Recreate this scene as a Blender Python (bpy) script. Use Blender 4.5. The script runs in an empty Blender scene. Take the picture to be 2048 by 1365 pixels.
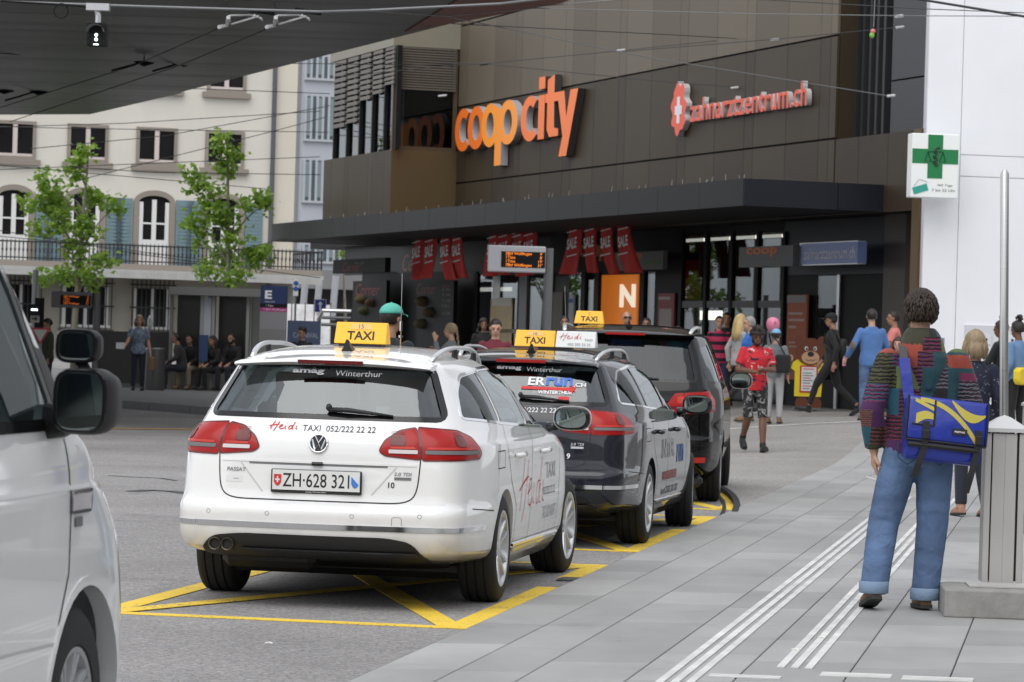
import bpy, bmesh, math, random
import numpy as np
from mathutils import Vector, Matrix, Euler
from mathutils.bvhtree import BVHTree
from mathutils.geometry import delaunay_2d_cdt
random.seed(7)
S = bpy.context.scene
COL = S.collection
R_ = math.radians
# ---------------------------------------------------------------- camera
FPX, HCAM, ROLL, CX, CY = 6650.0, 1.54, R_(1.7), 1024.0, 677.0
cam_d = bpy.data.cameras.new('camera')
cam = bpy.data.objects.new('camera', cam_d); COL.objects.link(cam)
cam.matrix_world = Matrix.Translation((0, 0, HCAM)) @ Matrix.Rotation(R_(90), 4, 'X') @ Matrix.Rotation(ROLL, 4, 'Z')
cam_d.sensor_width = 36.0
cam_d.lens = FPX / 2048 * 36.0
cam_d.shift_y = -(682.5 - CY) / 2048
cam_d.clip_start, cam_d.clip_end = 0.3, 3000
cam_d.dof.use_dof = True
cam_d.dof.focus_distance = 19.0
cam_d.dof.aperture_fstop = 11.0
S.camera = cam
# ---------------------------------------------------------------- world, sun, exposure
W = bpy.data.worlds.new('World'); S.world = W; W.use_nodes = True
wn = W.node_tree.nodes; wl = W.node_tree.links
bg = wn['Background']
sky = wn.new('ShaderNodeTexSky'); sky.sky_type = 'NISHITA'; sky.sun_disc = False
SUN_EL, SUN_AZ = 56.0, 200.0            # azimuth measured clockwise from +Y
sky.sun_elevation = R_(SUN_EL); sky.sun_rotation = R_(SUN_AZ)
sky.air_density = 1.0; sky.dust_density = 1.0; sky.ozone_density = 1.0
hs = wn.new('ShaderNodeHueSaturation'); hs.inputs['Saturation'].default_value = 0.12
tc = wn.new('ShaderNodeTexCoord'); nz = wn.new('ShaderNodeTexNoise')
mp = wn.new('ShaderNodeMapping'); mp.inputs['Scale'].default_value = (1.6, 1.6, 4.0)
nz.inputs['Scale'].default_value = 1.6; nz.inputs['Detail'].default_value = 7; nz.inputs['Roughness'].default_value = 0.55
rp = wn.new('ShaderNodeValToRGB')
rp.color_ramp.elements[0].position = 0.33; rp.color_ramp.elements[0].color = (0.72, 0.75, 0.80, 1)
rp.color_ramp.elements[1].position = 0.68; rp.color_ramp.elements[1].color = (1.35, 1.35, 1.35, 1)
mx = wn.new('ShaderNodeMix'); mx.data_type = 'RGBA'; mx.blend_type = 'MULTIPLY'; mx.inputs[0].default_value = 1.0
wl.new(tc.outputs['Generated'], mp.inputs['Vector']); wl.new(mp.outputs['Vector'], nz.inputs['Vector'])
wl.new(nz.outputs['Fac'], rp.inputs['Fac'])
wl.new(sky.outputs['Color'], hs.inputs['Color'])
ov = wn.new('ShaderNodeMix'); ov.data_type = 'RGBA'; ov.inputs[0].default_value = 0.6; ov.inputs[7].default_value = (5.4, 5.5, 5.7, 1)
wl.new(hs.outputs['Color'], ov.inputs[6]); wl.new(ov.outputs[2], mx.inputs[6])
wl.new(rp.outputs['Color'], mx.inputs[7]); wl.new(mx.outputs[2], bg.inputs['Color'])
bg.inputs['Strength'].default_value = 0.15
sun_d = bpy.data.lights.new('sun', 'SUN'); sun = bpy.data.objects.new('sun', sun_d); COL.objects.link(sun)
sun_d.energy = 1.0; sun_d.angle = R_(55); sun_d.color = (1.0, 0.965, 0.92)
_az, _el = R_(SUN_AZ), R_(SUN_EL)
_sd = Vector((math.sin(_az) * math.cos(_el), math.cos(_az) * math.cos(_el), math.sin(_el)))
sun.rotation_euler = _sd.to_track_quat('Z', 'Y').to_euler()
S.view_settings.view_transform = 'Standard'; S.view_settings.look = 'None'
S.view_settings.gamma = 1.0; S.view_settings.use_curve_mapping = False
S.view_settings.exposure = 0.46
S.cycles.max_bounces = 8; S.cycles.transparent_max_bounces = 12
# ---------------------------------------------------------------- picture <-> place
def unrot(px, py):
    dx, dy = px - CX, py - CY
    return dx * math.cos(ROLL) + dy * math.sin(ROLL), -dx * math.sin(ROLL) + dy * math.cos(ROLL)
def at(px, py, Y):
    x, y = unrot(px, py)
    return Vector((x / FPX * Y, Y, HCAM - y / FPX * Y))
def gp(px, py, z=0.0):
    x, y = unrot(px, py); Y = (HCAM - z) * FPX / y
    return Vector((x / FPX * Y, Y, z))
KA = R_(9.68)                                   # direction of the kerb, clockwise from +Y
KD = Vector((math.sin(KA), math.cos(KA), 0)); KR = Vector((math.cos(KA), -math.sin(KA), 0))
def uv(u, v, z=0.0): return KR * u + KD * v + Vector((0, 0, z))
def to_uv(p): return p.dot(KR), p.dot(KD)
FA = R_(18.1)                                   # shop front recedes to the left of the view axis
FD = Vector((-math.sin(FA), math.cos(FA), 0)); FN = Vector((-math.cos(FA), -math.sin(FA), 0))
P0 = at(1600, 690, 64.0); P0.z = 0
def smooth(t): t = max(0.0, min(1.0, t)); return t * t * (3 - 2 * t)
def zg(x, y):                                   # the square rises gently towards the shop front
    d = (Vector((x, y, 0)) - P0).dot(FN)
    return 0.36 * smooth((8.5 - d) / 7.0)
def fp(t, d=0.0, z=0.0): return P0 + FD * t + FN * d + Vector((0, 0, z))
def ft(px, d=0.0):                              # position along the shop front seen at column px
    k = unrot(px, 600)[0] / FPX; q = P0 + FN * d
    return (k * q.y - q.x) / (FD.x - k * FD.y)
def fz(px, py, d=0.0):                          # (t, z) on the shop front plane offset d for a pixel
    x, y = unrot(px, py); k = x / FPX; q = P0 + FN * d
    t = (k * q.y - q.x) / (FD.x - k * FD.y); Y = (q + FD * t).y
    return t, HCAM - y / FPX * Y
# ---------------------------------------------------------------- materials
MATS = {}
def mat(name, col=(0.5, 0.5, 0.5), rough=0.6, metal=0.0, spec=0.5, var=0.0, scale=4.0, bump=0.0, bscale=40.0,
        coat=0.0, emit=None, estr=0.0, orand=0.0, sheen=0.0, aniso=None, detail=4.0, rvar=0.0):
    if name in MATS: return MATS[name]
    m = bpy.data.materials.new(name); MATS[name] = m; m.use_nodes = True
    n = m.node_tree.nodes; l = m.node_tree.links; b = n['Principled BSDF']
    b.inputs['Base Color'].default_value = (*col, 1); b.inputs['Roughness'].default_value = rough
    b.inputs['Metallic'].default_value = metal; b.inputs['Specular IOR Level'].default_value = spec
    if coat: b.inputs['Coat Weight'].default_value = coat; b.inputs['Coat Roughness'].default_value = 0.03
    if sheen: b.inputs['Sheen Weight'].default_value = sheen
    if emit: b.inputs['Emission Color'].default_value = (*emit, 1); b.inputs['Emission Strength'].default_value = estr
    m.diffuse_color = (*col, 1)
    if var or bump or orand or rvar:
        t = n.new('ShaderNodeTexCoord'); vec = t.outputs['Object']
        if aniso:
            mpn = n.new('ShaderNodeMapping'); mpn.inputs['Scale'].default_value = aniso; l.new(vec, mpn.inputs['Vector']); vec = mpn.outputs['Vector']
        fac = None
        if var or rvar:
            nz = n.new('ShaderNodeTexNoise'); nz.inputs['Scale'].default_value = scale; nz.inputs['Detail'].default_value = detail; nz.inputs['Roughness'].default_value = 0.6
            l.new(vec, nz.inputs['Vector'])
        if var:
            mr = n.new('ShaderNodeMapRange'); mr.inputs['From Min'].default_value = 0.25; mr.inputs['From Max'].default_value = 0.75
            mr.inputs['To Min'].default_value = 1 - var; mr.inputs['To Max'].default_value = 1 + var; l.new(nz.outputs['Fac'], mr.inputs['Value']); fac = mr.outputs['Result']
        if rvar:
            m2 = n.new('ShaderNodeMapRange'); m2.inputs['To Min'].default_value = rough - rvar; m2.inputs['To Max'].default_value = rough + rvar
            l.new(nz.outputs['Fac'], m2.inputs['Value']); l.new(m2.outputs['Result'], b.inputs['Roughness'])
        if orand:
            oi = n.new('ShaderNodeObjectInfo'); mo = n.new('ShaderNodeMapRange'); mo.inputs['To Min'].default_value = 1 - orand; mo.inputs['To Max'].default_value = 1 + orand
            l.new(oi.outputs['Random'], mo.inputs['Value'])
            if fac:
                mm = n.new('ShaderNodeMath'); mm.operation = 'MULTIPLY'; l.new(fac, mm.inputs[0]); l.new(mo.outputs['Result'], mm.inputs[1]); fac = mm.outputs[0]
            else: fac = mo.outputs['Result']
        if fac:
            vm = n.new('ShaderNodeVectorMath'); vm.operation = 'SCALE'; vm.inputs[0].default_value = col; l.new(fac, vm.inputs['Scale']); l.new(vm.outputs['Vector'], b.inputs['Base Color'])
        if bump:
            nb = n.new('ShaderNodeTexNoise'); nb.inputs['Scale'].default_value = bscale; nb.inputs['Detail'].default_value = 3; l.new(vec, nb.inputs['Vector'])
            bp = n.new('ShaderNodeBump'); bp.inputs['Strength'].default_value = bump; bp.inputs['Distance'].default_value = 0.01
            l.new(nb.outputs['Fac'], bp.inputs['Height']); l.new(bp.outputs['Normal'], b.inputs['Normal'])
    return m
def add_spots(m, scale, radius, dark, keep=.35, stain=None):
    """scattered round spots (gum, oil) and irregular worn stains multiplied into the base colour"""
    n = m.node_tree.nodes; l = m.node_tree.links; b = n['Principled BSDF']; src = b.inputs['Base Color'].links[0].from_socket
    t = n.new('ShaderNodeTexCoord'); vo = n.new('ShaderNodeTexVoronoi'); vo.inputs['Scale'].default_value = scale; l.new(t.outputs['Object'], vo.inputs['Vector'])
    lt = n.new('ShaderNodeMapRange'); lt.inputs['From Min'].default_value = radius * scale * .7; lt.inputs['From Max'].default_value = radius * scale; lt.inputs['To Min'].default_value = 1; lt.inputs['To Max'].default_value = 0; l.new(vo.outputs['Distance'], lt.inputs['Value'])
    sc = n.new('ShaderNodeSeparateColor'); l.new(vo.outputs['Color'], sc.inputs[0]); gt = n.new('ShaderNodeMath'); gt.operation = 'LESS_THAN'; gt.inputs[1].default_value = keep; l.new(sc.outputs[1], gt.inputs[0])
    mu = n.new('ShaderNodeMath'); mu.operation = 'MULTIPLY'; l.new(lt.outputs[0], mu.inputs[0]); l.new(gt.outputs[0], mu.inputs[1])
    f = n.new('ShaderNodeMath'); f.operation = 'MULTIPLY_ADD'; f.inputs[1].default_value = dark - 1; f.inputs[2].default_value = 1; l.new(mu.outputs[0], f.inputs[0]); out = f.outputs[0]
    if stain:
        nz = n.new('ShaderNodeTexNoise'); nz.inputs['Scale'].default_value = stain[0]; nz.inputs['Detail'].default_value = 8; nz.inputs['Roughness'].default_value = .65; nz.inputs['Distortion'].default_value = .6; l.new(t.outputs['Object'], nz.inputs['Vector'])
        mr = n.new('ShaderNodeMapRange'); mr.inputs['From Min'].default_value = .56; mr.inputs['From Max'].default_value = .72; mr.inputs['To Min'].default_value = 1; mr.inputs['To Max'].default_value = stain[1]; l.new(nz.outputs['Fac'], mr.inputs['Value'])
        m2 = n.new('ShaderNodeMath'); m2.operation = 'MULTIPLY'; l.new(out, m2.inputs[0]); l.new(mr.outputs[0], m2.inputs[1]); out = m2.outputs[0]
    vm = n.new('ShaderNodeVectorMath'); vm.operation = 'SCALE'; l.new(src, vm.inputs[0]); l.new(out, vm.inputs['Scale']); l.new(vm.outputs['Vector'], b.inputs['Base Color'])
def add_dirt(m, z0, z1, col, amt):
    """road dust caked on the lower bodywork"""
    n = m.node_tree.nodes; l = m.node_tree.links; b = n['Principled BSDF']; src = b.inputs['Base Color'].links[0].from_socket
    t = n.new('ShaderNodeTexCoord'); s = n.new('ShaderNodeSeparateXYZ'); l.new(t.outputs['Object'], s.inputs[0])
    mr = n.new('ShaderNodeMapRange'); mr.inputs['From Min'].default_value = z1; mr.inputs['From Max'].default_value = z0; mr.inputs['To Max'].default_value = amt; l.new(s.outputs['Z'], mr.inputs['Value'])
    nz = n.new('ShaderNodeTexNoise'); nz.inputs['Scale'].default_value = 9; nz.inputs['Detail'].default_value = 7; l.new(t.outputs['Object'], nz.inputs['Vector'])
    mu = n.new('ShaderNodeMath'); mu.operation = 'MULTIPLY'; l.new(mr.outputs[0], mu.inputs[0]); l.new(nz.outputs['Fac'], mu.inputs[1])
    mx = n.new('ShaderNodeMix'); mx.data_type = 'RGBA'; mx.inputs[7].default_value = (*col, 1); l.new(mu.outputs[0], mx.inputs[0]); l.new(src, mx.inputs[6]); l.new(mx.outputs[2], b.inputs['Base Color'])
def glass(name, tint=(0.5, 0.55, 0.55), refl=1.0, rough=0.0, ior=1.5):
    if name in MATS: return MATS[name]
    m = bpy.data.materials.new(name); MATS[name] = m; m.use_nodes = True
    n = m.node_tree.nodes; l = m.node_tree.links; n.remove(n['Principled BSDF'])
    lw = n.new('ShaderNodeLayerWeight'); lw.inputs['Blend'].default_value = .5; f0 = ((ior - 1) / (ior + 1))**2
    pw = n.new('ShaderNodeMath'); pw.operation = 'POWER'; pw.inputs[1].default_value = 5.0; l.new(lw.outputs['Facing'], pw.inputs[0])
    fr = n.new('ShaderNodeMath'); fr.operation = 'MULTIPLY_ADD'; fr.inputs[1].default_value = 1 - f0; fr.inputs[2].default_value = f0; l.new(pw.outputs[0], fr.inputs[0])
    g = n.new('ShaderNodeBsdfGlossy'); g.inputs['Roughness'].default_value = rough; g.inputs['Color'].default_value = (refl * .93, refl * .98, refl, 1)
    t = n.new('ShaderNodeBsdfTransparent'); t.inputs['Color'].default_value = (*tint, 1)
    mxs = n.new('ShaderNodeMixShader'); l.new(fr.outputs[0], mxs.inputs['Fac']); l.new(t.outputs[0], mxs.inputs[1]); l.new(g.outputs[0], mxs.inputs[2])
    l.new(mxs.outputs[0], n['Material Output'].inputs['Surface'])
    return m
# ---------------------------------------------------------------- mesh builder
class MB:
    def __init__(s): s.v = []; s.f = []; s.m = []; s.mi = 0
    def add(s, vs, fs, M=None):
        o = len(s.v)
        s.v += [tuple(M @ Vector(p)) if M else tuple(p) for p in vs]
        for f in fs: s.f.append([i + o for i in f]); s.m.append(s.mi)
        return s
    def box(s, c, d, M=None, rz=0.0):
        x, y, z = d[0] / 2, d[1] / 2, d[2] / 2
        vs = [Vector((a * x, b * y, e * z)) for e in (-1, 1) for b in (-1, 1) for a in (-1, 1)]
        if rz: q = Matrix.Rotation(rz, 3, 'Z'); vs = [q @ p for p in vs]
        vs = [p + Vector(c) for p in vs]
        return s.add(vs, [(0, 2, 3, 1), (4, 5, 7, 6), (0, 1, 5, 4), (2, 6, 7, 3), (0, 4, 6, 2), (1, 3, 7, 5)], M)
    def prism(s, poly, a, b, M=None):             # poly in xy, extruded from z=a to b
        n = len(poly)
        ar = sum(poly[i][0] * poly[(i + 1) % n][1] - poly[(i + 1) % n][0] * poly[i][1] for i in range(n))
        if ar < 0: poly = poly[::-1]
        vs = [(p[0], p[1], a) for p in poly] + [(p[0], p[1], b) for p in poly]
        fs = [tuple(range(n - 1, -1, -1)), tuple(range(n, 2 * n))] + [(i, (i + 1) % n, n + (i + 1) % n, n + i) for i in range(n)]
        return s.add(vs, fs, M)
    def loft(s, rings, caps=True, M=None):
        n = len(rings[0]); vs = [p for r in rings for p in r]; fs = []
        for k in range(len(rings) - 1):
            for i in range(n):
                j = (i + 1) % n; fs.append((k * n + i, k * n + j, (k + 1) * n + j, (k + 1) * n + i))
        if caps: fs.append(tuple(range(n - 1, -1, -1))); fs.append(tuple(range((len(rings) - 1) * n, len(rings) * n)))
        return s.add(vs, fs, M)
    def tube(s, pts, r, n=8, caps=True, M=None, flat=None, up=None):
        pts = [Vector(p) for p in pts]
        rs = r if isinstance(r, (list, tuple)) else [r] * len(pts)
        rings = []; u = None
        for i, p in enumerate(pts):
            d = (pts[min(i + 1, len(pts) - 1)] - pts[max(i - 1, 0)])
            if d.length < 1e-9: d = Vector((0, 0, 1))
            d.normalize()
            if u is None: u = Vector(up) if up else (Vector((0, 0, 1)) if abs(d.z) < 0.9 else Vector((0, 1, 0)))
            w = d.cross(u)
            if w.length < 1e-6: w = d.cross(Vector((1, 0, 0)))
            w.normalize(); u = w.cross(d).normalized()
            ring = []
            for k in range(n):
                t = 2 * math.pi * k / n; fl = flat if flat else 1.0
                ring.append(p + (w * math.cos(t) - u * math.sin(t) * fl) * rs[i])
            rings.append(ring)
        return s.loft(rings, caps, M)
    def cyl(s, p0, p1, r0, r1=None, n=16, M=None): return s.tube([p0, p1], [r0, r0 if r1 is None else r1], n, True, M)
    def lathe(s, prof, n=24, M=None, closed=False):           # prof: (radius, z)
        vs = []; fs = []; m = len(prof)
        for k in range(n):
            a = 2 * math.pi * k / n
            vs += [(r * math.cos(a), r * math.sin(a), z) for r, z in prof]
        for k in range(n):
            j = (k + 1) % n
            for i in range(m - (0 if closed else 1)):
                q = (i + 1) % m; fs.append((k * m + i, j * m + i, j * m + q, k * m + q))
        return s.add(vs, fs, M)
    def ell(s, c, r, nu=16, nv=10, M=None):
        c = Vector(c); rings = []
        vs = [c + Vector((0, 0, -r[2]))]; fs = []
        for j in range(1, nv):
            t = math.pi * j / nv - math.pi / 2
            for i in range(nu):
                a = 2 * math.pi * i / nu
                vs.append(c + Vector((r[0] * math.cos(t) * math.cos(a), r[1] * math.cos(t) * math.sin(a), r[2] * math.sin(t))))
        vs.append(c + Vector((0, 0, r[2]))); L = len(vs) - 1
        for i in range(nu):
            fs.append((0, 1 + (i + 1) % nu, 1 + i)); fs.append((L, L - nu + i, L - nu + (i + 1) % nu))
        for j in range(nv - 2):
            for i in range(nu):
                a = 1 + j * nu + i; b = 1 + j * nu + (i + 1) % nu; fs.append((a, b, b + nu, a + nu))
        return s.add(vs, fs, M)
    def build(s, name, m=None, parent=None, smooth=False, bevel=0.0, seg=1, ang=None):
        me = bpy.data.meshes.new(name); me.from_pydata(s.v, [], s.f)
        for q in (m if isinstance(m, (list, tuple)) else [m]):
            if q: me.materials.append(q)
        if any(s.m): me.polygons.foreach_set('material_index', s.m)
        if smooth: me.polygons.foreach_set('use_smooth', [True] * len(me.polygons))
        me.update()
        if ang: me.set_sharp_from_angle(angle=R_(ang))
        o = bpy.data.objects.new(name, me); COL.objects.link(o)
        if parent: o.parent = parent
        if bevel:
            b = o.modifiers.new('bevel', 'BEVEL'); b.width = bevel; b.segments = seg; b.limit_method = 'ANGLE'; b.angle_limit = R_(35)
        return o
def tag(o, label=None, cat=None, group=None, kind=None):
    if label: o['label'] = label
    if cat: o['category'] = cat
    if group: o['group'] = group
    if kind: o['kind'] = kind
    return o
def thing(name, label, cat, loc=(0, 0, 0), rz=0.0, group=None):
    o = bpy.data.objects.new(name, None); COL.objects.link(o); o.location = loc; o.rotation_euler = (0, 0, rz); o.empty_display_size = 0.2
    return tag(o, label, cat, group)
def copy_tree(o, parent=None):
    c = o.copy(); COL.objects.link(c); c.parent = parent
    for ch in list(o.children): copy_tree(ch, c)
    return c
def basis(o, x, z=(0, 0, 1)):                    # frame: x along x, z up, y = z cross x
    x = Vector(x).normalized(); z = Vector(z).normalized(); y = z.cross(x)
    return Matrix(((x.x, y.x, z.x, o[0]), (x.y, y.y, z.y, o[1]), (x.z, y.z, z.z, o[2]), (0, 0, 0, 1)))
def text_mesh(txt, size=1.0, bold=0.0, shear=0.0, extrude=0.0, spacing=1.0, align='CENTER', sx=1.0):
    c = bpy.data.curves.new('txt', 'FONT'); c.body = txt; c.size = size; c.offset = bold; c.shear = shear; c.extrude = extrude
    c.space_character = spacing; c.align_x = align; c.align_y = 'CENTER'; c.resolution_u = 3
    o = bpy.data.objects.new('txt', c); COL.objects.link(o)
    dg = bpy.context.evaluated_depsgraph_get(); me = bpy.data.meshes.new_from_object(o.evaluated_get(dg))
    bpy.data.objects.remove(o); bpy.data.curves.remove(c)
    if sx != 1.0:
        for v in me.vertices: v.co.x *= sx
    return me
def text(name, txt, size, m, M, parent=None, h=None, w=None, **k):
    """flat or extruded lettering: text plane xy of M; fitted to height h / width w when given"""
    me = text_mesh(txt, size, **k)
    if me.vertices and (h or w):
        xs = [v.co.x for v in me.vertices]; ys = [v.co.y for v in me.vertices]
        fx = w / (max(xs) - min(xs)) if w else None; fy = h / (max(ys) - min(ys)) if h else fx
        fx = fx or fy; cx = (max(xs) + min(xs)) / 2; cy = (max(ys) + min(ys)) / 2
        for v in me.vertices: v.co.x = (v.co.x - cx) * fx; v.co.y = (v.co.y - cy) * fy
    me.transform(M); me.materials.append(m) if not me.materials else None
    if me.materials: me.materials[0] = m
    o = bpy.data.objects.new(name, me); COL.objects.link(o)
    if parent: o.parent = parent
    return o
def vplane(o, x):                               # text matrix: letters stand upright on a wall, x to the reader's right
    x = Vector(x).normalized(); z = Vector((0, 0, 1)); n = x.cross(z)
    return Matrix(((x.x, z.x, n.x, o[0]), (x.y, z.y, n.y, o[1]), (x.z, z.z, n.z, o[2]), (0, 0, 0, 1)))
# ================================================================ ground
def asphalt_mat(name, base, sp, warm=0.0, patch=0.2):
    m = bpy.data.materials.new(name); MATS[name] = m; m.use_nodes = True
    n = m.node_tree.nodes; l = m.node_tree.links; b = n['Principled BSDF']
    t = n.new('ShaderNodeTexCoord')
    vo = n.new('ShaderNodeTexVoronoi'); vo.inputs['Scale'].default_value = sp; l.new(t.outputs['Object'], vo.inputs['Vector'])
    r1 = n.new('ShaderNodeValToRGB'); r1.color_ramp.interpolation = 'LINEAR'
    r1.color_ramp.elements[0].color = (base * .62, base * .62, base * .63, 1); r1.color_ramp.elements[1].color = (base * 1.5, base * 1.48, base * 1.46, 1)
    e = r1.color_ramp.elements.new(0.5); e.color = (base, base * (1 - warm * .3), base * (1 - warm), 1)
    e = r1.color_ramp.elements.new(0.86); e.color = (base * 1.3, base * 1.16, base * 1.08, 1)
    sx = n.new('ShaderNodeSeparateColor'); l.new(vo.outputs['Color'], sx.inputs['Color']); l.new(sx.outputs['Red'], r1.inputs['Fac'])
    nz = n.new('ShaderNodeTexNoise'); nz.inputs['Scale'].default_value = 0.35; nz.inputs['Detail'].default_value = 6; nz.inputs['Roughness'].default_value = .6; l.new(t.outputs['Object'], nz.inputs['Vector'])
    mr = n.new('ShaderNodeMapRange'); mr.inputs['From Min'].default_value = .3; mr.inputs['From Max'].default_value = .7; mr.inputs['To Min'].default_value = 1 - patch; mr.inputs['To Max'].default_value = 1 + patch
    l.new(nz.outputs['Fac'], mr.inputs['Value'])
    vm = n.new('ShaderNodeVectorMath'); vm.operation = 'SCALE'; l.new(r1.outputs['Color'], vm.inputs[0]); l.new(mr.outputs['Result'], vm.inputs['Scale'])
    l.new(vm.outputs['Vector'], b.inputs['Base Color']); b.inputs['Roughness'].default_value = .85; b.inputs['Specular IOR Level'].default_value = .3
    bp = n.new('ShaderNodeBump'); bp.inputs['Strength'].default_value = .5; bp.inputs['Distance'].default_value = .006
    l.new(vo.outputs['Distance'], bp.inputs['Height']); l.new(bp.outputs['Normal'], b.inputs['Normal'])
    return m
M_road = asphalt_mat('road_asphalt', 0.25, 75.0)
M_plaza = asphalt_mat('plaza_asphalt', 0.29, 90.0, warm=.10, patch=.14)
add_spots(M_road, .8, .09, .62, .3, (.5, .72)); add_spots(M_plaza, 1.2, .03, .6, .4, (.4, .82))
def grid_sheet(name, xs, ys, z0, m):
    vs = [(x, y, zg(x, y) + z0) for y in ys for x in xs]; n = len(xs)
    fs = [(j * n + i, j * n + i + 1, (j + 1) * n + i + 1, (j + 1) * n + i) for j in range(len(ys) - 1) for i in range(n - 1)]
    return tag(MB().add(vs, fs).build(name, m, smooth=True), kind='structure')
xs = [-900, -400, -200, -100] + list(range(-60, 62, 2)) + [100, 200, 400, 900]
ys = [-300, -100, -40] + list(range(-10, 122, 2)) + [160, 220, 320, 500, 900, 1800]
grid_sheet('road', xs, ys, 0.0, M_road)
PZ = 0.045                                      # paving stands a little above the road
KU = -3.06                                      # the kerb line
def sheet_uv(name, poly, z, m, kind='structure', dense=False):
    vs = []
    for u, v in poly: p = uv(u, v); vs.append((p.x, p.y, zg(p.x, p.y) + z))
    o = MB().add(vs, [tuple(range(len(vs)))]).build(name, m); return tag(o, kind=kind) if kind else o
# outline of the paved side: kerb, then the curve round the end of the rank
CURVE = []
for px, py in ((1476, 1024), (1481, 1010), (1478, 998), (1468, 986), (1455, 977), (1440, 969), (1415, 960), (1380, 953)):
    CURVE.append(to_uv(gp(px, py, PZ)))
v_end = CURVE[0][1] - 0.02
base_poly = [(KU, 6.0), (14, 6.0), (14, 30.0)] 
base = MB()
def zbox(poly, z0, z1, mb):                     # vertical-sided slab following a uv polygon
    pts = [uv(u, v) for u, v in poly]; mb.prism([(p.x, p.y) for p in pts], z0, z1)
zbox([(KU, 5.0), (16, 5.0), (16, v_end + .01), (KU, v_end + .01)], -0.05, PZ - 0.035, base)
M_joint = mat('joint_sand', (0.15, 0.15, 0.145), .9)
pav = tag(base.build('pavement', M_joint), kind='structure')
# the light asphalt of the square beyond the rank
pz_poly = [(KU, v_end + .02)] + CURVE + [(-5.6, CURVE[-1][1] + .6), (-7.5, 39.0), (-9.5, 46.0)]
mbp = MB(); vs = []
outer = []
for u, v in pz_poly: outer.append(uv(u, v))
# dense strips so that the sheet follows the rising ground
def sheet_dense(name, poly_uv, z, m, step=1.5, kind='structure'):
    bm = bmesh.new(); vv = [bm.verts.new((*uv(u, v).xy, 0)) for u, v in poly_uv]; bm.faces.new(vv)
    P = [uv(u, v) for u, v in poly_uv]
    x0, x1 = min(p.x for p in P), max(p.x for p in P); y0, y1 = min(p.y for p in P), max(p.y for p in P)
    x = x0 + step
    while x < x1:
        bmesh.ops.bisect_plane(bm, geom=bm.verts[:] + bm.edges[:] + bm.faces[:], plane_co=(x, 0, 0), plane_no=(1, 0, 0)); x += step
    y = y0 + step
    while y < y1:
        bmesh.ops.bisect_plane(bm, geom=bm.verts[:] + bm.edges[:] + bm.faces[:], plane_co=(0, y, 0), plane_no=(0, 1, 0)); y += step
    for v in bm.verts: v.co.z = zg(v.co.x, v.co.y) + z
    bm.normal_update()
    if sum(f.normal.z for f in bm.faces) < 0: bmesh.ops.reverse_faces(bm, faces=bm.faces[:])
    me = bpy.data.meshes.new(name); bm.to_mesh(me); bm.free(); me.materials.append(m)
    o = bpy.data.objects.new(name, me); COL.objects.link(o)
    return tag(o, kind=kind) if kind else o
b5_ = [(-2.95, 48.0), (16, 48.0), (16, 90), (-30, 90), (-30, 75), (-9.5, 46.0)]
M_slabfar = None
sheet_dense('square', [(KU, v_end + .03)] + [c for c in CURVE] + [(-5.0, CURVE[-1][1] + .9), (-8.6, 60), (-10.5, 76), (16, 100), (16, 58.2), (-2.99, 58.2), (-2.99, v_end + .03)], PZ - .004, M_plaza)
# recessed kerb face round the curved end and the slot drain along the kerb
M_dark = mat('dark_slot', (0.012, 0.012, 0.012), .7)
M_kerbst = mat('kerb_stone', (0.16, 0.16, 0.165), .8, var=.15, scale=12)
kb = MB()
def ribbon(mb, pts, w, z0, z1):
    P = [uv(*p) for p in pts]
    for i in range(len(P) - 1):
        d = (P[i + 1] - P[i]).normalized(); n = Vector((-d.y, d.x, 0)) * w
        a, b = P[i], P[i + 1]; mb.prism([(a.x, a.y), (b.x, b.y), (b.x + n.x, b.y + n.y), (a.x + n.x, a.y + n.y)], z0, z1)
ribbon(kb, [(KU - .004, 5.0), (KU - .004, v_end)], 0.022, -.03, 0.012)
ribbon(kb, [(KU - .035, 5.0), (KU - .035, v_end)], 0.02, -.03, 0.016)
tag(kb.build('slot_drain', M_dark), 'dark slot drain running along the kerb beside the taxi rank', 'drain')
def smooth_band(pts, off0, off1, z0, z1):
    P = [uv(*p) for p in pts]; Q = []
    for a_, b_ in zip(P[:-1], P[1:]):
        for j in range(4): Q.append(a_.lerp(b_, j / 4))
    Q.append(P[-1])
    for _ in range(3): Q = [Q[0]] + [(Q[i - 1] + Q[i] * 2 + Q[i + 1]) / 4 for i in range(1, len(Q) - 1)] + [Q[-1]]
    vs = []
    for i, q in enumerate(Q):
        d = (Q[min(i + 1, len(Q) - 1)] - Q[max(i - 1, 0)]).normalized(); n = Vector((-d.y, d.x, 0))
        for o in (off0, off1):
            for z in (z0, z1): w = q + n * o; vs.append((w.x, w.y, z))
    fs = []
    for i in range(len(Q) - 1):
        k = i * 4
        for a_, b_ in ((0, 1), (1, 3), (3, 2), (2, 0)): fs.append((k + a_, k + b_, k + 4 + b_, k + 4 + a_))
    return MB().add(vs, fs)
kc = tag(smooth_band(CURVE, .0, .06, -.03, PZ + .003).build('curved_kerb', M_dark), 'low dark curved kerb round the end of the taxi rank', 'kerb')
smooth_band(CURVE, .13, .165, -.03, .010).build('gutter_slot', M_dark, kc)
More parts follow.
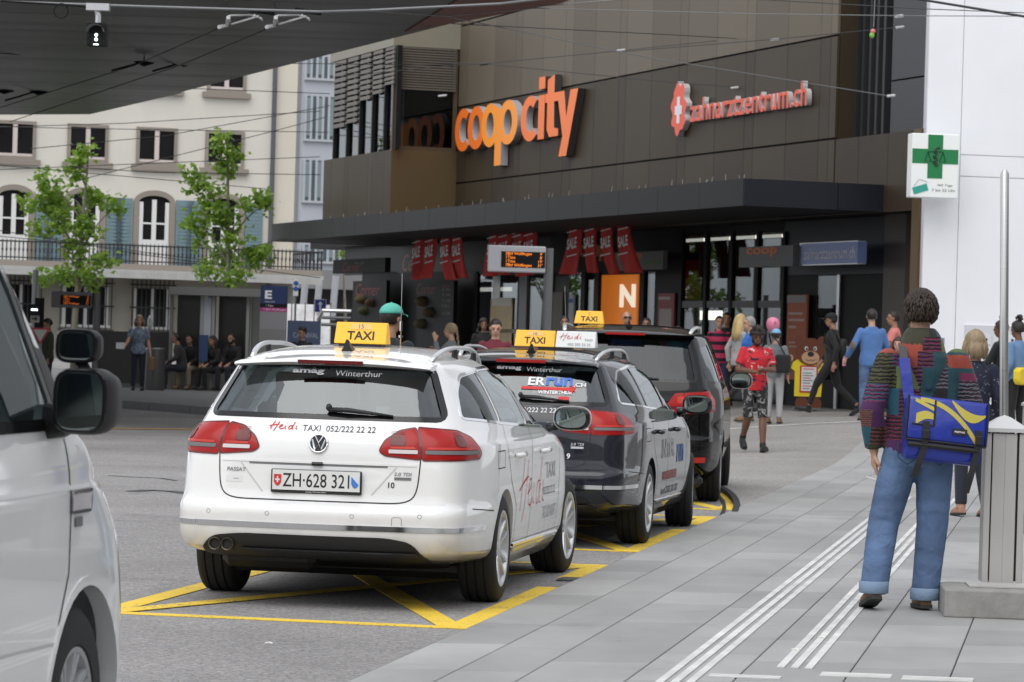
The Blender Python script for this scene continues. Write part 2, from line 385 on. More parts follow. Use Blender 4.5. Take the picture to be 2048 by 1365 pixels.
# paving slabs
def slab_mat():
    m = mat('granite_slab', (0.305, 0.302, 0.295), .62, orand=.13, var=.20, scale=1.3, bump=.12, bscale=180, detail=8, aniso=(1, .45, 1), rvar=.1)
    return m
M_slab = slab_mat(); add_spots(M_slab, 2.6, .016, .55, .4, (.9, .80))
SK = math.tan(R_(18.0))
us = [KU, -2.71, -2.38, -1.93, -1.475, -1.0, -.54, -.08, .38, .84, 1.3, 1.76, 2.22, 2.68]
rng = random.Random(3)
n_slab = 0
rest = MB()
def slab_mesh(mb, u0, u1, v0, v1, gap=.0032):
    a, b = u0 + gap, u1 - gap; s0 = 0; s1 = (u1 - u0) * SK
    g = gap; c = .003
    bot = [(a, v0 + g + s0), (b, v0 + g + s1), (b, v1 - g + s1), (a, v1 - g + s0)]
    top = [(a + c, v0 + g + s0 + c), (b - c, v0 + g + s1 + c), (b - c, v1 - g + s1 - c), (a + c, v1 - g + s0 - c)]
    def Q(p, z): w = uv(*p); return (w.x, w.y, zg(w.x, w.y) + z)
    vs = [Q(p, PZ - .034) for p in bot] + [Q(p, PZ - .003) for p in bot] + [Q(p, PZ) for p in top]
    fs = [(8, 9, 10, 11)] + [(i, (i + 1) % 4, 4 + (i + 1) % 4, 4 + i) for i in range(4)] + [(4 + i, 4 + (i + 1) % 4, 8 + (i + 1) % 4, 8 + i) for i in range(4)]
    mb.add(vs, fs)
for i in range(len(us) - 1):
    v = 11.2 + rng.random() * .5 + i * .1; vmax = 58.0
    v -= 0
    while v < vmax - .01:
        L = rng.choice((.78, .95, .95, 1.2, 1.35)); 
        if v + L > vmax: L = max(.3, vmax - v)
        c = uv((us[i] + us[i + 1]) / 2, v + L / 2); px = CX + c.x / c.y * FPX
        if -200 < px < 2250 and n_slab < 298 and v < 36:
            mb = MB(); slab_mesh(mb, us[i], us[i + 1], v, v + L); mb.build('paving_slab', M_slab, pav); n_slab += 1
        elif px < 2400: slab_mesh(rest, us[i], us[i + 1], v, v + L)
        v += L
# far part of the paved strip, beyond the slabs one can pick apart
base2 = MB(); zbox([(-3.0, v_end), (16, v_end), (16, 58.2), (-3.0, 58.2)], -.05, PZ - .037, base2)
base2.build('bedding', M_joint, pav)
far = rest.build('far_slabs', M_slab, pav); far['kind'] = 'stuff'
b3 = MB(); zbox([(2.69, 5), (16, 5), (16, 47), (2.69, 47)], -.05, PZ - .002, b3); b3.build('paving_margin', M_slab, pav)
b4 = MB(); zbox([(KU + .001, 5), (2.69, 5), (2.69, 11.2), (KU + .001, 11.2)], -.05, PZ - .002, b4); b4.build('paving_margin', M_slab, pav)
# tactile guide strips: short white bars laid end to end
M_tac = mat('tactile_white', (0.60, 0.60, 0.58), .65, var=.22, scale=3, orand=.06, detail=8)
def tact(u, v0, v1, name, label):
    r = thing(name, label, 'guide strip', uv(u, v0))
    v = v0; k = 0
    while v < v1:
        L = 1.0 if v + 1.0 < v1 else v1 - v
        P = [uv(u - .018, v + .004), uv(u + .018, v + .004), uv(u + .018, v + L - .004), uv(u - .018, v + L - .004)]
        o = MB().prism([(p.x - r.location.x, p.y - r.location.y) for p in P], PZ + .0005, PZ + .006).build('bar', M_tac, r); v += L
ORD = ('left', 'middle', 'right')
for k, u in enumerate((-1.775, -1.71, -1.645)): tact(u, 12.2, 34.0, 'tactile_strip', '%s white tactile guide line of the longer group nearer the taxis' % ORD[k])
for k, u in enumerate((-1.325, -1.26, -1.195)): tact(u, 15.45, 34.0, 'tactile_strip', '%s white tactile guide line of the group passing under the man with the bag' % ORD[k])
for k, (u0, n) in enumerate(((-1.12, 3), (-.75, 3), (-1.6, 2))):
    r = thing('tactile_strip', ('short white tactile cross bars at the picture bottom, %s set' % ('middle', 'right-hand', 'left-hand')[k]), 'guide strip', uv(u0, 15.0))
    for j in range(n):
        P = [uv(u0, 15.27 - .065 * j + (.32 if k == 2 else 0) * -1), uv(u0 + .32, 15.27 - .065 * j + .32 * SK * .3 - (.32 if k == 2 else 0))]
        d = .04
        MB().prism([(p.x - r.location.x, p.y - r.location.y) for p in (P[0], P[1], P[1] + KD * d, P[0] + KD * d)], PZ + .0005, PZ + .006).build('bar', M_tac, r)
# yellow bay markings
M_yel = mat('yellow_paint', (0.86, 0.60, 0.045), .7, var=.10, scale=9, bump=.15, bscale=120)
def worn(name, col):
    m = bpy.data.materials.new(name); MATS[name] = m; m.use_nodes = True
    n = m.node_tree.nodes; l = m.node_tree.links; b = n['Principled BSDF']; t = n.new('ShaderNodeTexCoord')
    nz = n.new('ShaderNodeTexNoise'); nz.inputs['Scale'].default_value = 55; nz.inputs['Detail'].default_value = 5; l.new(t.outputs['Object'], nz.inputs['Vector'])
    n2 = n.new('ShaderNodeTexNoise'); n2.inputs['Scale'].default_value = 2.2; n2.inputs['Detail'].default_value = 4; l.new(t.outputs['Object'], n2.inputs['Vector'])
    ad = n.new('ShaderNodeMath'); ad.operation = 'MULTIPLY_ADD'; ad.inputs[1].default_value = .6; l.new(n2.outputs['Fac'], ad.inputs[0]); l.new(nz.outputs['Fac'], ad.inputs[2])
    rp = n.new('ShaderNodeValToRGB'); e = rp.color_ramp.elements
    e[0].position = .60; e[0].color = (.26, .21, .09, 1); e[1].position = .74; e[1].color = (*col, 1)
    l.new(ad.outputs[0], rp.inputs['Fac']); l.new(rp.outputs['Color'], b.inputs['Base Color']); b.inputs['Roughness'].default_value = .75
    bp = n.new('ShaderNodeBump'); bp.inputs['Strength'].default_value = .3; bp.inputs['Distance'].default_value = .004; l.new(nz.outputs['Fac'], bp.inputs['Height']); l.new(bp.outputs['Normal'], b.inputs['Normal'])
    return m
M_yel = worn('yellow_paint_worn', (0.80, 0.55, 0.045))
M_wht = worn('white_paint_worn', (0.72, 0.72, 0.70))
M_ora = worn('orange_paint_worn', (0.62, 0.33, 0.04))
def line_uv(mb, a, b, w, z=.004):
    A, B = uv(*a), uv(*b); d = (B - A).normalized(); n = Vector((-d.y, d.x, 0)) * w / 2
    mb.prism([(A.x - n.x, A.y - n.y), (B.x - n.x, B.y - n.y), (B.x + n.x, B.y + n.y), (A.x + n.x, A.y + n.y)], z - .003, z)
def bay(v0, v1, ur, ul, label):
    r = thing('bay_marking', label, 'road marking')
    def ln(a, b, w, dz): m = MB(); line_uv(m, a, b, w, .004 + dz); m.build('painted_line', M_yel, r)
    ln((ul - .02, v0), (ur, v0), .13, 0); ln((ul, v1), (ur, v1), .13, .0)
    ln((ur - .07, v0 - .065), (ur - .07, v0 + 3.1), .16, .0012); ln((ur - .07, v1 - 1.35), (ur - .07, v1 + .065), .16, .0012)
    ln((ul + .07, v0), (ul + .07, v1), .14, .0012)
    ln((ur - .12, v0 + .05), (ul + .12, v1 - .05), .14, .0024); ln((ul + .12, v0 + .05), (ur - .12, v1 - .05), .14, .0036)
bay(17.28, 22.55, -3.12, -5.20, 'yellow crossed bay marking under the white taxi')
bay(24.2, 29.45, -3.12, -5.20, 'yellow crossed bay marking under the dark grey taxi')
r = thing('bay_marking', 'yellow bay marking ending in a curve under the black people carrier', 'road marking')
m = MB(); pts = [(-4.9, 30.95), (-3.2, 30.85), (-3.3, 32.6), (-3.55, 34.2), (-3.95, 35.2)]
for a, b in zip(pts[:-1], pts[1:]): line_uv(m, a, b, .16, .004)
m.build('painted_line', M_yel, r)
m = MB(); line_uv(m, (-3.25, 30.95), (-5.1, 36.2), .14, .0052); m.build('painted_line', M_yel, r)
m = MB(); line_uv(m, (-5.15, 30.9), (-5.15, 36), .14, .0052); m.build('painted_line', M_yel, r)
# white line across the square and yellow lane line on the road to the left
def gline(mb, a, b, w, z):
    d = (b - a); d.z = 0; d.normalize(); n = Vector((-d.y, d.x, 0)) * w / 2; k = max(1, int((b - a).length / 1.0))
    for i in range(k):
        p = a.lerp(b, i / k); q = a.lerp(b, (i + 1) / k)
        mb.add([(t.x, t.y, zg(t.x, t.y) + z) for t in (p - n, q - n, q + n, p + n)], [(0, 1, 2, 3)])
A = gp(1400, 874.5, .06); B = gp(1760, 881, .06)
r = thing('crossing_line', 'white dashed-joint line painted across the square behind the man in red', 'road marking')
t = 0.0
for seg in (.22, .46, .36, .8):
    m = MB(); a = A.lerp(B, t / 1.9 + .004); b = A.lerp(B, min(1, (t + seg) / 1.9) - .004); gline(m, a, b, .17, PZ + .003); m.build('painted_line', M_wht, r); t += seg
A = gp(-200, 855); B = gp(620, 861)
m = MB(); gline(m, A, B, .34, .006); tag(m.build('lane_line', M_ora), 'thin yellow-orange lane line across the road behind the van', 'road marking')
# tar seams in the road left of the white taxi
M_tar = mat('tar_seam', (0.045, 0.047, 0.055), .45)
for pts, lab in ((((215, 952), (268, 955), (320, 957), (352, 962)), 'thin dark tar seam curving on the road left of the white taxi'), (((262, 984), (300, 981), (350, 984), (372, 988)), 'broad bluish tar patch on the road beside the white taxi bumper')):
    m = MB(); P = [gp(*p) for p in pts]
    for a, b in zip(P[:-1], P[1:]): gline(m, a, b, .16 if pts[0][0] == 262 else .06, .0035)
    tag(m.build('tar_seam', M_tar), lab, 'road repair')
m = MB(); P = [gp(1110, 1163), gp(1185, 1164), gp(1200, 1158), gp(1125, 1156)]
m.add([(p.x, p.y, .0065) for p in P], [(0, 1, 2, 3)]); tag(m.build('drain_cover', M_tar), 'small dark cover in the gap of the yellow bay line', 'drain cover')
# litter
M_lit = mat('litter_orange', (0.75, 0.25, 0.10), .7); M_litw = mat('litter_white', (.75, .75, .7), .7)
for px, py, z, mm, lab in ((1449, 914, PZ, M_lit, 'orange scrap of litter lying on the light asphalt'), (539, 1290, 0, M_litw, 'small pale cigarette end on the asphalt in front of the white taxi'),
                           (1592, 1303, PZ, M_litw, 'pale cigarette end on the paving left of the right guide lines'), (1645, 1278, PZ, M_litw, 'pale cigarette end between the right guide lines')):
    p = gp(px, py, z); k = .09 if px == 1449 else .022
    tag(MB().tube([p + Vector((-k, 0, .008)), p + Vector((0, .01, .01)), p + Vector((k * .7, 0, .007))], .005 if k < .05 else .014, 6).build('litter', mm), lab, 'litter')
# far pavement with kerb on the left
def far_pavement():
    pts = [gp(-150, 790), gp(228, 812), gp(392, 826), gp(640, 850), gp(700, 830)]
    k0 = [gp(-420, 770), gp(230, 815), gp(392, 828), gp(560, 842)]
    end = [Vector((2, 76, 0)), Vector((2, 150, 0)), Vector((-80, 150, 0)), Vector((-80, 90, 0))]
    poly = [(p.x, p.y) for p in k0 + end]
    o = MB(); o.prism(poly, -.05, .14)
    a = tag(o.build('far_pavement', mat('far_pavement_mat', (.15, .15, .15), .85, var=.12, scale=2)), kind='structure')
    kk = MB()
    for p, q in zip(k0[:-1], k0[1:]):
        d = (q - p).normalized(); n = Vector((d.y, -d.x, 0)) * .12
        L = (q - p).length; c = int(L / 1.2)
        for i in range(c):
            s, e = p.lerp(q, (i + .01) / c), p.lerp(q, (i + .99) / c)
            m = MB(); m.prism([(s.x, s.y), (e.x, e.y), (e.x + n.x, e.y + n.y), (s.x + n.x, s.y + n.y)], -.05, .146)
            m.build('kerb_stone', M_kerbst, a)
far_pavement()
# ================================================================ department store with bronze cladding
M_br_top = [mat('bronze_skylit_%d' % k, c, .5, metal=.1, spec=.25, var=.06, scale=.8, rvar=.06) for k, c in enumerate(((.145, .119, .085), (.130, .106, .077), (.160, .132, .096)))]  # upper rows: extra brightness from the sky put into the base colour
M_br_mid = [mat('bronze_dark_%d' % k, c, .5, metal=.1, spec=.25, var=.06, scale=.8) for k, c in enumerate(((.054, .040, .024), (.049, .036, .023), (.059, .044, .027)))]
M_gold = mat('bronze_gold', (.120, .080, .035), .45, metal=.2, var=.05, scale=1.5)
M_blk = mat('black_matt', (.010, .010, .0105), .6, spec=.2)
M_anth = mat('anthracite_panel', (.014, .0145, .0155), .5, spec=.25, var=.08, scale=1)
M_anth2 = mat('anthracite_blue', (.013, .0145, .020), .45, spec=.25, var=.06, scale=1)
M_steel = mat('brushed_steel', (.55, .55, .56), .35, metal=.9)
M_grey = mat('grey_metal', (.16, .165, .17), .5, metal=.3)
M_white = mat('white_panel', (.84, .85, .88), .45, var=.03, scale=1.2)
M_pane = glass('shop_pane', (.55, .58, .60), .95)
M_pane_dk = glass('dark_pane', (.25, .27, .28), .9)
coop = thing('department_store', 'large bronze-clad department store with canopy and dark glazed shop front', 'building', fp(0))
def cl(p): return p - coop.location
class FB(MB):                                    # boxes in shop-front coordinates (t, d, z)
    def fbox(s, t0, t1, d0, d1, z0, z1):
        q = [cl(fp(t, d, 0)) for t, d in ((t0, d0), (t1, d0), (t1, d1), (t0, d1))]
        s.prism([(p.x, p.y) for p in q], z0, z1); return s
def frect(name, px0, py0, px1, py1, d, th, m, parent=None, bevel=0, py=None):
    pm = (py0 + py1) / 2; xm = (px0 + px1) / 2
    t0, t1 = fz(px0, pm, d)[0], fz(px1, pm, d)[0]
    z1 = (fz(px0, py0, d)[1] + fz(px1, py0, d)[1]) / 2; z0 = (fz(px0, py1, d)[1] + fz(px1, py1, d)[1]) / 2
    b = FB()
    if parent is None or parent is coop: b.fbox(t0, t1, d - th, d, z0, z1)
    o = b.build(name, m, parent, bevel=bevel); 
    if parent is None: o.location = coop.location
    return o
dU, dUb = 0.9, 0.0
zA = fz(903.6, 218, dU)[1]; zB = fz(905, 368.6, dU)[1]; zB2 = fz(1656, 278.7, dU)[1]; zA2 = fz(1660, 74, dU)[1]
zB = (zB + zB2) / 2; zA = (zA + zA2) / 2
tL, tR, tR2 = ft(905, dU), ft(1660, dU), ft(1818, dU)
tc = ft(1760, dU); 
dC = None
for k in range(400):
    dC = k * .02
    p = fp(tc, dC); 
    if CX + p.x / p.y * FPX < 1478: break
zC1 = fz(1480, 358, dC)[1]; zC0 = fz(1480, 412, dC)[1]
TOP = 16.0
# structural mass
b = FB(); b.fbox(tc - .2, ft(690, 0) + 3, -16, -4.2, 0, zB - .4); b.build('inner_wall', mat('shop_inside', (.05, .05, .052), .8), coop)
b = FB(); b.fbox(tR + .02, tL + 12, -18, dU - .06, zC0 + .3, TOP); b.build('core', M_blk, coop)
b = FB(); b.fbox(tR2 + .02, tR - .001, -18, dU - .06, zC0 + .3, zB - .05); b.build('core', M_blk, coop)
b = FB(); b.fbox(tR2 - 1.0, tR, -18, dU - .75, zB - .05, TOP); b.build('core', M_blk, coop)
b = FB(); b.fbox(tc - .2, ft(690, 0) + 3, -4.2, .3, zC0 + .05, zC0 + .28); b.build('ceiling', M_blk, coop)
# cladding panels: one object per panel
seams = [905, 922, 976, 1017, 1030, 1072, 1116, 1132, 1176, 1225, 1239, 1290, 1345, 1361, 1419, 1478, 1496, 1561, 1627, 1647, 1662]
ts = [ft(p, dU) for p in seams]; ts[0] = tL; ts[-1] = tR
zT = fz(905, 58, dU)[1]
def panel(t0, t1, z0, z1, m, d=dU, nm='cladding_panel'):
    FB().fbox(t0 - .008, t1 + .008, d - .05, d, z0 + .02, z1 - .02).build(nm, m, coop)
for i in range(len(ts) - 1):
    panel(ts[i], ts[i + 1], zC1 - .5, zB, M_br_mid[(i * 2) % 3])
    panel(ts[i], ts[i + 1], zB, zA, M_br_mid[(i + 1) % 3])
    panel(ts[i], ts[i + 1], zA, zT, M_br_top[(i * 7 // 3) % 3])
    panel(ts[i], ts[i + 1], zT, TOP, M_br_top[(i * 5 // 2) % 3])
for a_, b_ in ((1662, 1708), (1708, 1767), (1767, 1818)): panel(ft(a_, dU), ft(b_, dU), zC1 - .5, zB, M_br_mid[1])
FB().fbox(tR - .02, tR + .03, dU - .74, dU - .06, zB, TOP).build('return_panel', M_br_mid[0], coop)
FB().fbox(tR2 - .3, tR2 + .0, -3, dU, .3, zB).build('corner_pier', M_gold, coop)
FB().fbox(ft(1765, .2), ft(1808, .2), -.5, .2, .3, zC0 + .3).build('pier_cladding', mat('pier_brown', (.05, .041, .032), .5, var=.08), coop)
# recessed louvre bay right of the corner
for px_ in (1700, 1714, 1728, 1742, 1756):
    t = ft(px_, dU - .4); FB().fbox(t - .05, t + .05, dU - .74, dU - .38, zB, TOP).build('louvre', mat('louvre_dark', (.028, .028, .03), .5), coop)
zRp = fz(1800, 160, dU - .3)[1]
for z0, z1 in ((zB, zRp - .015), (zRp + .015, TOP)):
    FB().fbox(tR2 - .95, ft(1770, dU - .3), dU - .74, dU - .3, z0, z1).build('recess_panel', mat('recess_panel_mat', (.026, .026, .030), .4, metal=.2), coop)
# canopy
can = []
tCl = ft(540, dC)
FB().fbox(tc + .01, tCl - .01, -.1, dC - .03, zC0 + .01, zC1 - .01).build('canopy', M_blk, coop)
nseg = 16
for k in range(nseg):
    t0 = tc + (tCl - tc) * k / nseg; t1 = tc + (tCl - tc) * (k + 1) / nseg
    FB().fbox(t0 + .006, t1 - .006, dC - .03, dC, zC0, zC1).build('fascia_panel', M_anth, coop)
for k in range(2): FB().fbox(tc - .03, tc, dUb + (dC - dUb) * k / 2 + .006, dUb + (dC - dUb) * (k + 1) / 2 - .006, zC0, zC1).build('fascia_panel', M_anth2, coop)
FB().fbox(tCl, tCl + .03, -.1, dC, zC0, zC1).build('fascia_panel', M_anth, coop)
sp_ = MB(); rg = random.Random(5)                # bird spikes on the canopy edge
for k in range(46):
    t = tc + (tCl - tc) * rg.random(); p = cl(fp(t, dC - .05, zC1)); sp_.cyl(p, p + Vector((rg.uniform(-.02, .02), 0,   .05 + rg.random() * .07)), .004, n=4)
sp_.build('bird_spikes', mat('spike', (.5, .5, .5), .4), coop)['kind'] = 'stuff'
# projecting glazed bay at the left end
tB = tL; dB = dU
while True:
    p = fp(tB, dB)
    if CX + p.x / p.y * FPX < 774: break
    dB += .02
tB1 = ft(640, dB); tW1 = ft(655, dB)
zb0 = zC1 - .3; zb1 = fz(773, 301, dB)[1]; zb2 = fz(786, 93, dB)[1]; zb3 = zb2 + .75
FB().fbox(tB + .05, tB1 - .05, 0, dB - .05, zb0, zb1).build('bay_core', M_blk, coop)
FB().fbox(tB, tB + .05, dU, dB, zb0, zb1).build('bay_panel', M_gold, coop)
nb = 7
for k, (a_, b_) in enumerate(((0, .10), (.10, .28), (.28, .33), (.33, .62), (.62, .68), (.68, .88), (.88, 1))):
    FB().fbox(tB + (tB1 - tB) * a_ + .006, tB + (tB1 - tB) * b_ - .006, dB - .05, dB, zb0, zb1).build('bay_panel', M_br_mid[k % 3], coop)
M_beige = mat('beige_fascia', (.27, .245, .19), .5, var=.04)
FB().fbox(tB - .02, tW1 + .3, .3, dB + .04, zb2, zb3).build('bay_fascia', M_beige, coop)
FB().fbox(tB + .3, tW1 - .1, 0, dU + .2, zb1, zb2).build('bay_room', mat('bay_room', (.05, .05, .05), .8), coop)
M_brf = mat('brown_frame', (.085, .055, .03), .5)
# right window of the bay
for a_, b_ in ((dU + .02, dU + .12), (dB - .16, dB - .0)): FB().fbox(tB + .02, tB + .12, a_, b_, zb1, zb2).build('window_frame', M_brf, coop)
FB().fbox(tB + .02, tB + .12, dU + .12, dB - .16, zb1, zb1 + .1).build('window_frame', M_brf, coop)
FB().fbox(tB + .07, tB + .08, dU + .12, dB - .16, zb1 + .1, zb2).build('pane', M_pane_dk, coop)
FB().fbox(tB + .16, tB + .2, dB - .55, dB - .2, zb1 + .1, zb2).build('curtain', mat('curtain', (.28, .32, .2), .8), coop)
M_blind = mat('blind_slat', (.155, .135, .112), .5, metal=.2, orand=.06)
def slats(t0, t1, d0, d1, z0, z1, n, face):
    for k in range(n):
        z = z0 + (z1 - z0) * (k + .5) / n; h = (z1 - z0) / n * .66
        if face == 't': FB().fbox(t0, t1, d0, d1, z - h / 2, z + h / 2).build('blind_slat', M_blind, coop)
        else: FB().fbox(t0, t1, d0, d1, z - h / 2, z + h / 2).build('blind_slat', M_blind, coop)
zbl = fz(840, 188, dB - 1)[1]
slats(tB - .03, tB + .01, dU + .08, dB - .1, zbl, zb2, 17, 't')
# left windows of the bay
edges = [ft(p, dB) for p in (780, 757, 733, 708, 683, 657)]
lows = [185, 198, 205, 245, 250]
for k in range(5):
    t0, t1 = edges[k], edges[k + 1]
    FB().fbox(t0 - .05, t0 + .05, dB - .12, dB - .0, zb1, zb2).build('window_frame', M_blk, coop)
    FB().fbox(t0 + .05, t1 - .05, dB - .09, dB - .08, zb1, zb2).build('pane', M_pane_dk, coop)
    FB().fbox(t0 + .3, t0 + .3 + (t1 - t0) * .4, dB - .3, dB - .25, zb1, zb2).build('curtain', mat('curtain_grey', (.33, .38, .35), .8), coop)
    zl = fz((780 + 657) / 2, lows[k], dB)[1]; slats(t0 + .12, t1 - .12, dB + .0, dB + .04, zl, zb2, max(9, int((zb2 - zl) / .14)), 'd')
FB().fbox(edges[5] - .05, edges[5] + .05, dB - .12, dB, zb1, zb2).build('window_frame', M_blk, coop)
# ground-floor front under the canopy
zc = zC0 + .06
def front(px0, px1, py0, py1, m, d=0.0, th=.08, nm='front_panel', bevel=0): return frect(nm, px0, py0, px1, py1, d, th, m, coop, bevel)
front(690, 1100, 470, 545, M_anth, d=.0, nm='lintel'); front(1100, 1360, 455, 550, M_blk, nm='lintel'); front(1355, 1570, 430, 468, M_blk, nm='lintel'); front(1565, 1770, 415, 550, M_anth2, nm='lintel')
front(720, 790, 545, 850, mat('wall_grey', (.030, .030, .031), .7, spec=.2), nm='wall_panel'); front(790, 905, 545, 850, M_blk, nm='wall_panel'); front(905, 948, 545, 850, M_anth, nm='wall_panel')
front(1035, 1050, 548, 840, M_grey, nm='door_post', d=.05); front(1090, 1100, 548, 840, M_grey, nm='door_post', d=.05)
front(950, 1034, 550, 660, M_pane, th=.02, nm='pane'); front(950, 1034, 664, 840, M_pane_dk, th=.02, nm='pane'); front(944, 951, 548, 840, M_blk, nm='post', d=.04); front(950, 1034, 658, 666, M_grey, nm='transom', d=.03)
front(1051, 1089, 550, 840, M_pane, th=.02, nm='pane')
front(1100, 1135, 550, 840, M_anth, nm='wall_panel'); front(1135, 1158, 545, 840, M_pane, th=.02, nm='pane'); front(1158, 1166, 545, 840, M_blk, nm='post', d=.05); front(1184, 1193, 545, 840, M_blk, nm='post', d=.05)
front(1167, 1184, 545, 840, M_pane, th=.02, nm='pane'); front(1275, 1284, 545, 840, M_blk, nm='post', d=.05)
front(1284, 1306, 545, 840, M_pane, th=.02, nm='pane'); front(1306, 1356, 545, 840, M_blk, nm='wall_panel')
for x in (1355, 1404, 1455, 1507, 1560): front(x, x + 5, 464, 840, M_blk, nm='mullion', d=.05)
for k, (x0, x1) in enumerate(((1360, 1404), (1409, 1455), (1460, 1507), (1512, 1560))):
    front(x0, x1, 468, 602, M_pane, th=.02, nm='pane'); front(x0, x1, 616, 840, M_pane, th=.02, nm='pane')
front(1358, 1564, 602, 616, mat('transom_grey', (.05, .05, .05), .5), nm='transom', d=.03)
front(1565, 1632, 550, 840, M_blk, nm='wall_panel'); front(1634, 1672, 552, 760, M_pane, th=.02, nm='pane'); front(1634, 1672, 760, 840, M_blk, nm='kick_panel'); front(1670, 1675, 550, 840, M_steel, nm='door_bar', d=.06, th=.03); front(1676, 1764, 550, 840, M_blk, nm='wall_panel')
# things seen through the glass
b = FB(); 
for k, (p0, p1, q0, q1, c) in enumerate(((1370, 1400, 520, 600, (.35, .1, .08)), (1415, 1440, 515, 598, (.55, .55, .56)), (1465, 1500, 510, 600, (.4, .38, .36)))):
    frect('hanging_cloth', p0, q0, p1, q1, -1.6, .05, mat('cloth_%d' % k, c, .9), coop)
M_lampw = mat('lit_panel', (1, .95, .8), .5, emit=(1, .90, .66), estr=4.0)
frect('ceiling_lamp', 1400, 622, 1440, 640, -3.0, .06, M_lampw, coop); frect('ceiling_lamp', 1365, 474, 1560, 480, -3.0, .06, mat('lit_panel_dim', (1, .95, .85), .5, emit=(1, .92, .78), estr=1.1), coop)
frect('ceiling_lamp', 960, 575, 1020, 583, -3.0, .06, mat('lit_panel_dim', (1, .95, .85)), coop)
frect('shelf', 1520, 615, 1560, 660, -1.5, .3, mat('shelf_ochre', (.32, .2, .05), .7), coop)
# ---- lettering on the cladding
M_or1 = mat('sign_orange', (.86, .17, .012), .4, emit=(.9, .16, .01), estr=.12); M_or2 = mat('sign_amber', (.95, .30, .015), .4, emit=(.95, .3, .01), estr=.12)
M_let = mat('letter_side', (.40, .40, .42), .45); M_letd = mat('letter_side_dark', (.05, .05, .05), .5)
M_redl = mat('sign_red', (.72, .07, .02), .4, emit=(.8, .06, .01), estr=.12)
RX = -FD                                          # reader's right along the shop front
def ring_pts(cx, cy, rx, ry, a0, a1, n=26): return [(cx + rx * math.cos(a0 + (a1 - a0) * i / n), cy + ry * math.sin(a0 + (a1 - a0) * i / n)) for i in range(n + 1)]
def stroke_shape(outer, inner): return outer + inner[::-1]
def solid(name, polys, depth, M, mats, parent):
    """letter solid: front face mats[0], sides mats[1]; polys are closed quad strips (outer, inner) or plain polygons"""
    mb = MB()
    for kind, A_, B_ in polys:
        if kind == 'ring':                        # strip between two curves
            n = len(A_)
            vs = [(*p, depth) for p in A_] + [(*p, depth) for p in B_] + [(*p, 0) for p in A_] + [(*p, 0) for p in B_]
            mb.mi = 0; mb.add(vs, [(i, i + 1, n + i + 1, n + i) for i in range(n - 1)], M)
            mb.mi = 1; mb.add(vs, [(i, 2 * n + i, 2 * n + i + 1, i + 1) for i in range(n - 1)] + [(n + i + 1, 3 * n + i + 1, 3 * n + i, n + i) for i in range(n - 1)] + [(0, n, 3 * n, 2 * n), (n - 1, 3 * n - 1, 4 * n - 1, 2 * n - 1)], M)
        else:
            P = A_; n = len(P); vs = [(*p, depth + .002) for p in P] + [(*p, 0) for p in P]
            mb.mi = 0; mb.add(vs, [tuple(range(n))], M); mb.mi = 1; mb.add(vs, [(i, n + i, n + (i + 1) % n, (i + 1) % n) for i in range(n)], M)
    return mb.build(name, mats, parent)
sgn = thing('facade_sign', 'big orange 3D letters reading coop city on the bronze wall', 'sign', fp(tL, dU))
PI = math.pi
# layout on the wall in metres measured from pixels
def wl_(px, py): t, z = fz(px, py, dU + .2); return t, z
tA, _ = wl_(909, 240); tZ, _ = wl_(1154, 240)
Wt = tA - tZ                                       # total width of the lettering
z_base = fz(935, 303, dU + .2)[1]; z_x = fz(935, 207, dU + .2)[1]; XH = (z_x - z_base) * .84; z_base += XH * .05
org = fp(tA, dU + .02, z_base + .0) - sgn.location
ML = vplane(org, RX)
dep = .16
def O(c, w, a0=0, a1=2 * PI, ti=.42): return ('ring', ring_pts(c * Wt, XH / 2, w * Wt, XH * .53, a0, a1), ring_pts(c * Wt, XH / 2, w * Wt * ti, XH * .31, a0, a1))
def Pq(*p): return ('poly', [(x * Wt, y * XH) for x, y in p], None)
solid('letter', [O(.074, .074, R_(50), R_(312))], dep, ML, [M_or1, M_let], sgn)
solid('letter', [O(.190, .074)], dep + .006, ML, [M_or1, M_let], sgn)
solid('letter', [O(.312, .074)], dep + .012, ML, [M_or2, M_let], sgn)
solid('letter', [O(.462, .080), Pq((.358, -.5), (.412, -.5), (.412, .82), (.358, .95))], dep + .018, ML, [M_or2, M_let], sgn)
solid('letter', [O(.636, .074, R_(50), R_(312))], dep, ML, [M_or1, M_let], sgn)
solid('letter', [Pq((.70, -.02), (.748, -.02), (.748, 1), (.70, 1)), Pq((.70, 1.14), (.748, 1.14), (.748, 1.42), (.70, 1.42))], dep, ML, [M_or1, M_letd], sgn)
solid('letter', [Pq((.770, .18), (.790, 0), (.858, 0), (.858, .16), (.826, .2), (.822, .8), (.862, .8), (.862, 1), (.822, 1), (.822, 1.42), (.770, 1.32), (.770, 1), (.752, 1), (.752, .8), (.770, .8))], dep + .006, ML, [M_or1, M_letd], sgn)
solid('letter', [Pq((.845, 1), (.898, 1), (.918, .40), (.944, 1), (1.0, 1), (.925, -.48), (.868, -.48), (.893, -.02))], dep + .012, ML, [M_or1, M_letd], sgn)
